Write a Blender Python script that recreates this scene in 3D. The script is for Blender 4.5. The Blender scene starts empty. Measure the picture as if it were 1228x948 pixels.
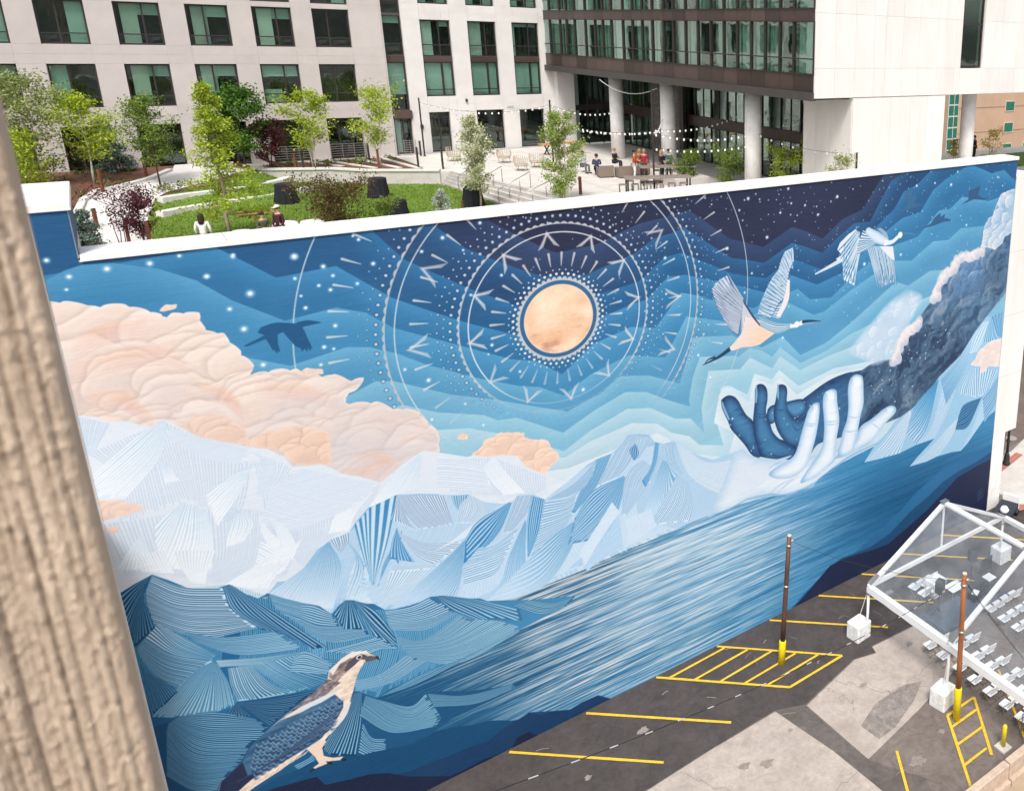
import bpy, bmesh, math, random
import numpy as np
from mathutils import Vector, Matrix, noise
random.seed(4)
S = bpy.context.scene; COL = S.collection
PI = math.pi
# ---------------------------------------------------------------- camera
_pp = np.array([995.55477337, 350.35171154]); _f = 1027.0823362535798
def _n(v): return v/np.linalg.norm(v)
_X = _n(np.array([2250-_pp[0], 80-_pp[1], _f])); _Y = _n(np.array([83-_pp[0], 18-_pp[1], _f])); _Z = -_n(np.array([897-_pp[0], 3795-_pp[1], _f]))
RW = np.array([_X, _Y, _Z]); HC = 24.882; DC = 26.0
cd = bpy.data.cameras.new('camera'); cam = bpy.data.objects.new('camera', cd); COL.objects.link(cam); S.camera = cam
cd.sensor_fit = 'HORIZONTAL'; cd.sensor_width = 36; cd.lens = _f/1228*36
cd.shift_x = -(_pp[0]-614)/1228; cd.shift_y = (_pp[1]-474)/1228
cd.clip_start = .1; cd.clip_end = 2000
cd.dof.use_dof = True; cd.dof.focus_distance = 34; cd.dof.aperture_fstop = 3.0
m3 = Matrix((RW[:, 0], -RW[:, 1], -RW[:, 2])).transposed()
cam.matrix_world = Matrix.Translation((0, -DC, HC)) @ m3.to_4x4()
# ---------------------------------------------------------------- light
S.view_settings.view_transform = 'Standard'; S.view_settings.look = 'None'; S.view_settings.gamma = 1; S.view_settings.exposure = 0.54
wd = bpy.data.worlds.new('World'); S.world = wd; wd.use_nodes = True; nt = wd.node_tree; nt.nodes.clear()
SUN_EL, SUN_AZ = math.radians(56), math.radians(212)      # azimuth clockwise from +Y
sky = nt.nodes.new('ShaderNodeTexSky'); sky.sky_type = 'NISHITA'; sky.sun_disc = False; sky.sun_elevation = SUN_EL; sky.sun_rotation = SUN_AZ; sky.dust_density = 4; sky.air_density = 1.2
hs = nt.nodes.new('ShaderNodeHueSaturation'); hs.inputs['Saturation'].default_value = .3
bg = nt.nodes.new('ShaderNodeBackground'); bg.inputs[1].default_value = .13; wo = nt.nodes.new('ShaderNodeOutputWorld')
nt.links.new(sky.outputs[0], hs.inputs['Color']); nt.links.new(hs.outputs[0], bg.inputs[0]); nt.links.new(bg.outputs[0], wo.inputs[0])
sl = bpy.data.lights.new('sun', 'SUN'); sl.energy = 2.0; sl.angle = math.radians(14); sl.color = (1, .95, .89); so = bpy.data.objects.new('sun', sl); COL.objects.link(so)
sd = Vector((math.sin(SUN_AZ)*math.cos(SUN_EL), math.cos(SUN_AZ)*math.cos(SUN_EL), math.sin(SUN_EL))); so.rotation_euler = sd.to_track_quat('Z', 'Y').to_euler(); so.location = sd*60
# ---------------------------------------------------------------- materials
def lin8(c): return tuple(((x/255)/12.92 if x/255 <= .04045 else (((x/255)+.055)/1.055)**2.4) for x in c)+(1,)
def M(name, c, rough=.8, var=.12, scale=6., bump=.0, bscale=60., metal=0., spec=.4, c2=None, stretch=None, rnd=0., spk=0.):
    m = bpy.data.materials.new(name); m.use_nodes = True; t = m.node_tree; N = t.nodes; b = N['Principled BSDF']; L = t.links
    b.inputs['Roughness'].default_value = rough; b.inputs['Metallic'].default_value = metal; b.inputs['Specular IOR Level'].default_value = spec
    tc = N.new('ShaderNodeTexCoord'); mp = N.new('ShaderNodeMapping'); L.new(tc.outputs['Object'], mp.inputs[0])
    if stretch: mp.inputs['Scale'].default_value = stretch
    nz = N.new('ShaderNodeTexNoise'); nz.inputs['Scale'].default_value = scale; nz.inputs['Detail'].default_value = 6; nz.inputs['Roughness'].default_value = .65; L.new(mp.outputs[0], nz.inputs[0])
    mx = N.new('ShaderNodeMix'); mx.data_type = 'RGBA'; rp = N.new('ShaderNodeMapRange'); rp.inputs[1].default_value = .3; rp.inputs[2].default_value = .7; L.new(nz.outputs[0], rp.inputs[0]); L.new(rp.outputs[0], mx.inputs[0])
    c = tuple(c[:3]); cb = tuple(c2[:3]) if c2 else tuple(x*(1-var*1.4) for x in c); ca = c if c2 else tuple(min(x*(1+var), 1) for x in c)
    mx.inputs[6].default_value = ca+(1,); mx.inputs[7].default_value = cb+(1,); out = mx.outputs[2]
    if spk:
        vs_ = N.new('ShaderNodeTexNoise'); vs_.inputs['Scale'].default_value = 38; vs_.inputs['Detail'].default_value = 8; vs_.inputs['Roughness'].default_value = .8; L.new(tc.outputs['Object'], vs_.inputs[0]); mr_ = N.new('ShaderNodeMapRange'); mr_.inputs[1].default_value = .3; mr_.inputs[2].default_value = .7; mr_.inputs[3].default_value = 1-spk; mr_.inputs[4].default_value = 1+spk; L.new(vs_.outputs[0], mr_.inputs[0])
        v3 = N.new('ShaderNodeTexNoise'); v3.inputs['Scale'].default_value = 2.2; v3.inputs['Detail'].default_value = 9; v3.inputs['Roughness'].default_value = .75; v3.inputs['Distortion'].default_value = 1.2; L.new(tc.outputs['Object'], v3.inputs[0]); m4 = N.new('ShaderNodeMapRange'); m4.inputs[1].default_value = .35; m4.inputs[2].default_value = .68; m4.inputs[3].default_value = 1-spk*.8; m4.inputs[4].default_value = 1+spk*.7; L.new(v3.outputs[0], m4.inputs[0])
        mu_ = N.new('ShaderNodeMath'); mu_.operation = 'MULTIPLY'; L.new(mr_.outputs[0], mu_.inputs[0]); L.new(m4.outputs[0], mu_.inputs[1]); vv = N.new('ShaderNodeVectorMath'); vv.operation = 'SCALE'; L.new(out, vv.inputs[0]); L.new(mu_.outputs[0], vv.inputs['Scale']); out = vv.outputs[0]
    if rnd:
        oi = N.new('ShaderNodeObjectInfo'); mr = N.new('ShaderNodeMapRange'); mr.inputs[3].default_value = 1-rnd; mr.inputs[4].default_value = 1+rnd*.5; L.new(oi.outputs['Random'], mr.inputs[0])
        vm = N.new('ShaderNodeVectorMath'); vm.operation = 'SCALE'; L.new(out, vm.inputs[0]); L.new(mr.outputs[0], vm.inputs['Scale']); out = vm.outputs[0]
    L.new(out, b.inputs['Base Color'])
    if bump:
        n2 = N.new('ShaderNodeTexNoise'); n2.inputs['Scale'].default_value = bscale; n2.inputs['Detail'].default_value = 5; L.new(mp.outputs[0], n2.inputs[0])
        bp = N.new('ShaderNodeBump'); bp.inputs['Strength'].default_value = bump; bp.inputs['Distance'].default_value = .02; L.new(n2.outputs[0], bp.inputs['Height']); L.new(bp.outputs[0], b.inputs['Normal'])
    return m
MT = {}
def mat(k, *a, **kw):
    if k not in MT: MT[k] = M(k, *a, **kw)
    return MT[k]
# ---------------------------------------------------------------- mesh helpers
class MB:
    def __init__(s): s.v = []; s.f = []; s.mi = []; s.cm = 0
    def add(s, vs, fs):
        o = len(s.v); s.v += [tuple(v) for v in vs]; s.f += [tuple(i+o for i in f) for f in fs]; s.mi += [s.cm]*len(fs); return s
    def box(s, x0, x1, y0, y1, z0, z1):
        return s.add([(x0,y0,z0),(x1,y0,z0),(x1,y1,z0),(x0,y1,z0),(x0,y0,z1),(x1,y0,z1),(x1,y1,z1),(x0,y1,z1)], [(0,3,2,1),(4,5,6,7),(0,1,5,4),(1,2,6,5),(2,3,7,6),(3,0,4,7)])
    def bbox(s, x0, x1, y0, y1, z0, z1, b=.02):      # box with chamfered vertical and top edges
        vs = []
        for z, i in ((z0, 0), (z1-b, 0), (z1, b)):
            X0, X1, Y0, Y1 = x0+i, x1-i, y0+i, y1-i
            vs += [(X0+b,Y0,z),(X1-b,Y0,z),(X1,Y0+b,z),(X1,Y1-b,z),(X1-b,Y1,z),(X0+b,Y1,z),(X0,Y1-b,z),(X0,Y0+b,z)]
        fs = [tuple(range(7, -1, -1)), tuple(range(16, 24))]
        for l in (0, 8):
            for k in range(8): fs.append((l+k, l+(k+1) % 8, l+8+(k+1) % 8, l+8+k))
        return s.add(vs, fs)
    def obox(s, p, q, w, h, up=(0, 0, 1)):           # bar from p to q
        p = Vector(p); q = Vector(q); d = (q-p).normalized(); u = Vector(up); sd_ = d.cross(u)
        if sd_.length < 1e-3: sd_ = d.cross(Vector((1, 0, 0)))
        sd_.normalize(); u = sd_.cross(d).normalized(); a = sd_*w/2; b = u*h/2
        return s.add([p-a-b,p+a-b,p+a+b,p-a+b,q-a-b,q+a-b,q+a+b,q-a+b], [(0,3,2,1),(4,5,6,7),(0,1,5,4),(1,2,6,5),(2,3,7,6),(3,0,4,7)])
    def tube(s, pts, r, n=8, caps=True):
        pts = [Vector(p) for p in pts]; rs = r if isinstance(r, (list, tuple)) else [r]*len(pts); vs = []; fs = []; ref = None
        for i, p in enumerate(pts):
            d = (pts[min(i+1, len(pts)-1)]-pts[max(i-1, 0)]).normalized()
            if ref is None: ref = d.orthogonal().normalized()
            ref = (ref-d*ref.dot(d)).normalized(); b = d.cross(ref)
            for k in range(n): a = 2*PI*k/n; vs.append(p+(ref*math.cos(a)+b*math.sin(a))*rs[i])
        for i in range(len(pts)-1):
            for k in range(n): fs.append((i*n+k, i*n+(k+1) % n, (i+1)*n+(k+1) % n, (i+1)*n+k))
        if caps: fs += [tuple(range(n-1, -1, -1)), tuple(range((len(pts)-1)*n, len(pts)*n))]
        return s.add(vs, fs)
    def lathe(s, prof, c=(0, 0, 0), n=20, wob=None):
        vs = []; fs = []
        for r, z in prof:
            for k in range(n):
                a = 2*PI*k/n; rr = r*(1+(wob(a, z) if wob else 0)); vs.append((c[0]+rr*math.cos(a), c[1]+rr*math.sin(a), c[2]+z))
        for i in range(len(prof)-1):
            for k in range(n): fs.append((i*n+k, i*n+(k+1) % n, (i+1)*n+(k+1) % n, (i+1)*n+k))
        fs += [tuple(range(n-1, -1, -1)), tuple(range((len(prof)-1)*n, len(prof)*n))]
        return s.add(vs, fs)
    def poly(s, pts, z, th=0.):                       # flat polygon sheet (or slab with thickness down)
        n = len(pts); a = sum(pts[i][0]*pts[(i+1) % n][1]-pts[(i+1) % n][0]*pts[i][1] for i in range(n))
        if a < 0: pts = pts[::-1]
        if not th: return s.add([(x, y, z) for x, y in pts], [tuple(range(n))])
        return s.add([(x, y, z) for x, y in pts]+[(x, y, z-th) for x, y in pts], [tuple(range(n)), tuple(range(2*n-1, n-1, -1))]+[(i+n, (i+1) % n+n, (i+1) % n, i) for i in range(n)])
    def quad(s, a, b, c, d): return s.add([a, b, c, d], [(0, 1, 2, 3)])
    def mesh(s, name, mats, smooth=False):
        me = bpy.data.meshes.new(name); me.from_pydata(s.v, [], s.f)
        for m in (mats if isinstance(mats, (list, tuple)) else [mats]): me.materials.append(m)
        if any(s.mi): me.polygons.foreach_set('material_index', s.mi)
        if smooth: me.polygons.foreach_set('use_smooth', [True]*len(me.polygons))
        me.update(); return me
def link(name, me, parent=None, loc=None, rot=None):
    o = bpy.data.objects.new(name, me); COL.objects.link(o)
    if parent: o.parent = parent
    if loc: o.location = loc
    if rot: o.rotation_euler = rot
    return o
def part(name, mb, m, parent, smooth=False, label=None, kind=None, loc=None, rot=None):
    o = link(name, mb.mesh(name, m, smooth) if isinstance(mb, MB) else mb, parent, loc, rot)
    if label: o['label'] = label
    if kind: o['kind'] = kind
    return o
def tagit(o, label, cat, group=None):
    o['label'] = label; o['category'] = cat
    if group: o['group'] = group
    return o
def thing(name, label, cat, loc=(0, 0, 0), rz=0., group=None):
    o = bpy.data.objects.new(name, None); COL.objects.link(o); o.location = loc; o.rotation_euler = (0, 0, rz); o.empty_display_size = .2
    return tagit(o, label, cat, group)
def single(name, mb, m, label, cat, group=None, smooth=False, loc=None, rot=None): return tagit(part(name, mb, m, None, smooth, loc=loc, rot=rot), label, cat, group)
def struct(name, mb, m, parent=None, smooth=False, loc=None):
    o = part(name, mb, m, parent, smooth, loc=loc)
    if not parent: o['kind'] = 'structure'
    return o
KIDS = {}
def dup(root, loc, rz=None, label=None, scale=None):
    if not KIDS:
        pass
    r = root.copy(); COL.objects.link(r); r.location = loc
    if rz is not None: r.rotation_euler = (0, 0, rz)
    if scale: r.scale = (scale,)*3
    if label: r['label'] = label
    for ch in [o for o in ALLKIDS(root)]:
        c = ch.copy(); COL.objects.link(c); c.parent = r
        for g in ALLKIDS(ch): d = g.copy(); COL.objects.link(d); d.parent = c
    return r
def ALLKIDS(o): return list(o.children)
RNG = np.random.default_rng(7)
PPM = 66.0
MX0, MX1, MZ1 = -1.44, 34.2, 21.7
TW, TH = int((MX1-MX0)*PPM), int(MZ1*PPM)
def w2t(X, Z): return (np.asarray(X)-MX0)*PPM, (MZ1-np.asarray(Z))*PPM     # wall metres -> texture pixels
def px2wall(p):                                                            # survey point -> wall metres
    p = np.atleast_2d(np.asarray(p, float)); c = np.column_stack([p-_pp, np.full(len(p), _f)])
    r = c@RW.T; t = DC/r[:, 1]; return np.column_stack([r[:, 0]*t, HC+r[:, 2]*t])
CR = dict(a=(240,250,4.723), b=(440,230,4.723), c=(640,230,4.723), d=(840,200,4.723), e=(1000,180,5.386), g=(440,400,4.723), h=(640,400,4.723),
  i=(820,380,4.723), j=(80,480,4.723), k=(300,500,4.723), l=(520,500,4.723), m=(700,500,4.723), n=(140,660,4.723), o=(360,680,4.723),
  p=(200,748,4.723), q=(960,380,4.582), A=(0,300,2.963), B=(400,230,2.963), C=(800,230,2.869), D=(400,530,2.963), E=(800,530,2.869), F=(400,700,2.995), P=(0,0,1))
def T(s):                                    # "a 10,20 30,40 b 1,2" -> texture pixels
    out = []; cr = CR['P']
    for tok in s.split():
        if tok in CR: cr = CR[tok]; continue
        x, y = tok.split(','); out.append((cr[0]+float(x)/cr[2], cr[1]+float(y)/cr[2]))
    w = px2wall(out); u, v = w2t(w[:, 0], w[:, 1]); return np.column_stack([u, v])
IMG = np.zeros((TH, TW, 3), np.float32)      # display-referred colours 0..255 until the end
SS = 3
def cover(polys):                            # anti-aliased union coverage of polygons; returns (mask, x0, y0)
    allp = np.concatenate(polys); x0 = max(int(allp[:, 0].min())-1, 0); x1 = min(int(allp[:, 0].max())+2, TW); y0 = max(int(allp[:, 1].min())-1, 0); y1 = min(int(allp[:, 1].max())+2, TH)
    if x1 <= x0 or y1 <= y0: return None
    w, h = x1-x0, y1-y0; acc = np.zeros((h, w+2), np.float32)
    AX, AY, BX, BY, SG = [], [], [], [], []
    for p in polys:
        q = np.roll(p, -1, axis=0); ar = np.sum(p[:, 0]*q[:, 1]-q[:, 0]*p[:, 1])
        s = 1. if ar > 0 else -1.
        AX.append(p[:, 0]); AY.append(p[:, 1]); BX.append(q[:, 0]); BY.append(q[:, 1]); SG.append(np.full(len(p), s))
    AX, AY, BX, BY, SG = map(np.concatenate, (AX, AY, BX, BY, SG))
    AY = (AY-y0)*SS; BY = (BY-y0)*SS
    up = np.where(AY < BY, 1., -1.)*SG; lo = np.minimum(AY, BY); hi = np.maximum(AY, BY)
    r0 = np.clip(np.ceil(lo-.5), 0, h*SS).astype(int); r1 = np.clip(np.ceil(hi-.5), 0, h*SS).astype(int); cnt = np.maximum(r1-r0, 0)
    idx = np.repeat(np.arange(len(cnt)), cnt)
    if len(idx) == 0: return None
    off = np.arange(len(idx))-np.repeat(np.cumsum(cnt)-cnt, cnt); row = r0[idx]+off
    t = (row+.5-AY[idx])/(BY[idx]-AY[idx]); xs = np.clip(AX[idx]+(BX[idx]-AX[idx])*t-x0, 0, w)
    xi = np.floor(xs).astype(int); fr = xs-xi; sg = up[idx]/SS
    # clockwise in image space: left edges go up (negative), so flip sign
    flat = acc.ravel(); rr = (row//SS)*(w+2)
    np.add.at(flat, rr+xi, -sg*(1-fr)); np.add.at(flat, rr+np.minimum(xi+1, w+1), -sg*fr)
    m = np.cumsum(acc, axis=1)[:, :w]
    return np.clip(np.abs(m), 0, 1), x0, y0
def col(c, shp=None): return np.array(c, np.float32)
def paint(polys, c, alpha=1.0):
    if isinstance(polys, np.ndarray): polys = [polys]
    r = cover(polys)
    if r is None: return
    m, x0, y0 = r; h, w = m.shape; m = (m*alpha)[..., None]; s = IMG[y0:y0+h, x0:x0+w]
    if callable(c): yy, xx = np.mgrid[y0:y0+h, x0:x0+w].astype(np.float32); c = c(xx, yy)
    else: c = col(c)
    s += (c-s)*m
def lin(p0, p1, c0, c1):
    p0 = np.asarray(p0, np.float32); p1 = np.asarray(p1, np.float32); d = p1-p0; L = float(d@d)+1e-6
    def f(xx, yy):
        t = np.clip(((xx-p0[0])*d[0]+(yy-p0[1])*d[1])/L, 0, 1)[..., None]; return col(c0)*(1-t)+col(c1)*t
    return f
def resamp(g, n=24):
    g = np.asarray(g, float)
    if len(g) == 2: t = np.linspace(0, 1, n)[:, None]; return g[0]*(1-t)+g[1]*t
    d = np.r_[0, np.cumsum(np.hypot(*np.diff(g, axis=0).T))]; d /= d[-1]
    ge = np.vstack([2*g[0]-g[1], g, 2*g[-1]-g[-2]]); out = []
    for t in np.linspace(0, 1, n):
        i = min(np.searchsorted(d, t, side='right')-1, len(g)-2); u = (t-d[i])/(d[i+1]-d[i]+1e-9); a, b, c, e = ge[i:i+4]
        out.append(.5*((2*b)+(-a+c)*u+(2*a-5*b+4*c-e)*u*u+(-a+3*b-3*c+e)*u**3))
    return np.array(out)
CON = [1., 0.]
def facet(s, n, base, line, duty=.45, fade=None, jitter=.12):
    """s: guides separated by '/', first letter of each may be the crop. Stripes are interpolated from guide to guide."""
    lb_ = sum(line)/3; bb_ = sum(base)/3 if base is not None else 255
    if CON[1]:
        hi = lambda c: tuple(v+(g_-v)*CON[1] for v, g_ in zip(c, (182, 226, 250))); lo = lambda c: tuple(v*q for v, q in zip(c, (CON[0]**1.6, CON[0]**1.05, CON[0]**.8)))
        if lb_ > bb_ or base is None: line = hi(line) if base is not None else line; base = lo(base) if base is not None and bb_ < 190 else base; fade = lo(fade) if fade is not None and sum(fade)/3 < 190 else fade
        else: line = lo(line); base = hi(base)
    gs = []; last = ''
    for part in s.split('/'):
        part = part.strip(); c = part.split()[0]
        if c not in CR: part = last+' '+part
        last = [t for t in part.split() if t in CR][-1] if c in CR else last
        gs.append(resamp(T(part)))
    gs = np.array(gs); K = len(gs)-1
    def at(t):
        t = min(max(t, 0), 1)*K; i = min(int(t), K-1); u = t-i; return gs[i]*(1-u)+gs[i+1]*u
    if base is not None:
        strip = [np.vstack([gs[i], gs[i+1][::-1]]) for i in range(K)]
        b = base
        if fade is not None: b = lin(gs[:, 0].mean(0), gs[:, -1].mean(0), base, fade)
        paint(strip, b)
    polys = []
    for q in range(n):
        j = RNG.uniform(-jitter, jitter)/n; t0 = (q+.5-duty/2)/n+j; t1 = (q+.5+duty/2)/n+j; a = at(t0); b_ = at(t1)
        e = int(RNG.integers(23, 25)); e0 = 0; polys.append(np.vstack([a[e0:e], b_[e0:e][::-1]]))
    paint(polys, line, .92)
def stroke(pts, r, c, alpha=1.):             # tapered brush stroke, pts in texture px, r list or number
    pts = resamp(pts, 16); r = np.interp(np.linspace(0, 1, 16), np.linspace(0, 1, len(np.atleast_1d(r))), np.atleast_1d(r)) if np.ndim(r) else np.full(16, float(r))
    d = np.gradient(pts, axis=0); d /= np.hypot(*d.T)[:, None]+1e-9; nn = np.column_stack([-d[:, 1], d[:, 0]])*r[:, None]
    paint([np.vstack([pts+nn, (pts-nn)[::-1]])], c, alpha)
def disc(c, r, colr, alpha=1., k=16): a = np.linspace(0, 2*np.pi, k, endpoint=False); paint([np.column_stack([c[0]+r*np.cos(a), c[1]+r*np.sin(a)])], colr, alpha)
def fbm(h, w, sx, sy, oct=4, rng=RNG):
    out = np.zeros((h, w), np.float32); amp = 1.; tot = 0
    for o in range(oct):
        gx = max(int(w/sx)+3, 4); gy = max(int(h/sy)+3, 4); g = rng.standard_normal((gy, gx)).astype(np.float32)
        x = np.linspace(0, gx-2.001, w); y = np.linspace(0, gy-2.001, h); xi = x.astype(int); yi = y.astype(int); fx = x-xi; fy = y-yi
        fx = (fx*fx*(3-2*fx)).astype(np.float32)[None]; fy = (fy*fy*(3-2*fy)).astype(np.float32)[:, None]
        a = g[yi][:, xi]; b = g[yi][:, xi+1]; c = g[yi+1][:, xi]; d = g[yi+1][:, xi+1]
        out += amp*((a*(1-fx)+b*fx)*(1-fy)+(c*(1-fx)+d*fx)*fy); tot += amp; amp *= .55; sx /= 2; sy /= 2
    return out/tot
def blur(m, r):
    for ax in ((0, 1) if m.shape[0] > 2 else (1,)):
        for _ in range(2):
            c = np.cumsum(np.pad(m, [(r+1, r) if a == ax else (0, 0) for a in (0, 1)], mode='edge'), axis=ax, dtype=np.float64)
            n = m.shape[ax]; m = ((np.take(c, np.arange(2*r+1, 2*r+1+n), ax)-np.take(c, np.arange(0, n), ax))/(2*r+1)).astype(np.float32)
    return m
def rotn(x, y, ang, sx, sy, oct=4, seed=0):
    rng = np.random.default_rng(seed); ca, sa = np.cos(ang), np.sin(ang); a = (x*ca+y*sa); b = (-x*sa+y*ca); out = 0; amp = 1.; tot = 0
    for o in range(oct):
        g = rng.standard_normal((256, 256)).astype(np.float32); u = a/sx+7*o; v = b/sy+3*o; ui = np.floor(u).astype(int); vi = np.floor(v).astype(int); fu = u-ui; fv = v-vi
        fu = fu*fu*(3-2*fu); fv = fv*fv*(3-2*fv); ui &= 255; vi &= 255; u1 = (ui+1) & 255; v1 = (vi+1) & 255
        out = out+amp*((g[vi, ui]*(1-fu)+g[vi, u1]*fu)*(1-fv)+(g[v1, ui]*(1-fu)+g[v1, u1]*fu)*fv); tot += amp; amp *= .58; sx /= 2; sy /= 2
    return (out/tot).astype(np.float32)
def limb(s, radii, c_mid, c_edge, light=(-.5, -.8), c_hi=None, cover_a=1., fade=0.):
    """a rounded, shaded finger or arm; radii in survey px"""
    p = T(s); radii = np.array(radii, float)*PPM/23.; pad = radii.max()+3
    pts = resamp(p, 20); rr = np.interp(np.linspace(0, 1, 20), np.linspace(0, 1, len(radii)), radii)
    x0, y0 = np.maximum(pts.min(0)-pad, 0).astype(int); x1 = min(int(pts[:, 0].max()+pad), TW); y1 = min(int(pts[:, 1].max()+pad), TH)
    yy, xx = np.mgrid[y0:y1, x0:x1].astype(np.float32); best = np.full(xx.shape, -9., np.float32); nx = np.zeros_like(best); tt = np.zeros_like(best); ny = np.zeros_like(best); rb = np.ones_like(best)
    for i in range(19):
        a, b = pts[i], pts[i+1]; d = b-a; L = d@d+1e-6; t = np.clip(((xx-a[0])*d[0]+(yy-a[1])*d[1])/L, 0, 1); r = rr[i]*(1-t)+rr[i+1]*t
        dx = xx-a[0]-t*d[0]; dy = yy-a[1]-t*d[1]; q = r-np.hypot(dx, dy); m = q > best; best = np.where(m, q, best); nx = np.where(m, dx/r, nx); ny = np.where(m, dy/r, ny); rb = np.where(m, r, rb); tt = np.where(m, (i+t)/19., tt)
    al = np.clip(best+.5, 0, 1)[..., None]*cover_a; al = al*np.clip((1-tt)/fade, 0, 1)[..., None] if fade else al; e = np.clip(1-best/rb, 0, 1)
    t = (e**2.2)[..., None]; c = col(c_mid)*(1-t)+col(c_edge)*t
    if c_hi is not None: l = np.clip(-(nx*light[0]*-1+ny*light[1]*-1), 0, 1)[..., None]; c = c*(1-l*.6)+col(c_hi)*l*.6
    s_ = IMG[y0:y1, x0:x1]; s_ += (c-s_)*al
def bumpy(P, per=34., amp=5., seed=0):
    rng = np.random.default_rng(seed); Q = np.vstack([P, P[:1]]); d = np.r_[0, np.cumsum(np.hypot(*np.diff(Q, axis=0).T))]; n = int(d[-1]/2.5); t = np.linspace(0, d[-1], n, endpoint=False); x = np.interp(t, d, Q[:, 0]); y = np.interp(t, d, Q[:, 1])
    k = np.cumsum(np.r_[0, rng.uniform(.45, 1.55, int(d[-1]/per)+60)*per]); i = np.searchsorted(k, t, side='right')-1; fr = (t-k[i])/(k[i+1]-k[i]); a = amp*(k[i+1]-k[i])/per*np.sqrt(np.clip(1-(2*fr-1)**2, 0, 1))-amp*.5
    tx = np.gradient(x); ty = np.gradient(y); L_ = np.hypot(tx, ty)+1e-6; tx = blur(tx[None].repeat(2, 0).astype(np.float32), 3)[0]; ty = blur(ty[None].repeat(2, 0).astype(np.float32), 3)[0]; L_ = np.hypot(tx, ty)+1e-6; sg = 1. if np.sum(Q[:-1, 0]*Q[1:, 1]-Q[1:, 0]*Q[:-1, 1]) > 0 else -1.
    return np.column_stack([x+sg*ty/L_*a, y-sg*tx/L_*a])
def lobes(poly, n, rmin, rmax, hi, mid, lo, base_fn=None, seed=1, amt=1., light=(-.35, -.85), cool=None, feather=0, bump=True):
    """billowing painted cloud inside a polygon: bright upper rims, soft creases, faint swirls"""
    if bump: poly = bumpy(poly, max(rmax*.55, 14.), max(rmax*.085, 1.6), seed)
    rng = np.random.default_rng(seed); m, x0, y0 = cover([poly]); h, w = m.shape
    L = np.array(light)/np.hypot(*light); nz = fbm(h, w, 90, 60, 5, rng); t = np.clip(.5+.4*nz, 0, 1)[..., None]; c = col(mid)*t+(col(lo)*.5+col(mid)*.5)*(1-t)
    ys, xs = np.nonzero(m > .5); k = rng.integers(0, len(ys), n); cy = ys[k].astype(float); cx = xs[k].astype(float); wob = fbm(h, w, rmax*.8, rmax*.8, 3, rng)
    rad_ = rmin+(rmax-rmin)*rng.random(n)**1.8; o = np.argsort(cy+rad_*.9); ph = rng.random(n)
    for j in o:
        r = rad_[j]; e = .62+.33*ph[j]; rot = (ph[(j*7) % n]-.5)*1.0; X0 = int(max(cx[j]-r*1.4, 0)); X1 = int(min(cx[j]+r*1.4, w)); Y0 = int(max(cy[j]-r*1.4, 0)); Y1 = int(min(cy[j]+r*1.4, h))
        if X1-X0 < 3 or Y1-Y0 < 3: continue
        yy, xx = np.mgrid[Y0:Y1, X0:X1].astype(np.float32); ux = (xx-cx[j])/r; uy = (yy-cy[j])/r; dx = ux*np.cos(rot)+uy*np.sin(rot); dy = (-ux*np.sin(rot)+uy*np.cos(rot))/e
        d = np.hypot(dx, dy)+wob[Y0:Y1, X0:X1]*.16; up = (ux*L[0]+uy*L[1])/np.maximum(np.hypot(ux, uy), .05)
        s_ = c[Y0:Y1, X0:X1]
        halo = np.clip(1-(d-1)/.16, 0, 1)*(d > 1)*np.clip(up+.35, 0, 1)*.36*amt; s_ += (col(lo)*.96-s_)*halo[..., None]
        al = np.clip((1-d)*r/3.5, 0, 1)*np.clip(.72+up*d*.95, 0, 1)*amt
        l = .50+.42*up*np.clip(d, 0, 1)**2.2+.05*np.sin(d*(14+8*ph[j])+ph[j]*9)*np.clip(d*1.5, 0, 1)+.10*(ph[j]-.5)
        l3 = np.clip(l, 0, 1)[..., None]; cc = np.where(l3 > .5, col(mid)+(col(hi)-col(mid))*(l3-.5)*2, col(lo)+(col(mid)-col(lo))*l3*2)
        s_ += (cc-s_)*al[..., None]
    if cool is not None:
        t = np.clip((np.linspace(0, 1, h)[:, None]-.35)*.9+.35*fbm(h, w, 120, 60, 3, rng), 0, .6)[..., None]; c = c*(1-t)+col(cool)*t
    rim = np.clip(1-blur(m, 4), 0, 1)*2*m; c = c+(col(hi)-c)*np.clip(rim, 0, .7)[..., None]*.6
    if feather: m = np.clip(blur(m, feather)*2-1, 0, 1)**.7
    s_ = IMG[y0:y0+h, x0:x0+w]; s_ += (c-s_)*m[..., None]
def feathers(spine, tips, n, r, c, dark, sp=.0):
    a = resamp(T(spine), n); b = resamp(T(tips), n)
    for k in range(n):
        q = np.array([a[k], (a[k]+b[k])/2+RNG.normal(0, 1, 2), b[k]+RNG.normal(0, 1.5, 2)]); stroke(q+[1.5, 2], [r*.9, r*1.1, .6], dark); stroke(q, [r*.7, r*.8, .4], c)
        stroke(q, [.5, .8, .3], dark, .5)
WB = 'P -60,1400 '                               # far corners used to close polygons below the wall
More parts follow.
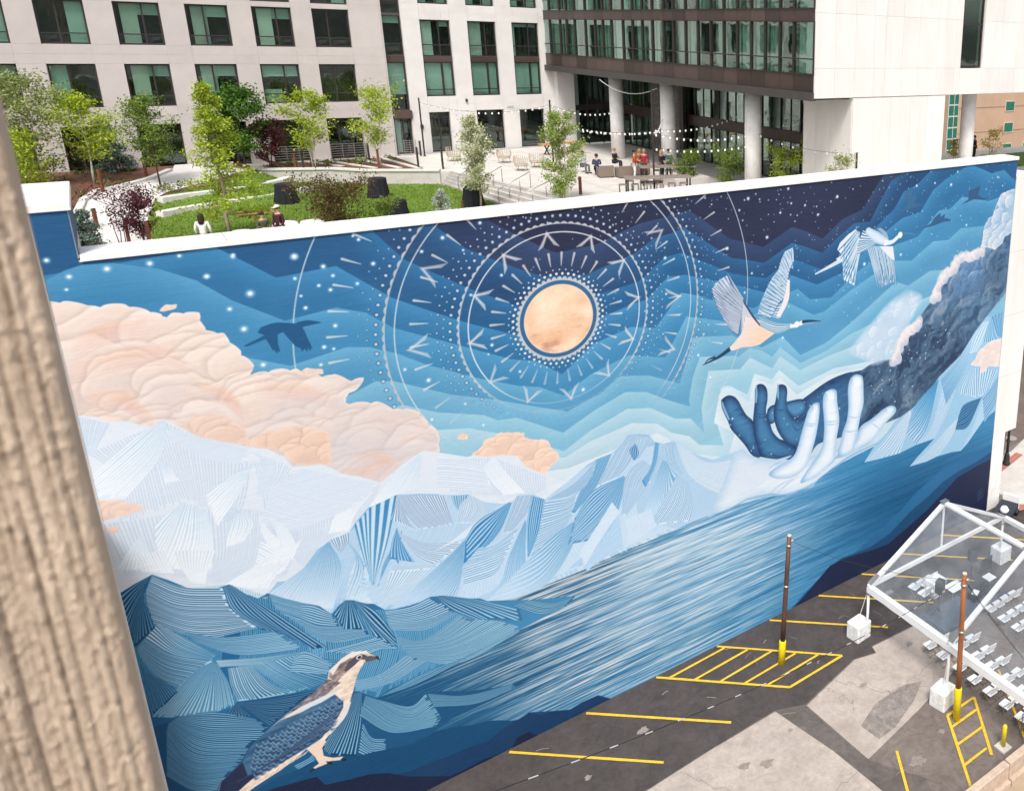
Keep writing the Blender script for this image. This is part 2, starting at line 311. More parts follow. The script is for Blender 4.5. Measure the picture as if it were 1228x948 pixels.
# ---- sky bands
IMG[:] = (41, 48, 78)
dk = fbm(TH, TW, 300, 200, 4); IMG += dk[..., None]*np.array([5, 5, 7], np.float32)
close = T('P 1230,620 560,960 200,1260 -100,1100')
bands = [
 ('b 690,165 850,245 1040,335 c 130,345 350,300 430,262 500,225 600,180 740,145 880,105 1110,265 1228,295 d 150,400 355,455 520,340 610,370 690,408 800,300 920,240 e 320,160 420,140', (50,76,118), (42,60,98)),
 ('b 380,188 560,320 680,370 870,440 1000,480 c 300,470 430,410 570,350 680,265 790,232 850,200 1120,375 1228,388 d 190,512 360,545 520,430 600,455 690,487 790,390 870,320 960,310 e 300,330 370,200 430,160', (44,104,156), (36,76,122)),
 ('b 40,230 210,383 370,455 590,552 860,650 c 300,600 450,555 590,510 640,470 740,370 840,345 1130,465 1228,472 d 200,612 370,630 520,520 690,583 870,480 e 280,490 390,380 450,270 540,220 640,120', (46,118,172), (36,92,142)),
 ('P 55,330 258,296 a 430,392 770,325 1060,490 b 0,515 140,600 480,715 600,750 840,810 c 330,730 550,640 640,610 760,480 860,470 1228,545 d 220,675 370,712 520,615 660,667 800,600 930,480 e 330,530 440,440 560,400 640,260 720,190 820,130 880,90 1020,150 1100,128 1165,195', (62,140,192), (46,116,168)),
 ('P 40,350 A 160,108 230,72 290,52 400,45 560,65 700,108 a 0,420 180,520 480,635 770,560 940,590 1060,650 b 0,690 150,770 510,865 g 820,145 960,155 1105,230 c 340,860 550,765 690,770 835,570 1000,600 d 0,740 300,800 550,690 620,750 740,740 880,600 e 400,610 540,560 680,390 750,380 830,300 1000,330 1160,270', (84,160,206), (60,136,186)),
 ('P 40,480 a 245,840 510,890 830,785 960,785 1228,850 g 0,78 160,110 340,175 620,250 860,295 980,302 1112,350 h 330,225 540,122 745,135 c 865,705 1140,740 d 170,880 500,770 640,838 700,820 850,700 e 380,715 500,715 640,590 740,580 820,505 960,490 1165,440', (104,176,214), (78,150,196)),
 ('P 40,520 B 0,750 80,710 150,672 g 60,270 150,268 480,345 740,375 1000,420 h 190,440 380,338 490,240 650,236 825,282 905,20 1140,10 i 260,100 440,172 560,112 660,215 800,150 950,30 e 400,850 480,875 620,780 700,775 1160,700', (126,188,218), (98,166,206)),
 ('P 40,560 g 100,420 215,405 400,445 660,460 740,490 850,475 1110,560 h 350,430 520,330 640,330 760,375 885,412 880,370 900,250 940,130 1130,125 i 310,225 375,175 440,190 500,225 545,170 660,260 810,190 940,100 1060,40 P 1230,300', (150,200,222), (122,184,214)),
 ('P 40,600 g 400,545 580,535 840,580 1115,665 h 320,550 530,425 660,420 800,480 890,480 965,562 950,420 990,210 1180,200 i 320,292 375,230 500,290 545,222 660,300 820,220 1000,150 P 1230,380', (178,212,228), (146,198,220)),
 ('P 40,640 g 900,700 h 180,700 320,610 560,505 700,510 780,560 880,580 940,630 1075,632 1030,480 1060,310 1130,290 i 190,400 270,395 360,440 400,320 500,352 540,300 650,390 850,290 1060,250 P 1230,450', (200,222,234), (172,208,226)),
 ('P 40,660 h 200,760 400,680 700,560 900,680 1100,700 1140,560 i 170,600 200,440 280,425 370,480 395,350 500,385 545,345 640,440 820,330 1000,290 P 1230,500', (214,228,237), (196,218,231)),
]
for bi, (s, ch, cl) in enumerate(bands):
    q = T(s)
    pre = [(-60, TH+60), (-60, -60), (q[0, 0], -60)] if bi < 3 else [(-60, TH+60), (-60, q[0, 1])]
    post = [(q[-1, 0], -60), (TW+60, -60), (TW+60, TH+60)] if bi < 3 else [(TW+60, q[-1, 1]), (TW+60, TH+60)]
    poly = np.vstack([pre, q, post]); r = cover([poly]); m, x0, y0 = r; h, w = m.shape; b = blur(m, 34); t = np.clip((b-.45)*1.9, 0, 1)[..., None]
    c = col(ch)*(1-t)+col(cl)*t; v = fbm(h, w, 160, 90, 3)[..., None]*4; s_ = IMG[y0:y0+h, x0:x0+w]; s_ += (c+v-s_)*m[..., None]
# ---- stars
def star(x, y, r, a=1.):
    r = r*.48+.4
    disc((x, y), r*2.1, (150, 200, 230), .28*a); disc((x, y), r*1.4, (190, 222, 240), .5*a); disc((x, y), r*.8, (245, 250, 252), a)
for s, r in [('a 185,272',4.5),('a 533,273',7),('a 697,328',5.5),('a 537,396',4),('a 752,380',4),('a 672,436',4),('a 738,460',4.5),('a 283,481',8),('a 35,384',5),('a 167,569',5),('a 571,495',3),('a 597,562',4.5),('a 248,682',7),('a 765,663',5),('a 702,784',5),('a 757,794',3.5),('a 357,884',6),('a 684,884',4),('a 980,312',5),('a 890,425',4),('a 897,176',4),('a 865,155',3),
  ('A 380,66',6.5),('A 245,94',5),('A 532,47',6),('A 637,20',4),('A 828,17',4),('A 1046,22',6),('A 236,140',3),('A 165,36',5),('A 735,93',5),
  ('b 640,176',4.5),('b 428,260',5),('b 310,338',4),('b 545,330',3),('b 762,472',4),('b 588,584',3.5),('g 215,203',4),('g 349,263',6),('g 558,396',4),('g 660,517',4),('g 368,485',4),('g 867,214',4),('g 708,64',4.5),('g 688,117',2.5),
  ('d 270,180',5.5),('d 497,124',4.5),('d 774,170',4.5),('d 665,271',4.5),('d 377,399',5.5),('d 152,462',4.5),('d 592,218',4),('d 514,207',3.5),('d 220,246',3.5),('d 291,603',4),('d 452,260',4),('d 250,712',4),('d 928,550',6),('e 757,224',6.5),('e 535,230',5),('e 856,484',5),('e 800,140',4),('e 653,213',4),('e 1060,175',4.5),('e 1090,230',3),('e 432,675',5.5),('e 197,736',5.5),('e 22,300',5),('c 1095,320',5),('h 280,316',6),('c 744,374',5),('c 750,578',3.5),('h 932,122',3.5),('i 150,341',5),('i 82,215',4),('i 113,97',3.5),('i 560,117',5)]:
    q = T(s)[0]; star(q[0], q[1], r)
rs = np.random.default_rng(3)
for k in range(520):
    X = rs.uniform(9, 34); Z = 19.3-abs(rs.normal(0, 3.2)); u, v = w2t(X, Z)
    if Z < 12.5 or (X < 14 and rs.random() < .6): continue
    star(u, v, rs.choice([1.0, 1.3, 1.8, 2.6], p=[.4, .3, .2, .1]), .8)
# ---- mandala in true wall circles
C0 = px2wall([(670.8, 382.3)])[0]; CT = np.array(w2t(*C0))
def rad(s): q = T(s)[0]; return float(np.hypot(*(q-CT)))
r_moon = 1.16*PPM; r1 = rad('b 862,735'); r2a = rad('b 575,735'); r2 = rad('b 522,735'); r3a = rad('b 155,790'); r3 = rad('b 98,790'); r4 = rad('a 530,615')
def ring(r, wd, c, lowfade=1., n=200, scal=0, amp=0, dark=None):
    for q in range(n):
        a0, a1 = 2*np.pi*q/n, 2*np.pi*(q+1.02)/n; am = (a0+a1)/2; sy = np.sin(am); al = 1. if sy < .55 else max(1-(sy-.55)*lowfade*2.0, .22)
        aa = np.linspace(a0, a1, 4 if not scal else 9); ro = r+wd/2+(amp*np.abs(np.sin(aa*scal/2)) if scal else 0); ri = r-wd/2
        po = np.column_stack([CT[0]+ro*np.cos(aa), CT[1]+ro*np.sin(aa)]); pi_ = np.column_stack([CT[0]+ri*np.cos(aa), CT[1]+ri*np.sin(aa)])
        paint([np.vstack([po, pi_[::-1]])], c, al*.95)
W = (222, 224, 226)
ring(r4, 2.2, (190,206,216), 2.0, 240); ring(r3a, 2.4, (200,212,220), 2.4, 240); ring(r3, 1.6, (190, 194, 200), 2.4, 240, 118, 3.6); ring(r2a, 2.6, (222,230,236), .8, 180); ring(r2, 1.6, (196, 200, 206), 1.4, 180, 84, 4)
def dots(r, n, d, lowfade=1., ph=0):
    d *= .66
    for q in range(n):
        a = 2*np.pi*(q+ph)/n; s_ = np.sin(a); al = 1. if s_ < .4 else max(1-(s_-.4)*lowfade*1.6, .1); p_ = (CT[0]+r*np.cos(a), CT[1]+r*np.sin(a))
        if al > .3: disc(p_, d*1.7, (25, 62, 104), .35*al, 12)
        disc(p_, d, (216, 224, 230), al*.85, 12)
dots(r2+17, 84, 4.6, 1.1); dots(r2+30, 84, 2.6, 1.3, .5); dots(r2+42, 84, 2.9, 1.5); dots(r2+54, 42, 1.9, 1.6, .5)
dots(r3+15, 118, 4.4, 2); dots(r3+30, 118, 2.2, 2, .5)
if True:
    for rr0, dd in ((r3+45, 2.0),): dots(rr0, 59, dd, 2.5, .5)
def rays(r0, r1_, n, w0, w1, c, lowfade=1., ph=0.):
    for q in range(n):
        a = 2*np.pi*(q+ph)/n; s_ = np.sin(a); al = 1. if s_ < .3 else max(1-(s_-.3)*lowfade*1.5, .08); e = np.array([np.cos(a), np.sin(a)]); t = np.array([-e[1], e[0]]); p0 = CT+e*r0; p1 = CT+e*r1_
        paint([np.array([p0+t*w0*.8, p1+t*w1*.8, p1+e*w1*.6, p1-t*w1*.8, p0-t*w0*.6])], c, al*.75)
# rim of the moon
aa = np.linspace(0, 2*np.pi, 90, endpoint=False); paint([np.column_stack([CT[0]+(r1)*np.cos(aa), CT[1]+(r1)*np.sin(aa)])], (48, 104, 152))
ring(r1, 3, (208, 206, 206), 0., 96, 48, 6)
for q in range(48):
    a = 2*np.pi*q/48; p_ = (CT[0]+(r1+13)*np.cos(a), CT[1]+(r1+13)*np.sin(a)); disc(p_, 5, (28, 66, 110), .35, 12); disc(p_, 3.1, (228, 232, 234), 1, 12)
    a += np.pi/48; disc((CT[0]+(r1+22)*np.cos(a), CT[1]+(r1+22)*np.sin(a)), 1.8, (220, 228, 232), .9, 10)
rays(r1+30, r1+60, 32, 1.2, 3.6, (228, 222, 220), .35, .5)
rays(r2+58, r2+92, 40, 1.0, 3.4, (226, 224, 222), 1.5); rays(r3+62, r3+96, 56, 1.0, 3.2, (222, 224, 224), 2.2)
m_, x0, y0 = cover([np.column_stack([CT[0]+r_moon*np.cos(aa), CT[1]+r_moon*np.sin(aa)])]); h, w = m_.shape
z = fbm(h, w, 60, 50, 5); yy = np.linspace(0, 1, h)[:, None]; t = np.clip(.5+.55*z, 0, 1)[..., None]; c = np.array([255, 234, 208])*t+np.array([240, 190, 152])*(1-t); c = c*(1-.14*np.clip(yy[..., None]-.6, 0, 1)*2)+np.array([232, 130, 80])*.14*np.clip(yy[..., None]-.6, 0, 1)*2
dkz = np.clip(fbm(h, w, 24, 14, 4)-.30, 0, 1)[..., None]*np.clip(yy[..., None]*1.6-.5, .15, 1); c = c*(1-dkz*.9)+np.array([186, 136, 108])*dkz*.9
s_ = IMG[y0:y0+h, x0:x0+w]; s_ += (c-s_)*m_[..., None]; ring(r_moon, 2.5, (250, 214, 186), 0, 96)
def chevron(a, r, sz, al):
    e = np.array([np.cos(a), np.sin(a)]); t = np.array([-e[1], e[0]]); tip = CT+e*r
    for s in (1, -1):
        b0 = tip-e*sz+t*s*sz*.5; wv = t*s*8-e*4
        paint([np.array([tip+e*3, b0+wv*.9, b0-wv*.7, tip-e*12])], (196, 198, 208), .75*al)
        for k in (-.5, .1, .7): stroke(np.array([tip-e*(4+4*k), b0+wv*k]), 1.1, (228, 226, 228), .8*al)
for q in range(12): a = 2*np.pi*(q-.15)/12-np.pi/2; chevron(a, (r1+60+r2a)/2+26, 34, .62 if np.sin(a) < .5 else .5)
for s in ['b 300,430','g 225,95','c 735,210','c 835,590','B 1215,560']:
    q = T(s)[0]-CT; chevron(np.arctan2(q[1], q[0]), np.hypot(*q), 40, .5)
# ---- peach clouds
cl = T('P 20,366 A 170,190 225,183 310,205 380,196 440,194 520,212 575,226 592,242 612,226 660,221 705,224 720,262 740,284 790,296 805,335 850,360 895,410 890,440 930,432 1000,424 1050,425 1065,440 1110,445 1180,450 B 0,655 50,672 100,665 75,700 40,730 40,752 90,750 150,748 200,768 260,772 305,785 330,815 355,845 372,880 380,930 k 1000,330 P 330,620 60,640')
lobes(cl, 420, 10, 66, (248,235,226), (235,214,203), (202,182,176), seed=5, cool=(206,204,212))
for s in ['A 230,420 400,370 560,350 660,375', 'A 250,330 380,270 520,250', 'A 640,610 740,590 860,640', 'A 880,680 1000,640 1170,660', 'k 20,130 200,90 440,120', 'A 300,520 420,510 540,580', 'k 560,230 700,200 860,260', 'A 900,470 1050,480 1200,520', 'A 700,470 800,500 860,560','k 500,300 650,290 800,240']:
    q = T(s)
    for dd in range(6): stroke(q+np.array([0, dd*5.5]), [1, 7-dd, 1], (238-dd*3, 186-dd*2, 156+dd*3), .22)
lobes(T('A 870,690 930,650 1010,628 1100,630 1165,650 1172,700 1175,760 1100,765 1040,750 1000,710'), 26, 14, 34, (246,220,202), (235,202,182), (200,176,168), seed=11)
lobes(T('A 640,625 720,590 800,590 860,625 890,680 800,690 700,660'), 22, 14, 34, (244,220,204), (231,202,186), (200,182,178), seed=12)
lobes(T('g 590,690 625,660 650,640 665,600 720,585 760,562 830,560 890,562 893,592 960,600 1030,606 1036,645 1065,665 1092,700 1060,730 1020,780 960,790 880,800 600,720'), 44, 10, 30, (250,228,210), (238,206,186), (210,178,160), seed=6)
lobes(T('g 510,595 522,572 545,566 572,580 570,600'), 5, 5, 10, (244,224,205), (236,206,180), (220,190,170), seed=8)
lobes(T('A 565,215 590,195 630,192 625,205 590,216'), 5, 5, 10, (248,232,220), (236,210,196), (215,180,170), seed=9)
lobes(T('A 1060,440 1090,418 1145,424 1150,440'), 5, 5, 10, (248,228,214), (236,210,196), (215,180,170), seed=10)
# ---- pale far mountains
m1 = T('P 40,500 j 35,85 100,86 170,95 230,118 280,125 330,115 400,133 480,155 520,135 555,105 640,150 740,205 890,235 960,245 1030,265 1140,275 k 189,225 240,280 330,275 400,265 480,295 520,320 620,335 740,370 800,320 860,270 920,225 980,190 1100,205 1228,225 g 600,690 690,695 760,685 850,690 900,750 1010,800 l 690,345 750,370 640,450 P 700,700 600,760 100,760')
paint(m1, lin(T('P 300,520')[0], T('P 300,700')[0], (222,232,243), (214,224,236)))
B1, L1, WH = (176,206,232), (238,245,250), (222,233,245)
for a in [('j 120,300 250,420 300,700 / 555,120 640,400 700,560 / 1050,360 1000,600 900,700',46,None,(190,210,232),.4,None),('k 60,300 100,600 300,860 / 500,340 500,620 330,860 / 740,380 640,560 420,700',50,None,(188,210,233),.4,None),('j 200,700 300,900 n 60,140 200,120 / j 900,600 900,900 n 500,120 560,190 / k 300,560 200,900 n 800,100 760,230',60,None,(188,210,233),.4,None),('l 20,240 60,340 100,430 / 340,230 360,330 420,470 / 640,340 640,400 660,440',40,None,(190,211,233),.4,None),
 ('j 555,110 400,200 120,440 / 560,120 450,300 170,545 / 570,150 520,330 330,560',14,B1,L1,.5,WH),('j 580,150 760,210 1050,270 / 570,220 800,330 1000,360',16,WH,(182,204,230),.3,None),
 ('j 1055,350 900,450 780,540 / 1060,360 980,520 855,710',9,B1,L1,.5,WH),('j 1060,350 1090,460 1160,560 / 1228,350 1260,500 1200,640',13,WH,(182,204,230),.35,None),
 ('j 660,570 560,650 490,720 / 670,580 600,760 520,944 / 740,600 740,800 680,960 / 800,640 830,800 820,960',20,B1,L1,.5,WH),('j 420,760 340,860 280,960 / 430,770 470,860 500,960',9,B1,L1,.5,WH),
 ('j 50,90 60,200 100,300 / 250,130 200,220 140,330',13,WH,(182,204,230),.4,None),('j 960,640 920,740 900,830 / 1010,640 1060,700 1000,800',8,B1,L1,.5,WH),
 ('j 530,330 540,400 560,470 / 600,390 620,430 640,450',7,B1,L1,.5,WH),('j 1090,640 1150,740 1228,800 / 1100,740 1140,820 1180,880',8,(206,222,237),L1,.5,WH),
 ('k 960,210 800,350 600,600 / 970,230 950,380 800,450',14,B1,L1,.5,WH),('k 600,420 480,560 440,660 / 700,420 600,540 560,640',10,(200,218,236),L1,.5,WH),('l 20,230 150,240 300,270 / 20,400 200,410 330,420',12,WH,(182,204,230),.3,None),
 ('l 280,290 330,370 400,440 / 340,220 400,300 520,430',10,(200,218,238),L1,.5,WH),('k 0,190 60,260 30,450 / 240,290 150,400 60,460',14,WH,(182,204,230),.35,None),('k 300,290 500,335 720,385 / 120,400 350,470 600,500 / 60,600 250,640 420,580',34,WH,(182,204,230),.3,None),
 ('k 60,700 200,760 300,680 / 20,860 120,900 200,860',9,(204,220,236),L1,.5,WH),('n 860,30 760,100 600,200 / 1000,20 900,140 850,220',13,(206,220,236),L1,.45,WH),('n 100,20 130,80 140,120 / 260,0 300,80 330,130',9,(200,218,236),L1,.45,WH),('j 1150,660 1200,820 1100,940 / 1228,690 1300,820 1280,900',8,(200,218,236),L1,.45,WH),('n 330,0 360,90 420,180 / 560,0 520,100 500,190',11,(206,220,236),L1,.45,WH)]:
    facet(a[0], a[1], a[2], a[3], a[4], a[5])
lobes(T('P 60,600 j 150,560 300,570 380,585 450,597 380,632 250,670 150,690'), 12, 10, 26, (244,222,208), (236,206,188), (200,186,184), seed=13)
lobes(T('P 100,640 j 190,745 260,715 305,722 280,742 200,755'), 5, 6, 12, (244,222,208), (238,200,176), (210,186,174), seed=14)
# ---- water
yyw = None
wt = T('P 560,745 D 610,560 720,520 860,465 1000,400 1100,355 1215,308 E 60,282 150,250 230,220 330,190 410,180 480,135 560,95 640,50 720,10 q 440,700 870,640 1080,400'); wt = np.vstack([wt, T('P 1230,520 1230,640 560,980 150,1300 60,1100 250,900 400,800')])
m_, x0, y0 = cover([wt]); h, w = m_.shape
st = fbm(h, w, 90, 2.2, 3); st2 = fbm(h, w, 420, 7, 3); big = fbm(h, w, 420, 130, 3)
yy, xx = np.mgrid[y0:y0+h, x0:x0+w].astype(np.float32)
def blob(s, rx, ry): q = T(s)[0]; return np.exp(-(((xx-q[0])/rx)**2+((yy-q[1])/ry)**2))
lit = np.clip(1.0*blob('P 760,725', 430, 330)+.75*blob('P 700,660', 330, 120)+.6*blob('P 860,680', 420, 190)-.1, 0, 1)
dkr = np.clip(1.1*blob('P 640,700', 260, 60)+.8*blob('P 540,790', 420, 150)+.9*blob('P 1090,590', 420, 150)+1.0*blob('P 430,920', 600, 170), 0, 1)
base = np.array([62, 142, 194])*(1-dkr[..., None])+np.array([18, 84, 130])*dkr[..., None]
hl = np.clip(.34+.5*st+.34*st2, 0, .8)*np.clip(lit*1.25, 0, 1); base = base*(1-hl[..., None])+np.array([218, 224, 232])*hl[..., None]
warm = np.clip(big+.1, 0, 1)*lit*np.clip(st+.2, 0, 1); base = base*(1-warm[..., None]*.7)+np.array([230, 214, 200])*warm[..., None]*.7
base += ((st*16+st2*12)*(.35+.5*(1-dkr)*.6))[..., None]
gw = np.clip(blob('P 800,700', 300, 150)*1.1+blob('P 900,640', 260, 90)*.5, 0, 1)**1.3*.42; base = base*(1-gw[..., None])+np.array([196, 218, 234])*gw[..., None]
dl = np.clip(-st-.35, 0, 1)*np.clip(lit*1.4, .15, 1); base = base*(1-dl[..., None]*.6)+np.array([48, 108, 152])*dl[..., None]*.6
s_ = IMG[y0:y0+h, x0:x0+w]; s_ += (base-s_)*m_[..., None]
# shores: right
paint(np.vstack([T('E 430,568 480,510 545,450 600,395 640,385 700,330 800,240 850,180 905,130 950,90 1020,50 1115,8'), T('P 1230,560 1230,680 900,800')]), (38, 108, 160))
paint(np.vstack([T('E 440,560 500,505 560,440 600,400 700,360 770,310 840,235 900,185 950,135 1010,95 1060,70 1120,30'), T('P 1230,580 1230,680 900,800')]), (28, 78, 124))
paint(np.vstack([T('E 450,552 500,495 560,425 590,408 625,395 700,372 760,350 830,290 900,228 1000,120 1060,85 1120,55'), T('P 1230,600 1230,690 900,800')]), (33, 42, 76))
# ---- mid blue mountains
m2 = T('n 790,320 860,240 910,175 1000,170 1060,90 k 240,930 300,860 380,750 450,700 560,650 600,590 670,510 760,480 830,440 950,433 1060,435 1100,445 l 0,440 70,440 140,440 200,437 250,460 290,480 390,490 440,480 480,440 570,438 630,465 700,410 750,372 870,270 930,235 1010,205 1060,160 1100,100 1150,95 m 370,100 400,140 450,150 510,135 600,200 730,240 900,180 1000,300 1000,440 920,460 840,510 700,560 D 1100,355 1000,400 860,465 720,520 610,560 540,570 P 560,745 300,760')
paint(m2, lin(T('P 600,600')[0], T('P 640,700')[0], (148,192,228), (172,206,234)))
BB, BL, LW = (84,160,212), (186,214,237), (226,234,246); LI = (70,132,192)
CON[:] = [.9, .4]
for a in [('k 830,445 600,800 o 250,190 / l 200,440 60,760 o 500,240',60,None,(226,236,246),.45,None),('l 200,440 60,760 o 500,240 / l 570,440 400,760 D 610,560',60,None,(222,234,246),.42,None),('l 570,440 400,760 D 610,560 / l 1010,205 780,640 D 900,450',64,None,(224,235,246),.42,None),('l 1010,205 780,640 D 900,450 / m 450,150 300,520 D 1215,310',60,None,(228,238,247),.42,None),('m 450,150 300,520 D 1150,330 / m 600,200 620,420 720,560',34,None,(180,208,232),.35,None),('k 560,650 420,760 o 0,230 / k 830,445 700,780 o 300,190',40,None,(214,228,243),.42,None)]: facet(*a)
for a in [('k 440,705 320,840 n 850,245 / k 440,708 360,850 o 0,210 / k 440,710 430,860 o 90,215 / k 450,710 520,860 o 180,262',24,(84,158,210),(206,222,240),.45,(206,222,240)),('k 545,690 600,820 o 250,182 / k 620,780 680,900 o 340,195 / k 700,900 o 330,90 420,205',11,(120,178,220),(212,226,242),.5,(204,222,240)),
 ('k 590,610 640,790 690,950 / 680,510 680,760 695,950 / 830,440 780,700 700,950',6,(66,152,208),(224,232,244),.5,(120,180,222)),('k 730,950 760,820 860,640 / 720,960 800,800 840,830',5,BB,BL,.4,None),
 ('k 450,695 480,740 510,765 / 560,655 560,700 520,770',8,LW,(70,100,150),.3,None),
 ('k 830,445 890,560 960,635 / 900,440 1000,560 1090,615 / 1100,445 1130,540 1150,600',26,LW,(92,118,168),.32,None),('k 835,450 815,520 798,578 / 860,480 900,590 950,645',9,LW,(92,118,168),.35,None),
 ('k 840,650 1000,710 1200,700 / 845,670 950,790 1060,840',12,LW,(100,132,180),.3,None),('k 830,620 800,720 790,800 / 850,690 890,760 930,820',7,(70,150,208),BL,.4,None),
 ('k 800,840 1000,835 1110,790 / 800,850 860,910 900,960',12,LW,(120,156,200),.3,None),('l 100,445 120,500 150,540 / 200,440 190,470 160,540',7,(110,172,218),LW,.4,None),('l 200,445 150,500 130,600 / 220,450 240,520 190,600 / 290,480 300,560 230,600',16,LW,(140,168,206),.3,None),
 ('l 230,600 100,700 0,760 / 400,490 300,590 180,680',12,(210,226,242),LW,.5,None),
 ('l 180,690 60,810 o 500,240 / l 170,770 80,900 o 700,190 / l 170,830 150,945 o 880,165',18,(88,160,213),(196,218,240),.42,(176,206,234)),
 ('o 430,210 480,120 510,20 / 470,240 620,120 760,0',12,LW,(150,186,220),.3,None),
 ('l 430,480 250,590 180,690 / 435,485 300,700 170,830 / 445,480 390,620 330,705',11,(62,148,208),(190,216,238),.42,None),('l 470,445 430,540 390,660 / 570,445 530,540 440,650',13,LW,(96,136,190),.35,None),
 ('l 558,445 530,600 532,790 / 630,465 600,640 540,790',7,(72,154,211),(190,216,240),.42,None),('l 520,580 430,780 370,950 o 1000,170 / l 525,600 520,800 535,950 o 1120,190',13,(82,158,212),(188,214,238),.42,(168,202,232)),
 ('l 250,740 350,720 480,620 / 160,850 300,800 420,760 / 170,950 330,900 385,840',17,(214,228,243),LI,.28,None),('l 630,480 760,460 820,420 / 600,640 700,600 780,560 / 550,790 650,720 770,590',20,(206,223,241),LI,.28,None),
 ('l 790,590 660,690 530,810 / 800,620 700,800 560,950 D 540,570 / l 820,640 760,780 640,944 D 620,560',14,(92,164,215),(196,218,240),.42,(186,212,236)),
 ('l 920,240 840,400 780,540 / 1010,205 930,380 800,540',10,(76,154,210),(196,218,240),.42,None),('l 640,470 800,370 925,240 / 760,450 850,400 900,330',12,(196,216,236),LI,.3,None),
 ('l 1110,100 1020,210 920,400 / 1150,100 1120,240 1040,345',13,LW,LI,.33,None),('l 1080,330 900,420 800,570 / 1080,340 950,540 760,720 / 1090,340 1040,540 930,690',16,(72,152,210),(198,220,241),.42,(110,174,220)),
 ('l 930,690 850,780 760,860 / 1050,540 1000,720 900,820',10,(150,194,230),(214,226,242),.4,None),
 ('m 330,240 240,330 210,560 / 410,290 340,420 240,560',19,LW,LI,.3,None),('m 300,110 290,180 270,250 / 390,115 350,180 310,240',10,LW,LI,.3,None),('m 290,150 260,190 280,240 / 305,170 310,210 290,245',4,(50,130,190),BL,.4,None),
 ('m 405,140 380,280 330,360 / 428,150 410,260 350,400',5,(82,160,214),BL,.35,None),('m 435,150 420,260 370,370 / 455,160 440,270 380,380',4,LW,LI,.3,None),('m 460,180 480,260 560,330 / 510,140 520,240 570,330',8,LW,LI,.33,None),
 ('m 450,240 380,420 280,720 / 460,250 450,380 400,560 / 470,250 500,300 530,330',14,(100,170,218),(206,224,242),.45,(178,208,236)),('m 540,330 440,500 360,620 / 570,350 560,480 480,600 / 590,360 620,480 600,590',20,(222,232,244),LI,.28,None),
 ('m 520,150 600,330 760,430 920,450 / 530,150 650,250 800,310 950,330 / 560,160 680,250 800,250 920,210',24,(214,226,240),(172,200,226),.25,(222,232,242)),
 ('m 200,560 120,680 0,840 / 225,740 120,790 20,870',11,(160,200,233),(214,227,243),.4,None),('m 160,480 60,640 -20,760 / 205,540 130,640 0,850',9,(200,219,239),(232,238,247),.45,None),('m 230,580 250,650 240,730 / 380,520 400,620 300,700',12,(196,216,238),(224,234,246),.4,None)]:
    facet(a[0], a[1], a[2], a[3], a[4], a[5])
# ---- dark striped hills
m3 = T('P 120,730 n 10,245 100,190 200,135 300,170 400,210 480,225 560,215 635,190 700,245 750,250 800,270 855,240 950,270 1050,295 1140,310 1215,360 o 180,260 220,215 260,185 300,185 370,205 415,205 480,240 540,235 620,215 680,195 740,165 800,160 900,175 1020,175 1060,190 1180,185 D 700,560 855,545 820,585 o 1228,360 1000,470 800,570 620,650 500,690 440,735 360,740 p 1000,500 900,600 P 300,960 205,1000')
paint(m3, lin(T('P 200,700')[0], T('P 600,800')[0], (16,88,140), (64,136,182)))
CON[:] = [.76, .42]
for a in [('n 20,250 60,500 200,930 / 635,190 600,560 560,900',60,None,(120,184,218),.4,None),('n 635,190 700,500 640,900 / n 1215,360 1180,560 1100,780',44,None,(120,184,218),.4,None),('o 0,230 40,420 100,640 / 480,240 560,470 440,735',40,None,(130,190,222),.4,None),('o 480,240 560,470 500,690 / o 1060,190 1000,300 900,500',46,None,(130,190,222),.4,None)]: facet(*a)
D0, DL, DW = (20,100,152), (176,212,236), (204,226,245); DD = (16,88,138)
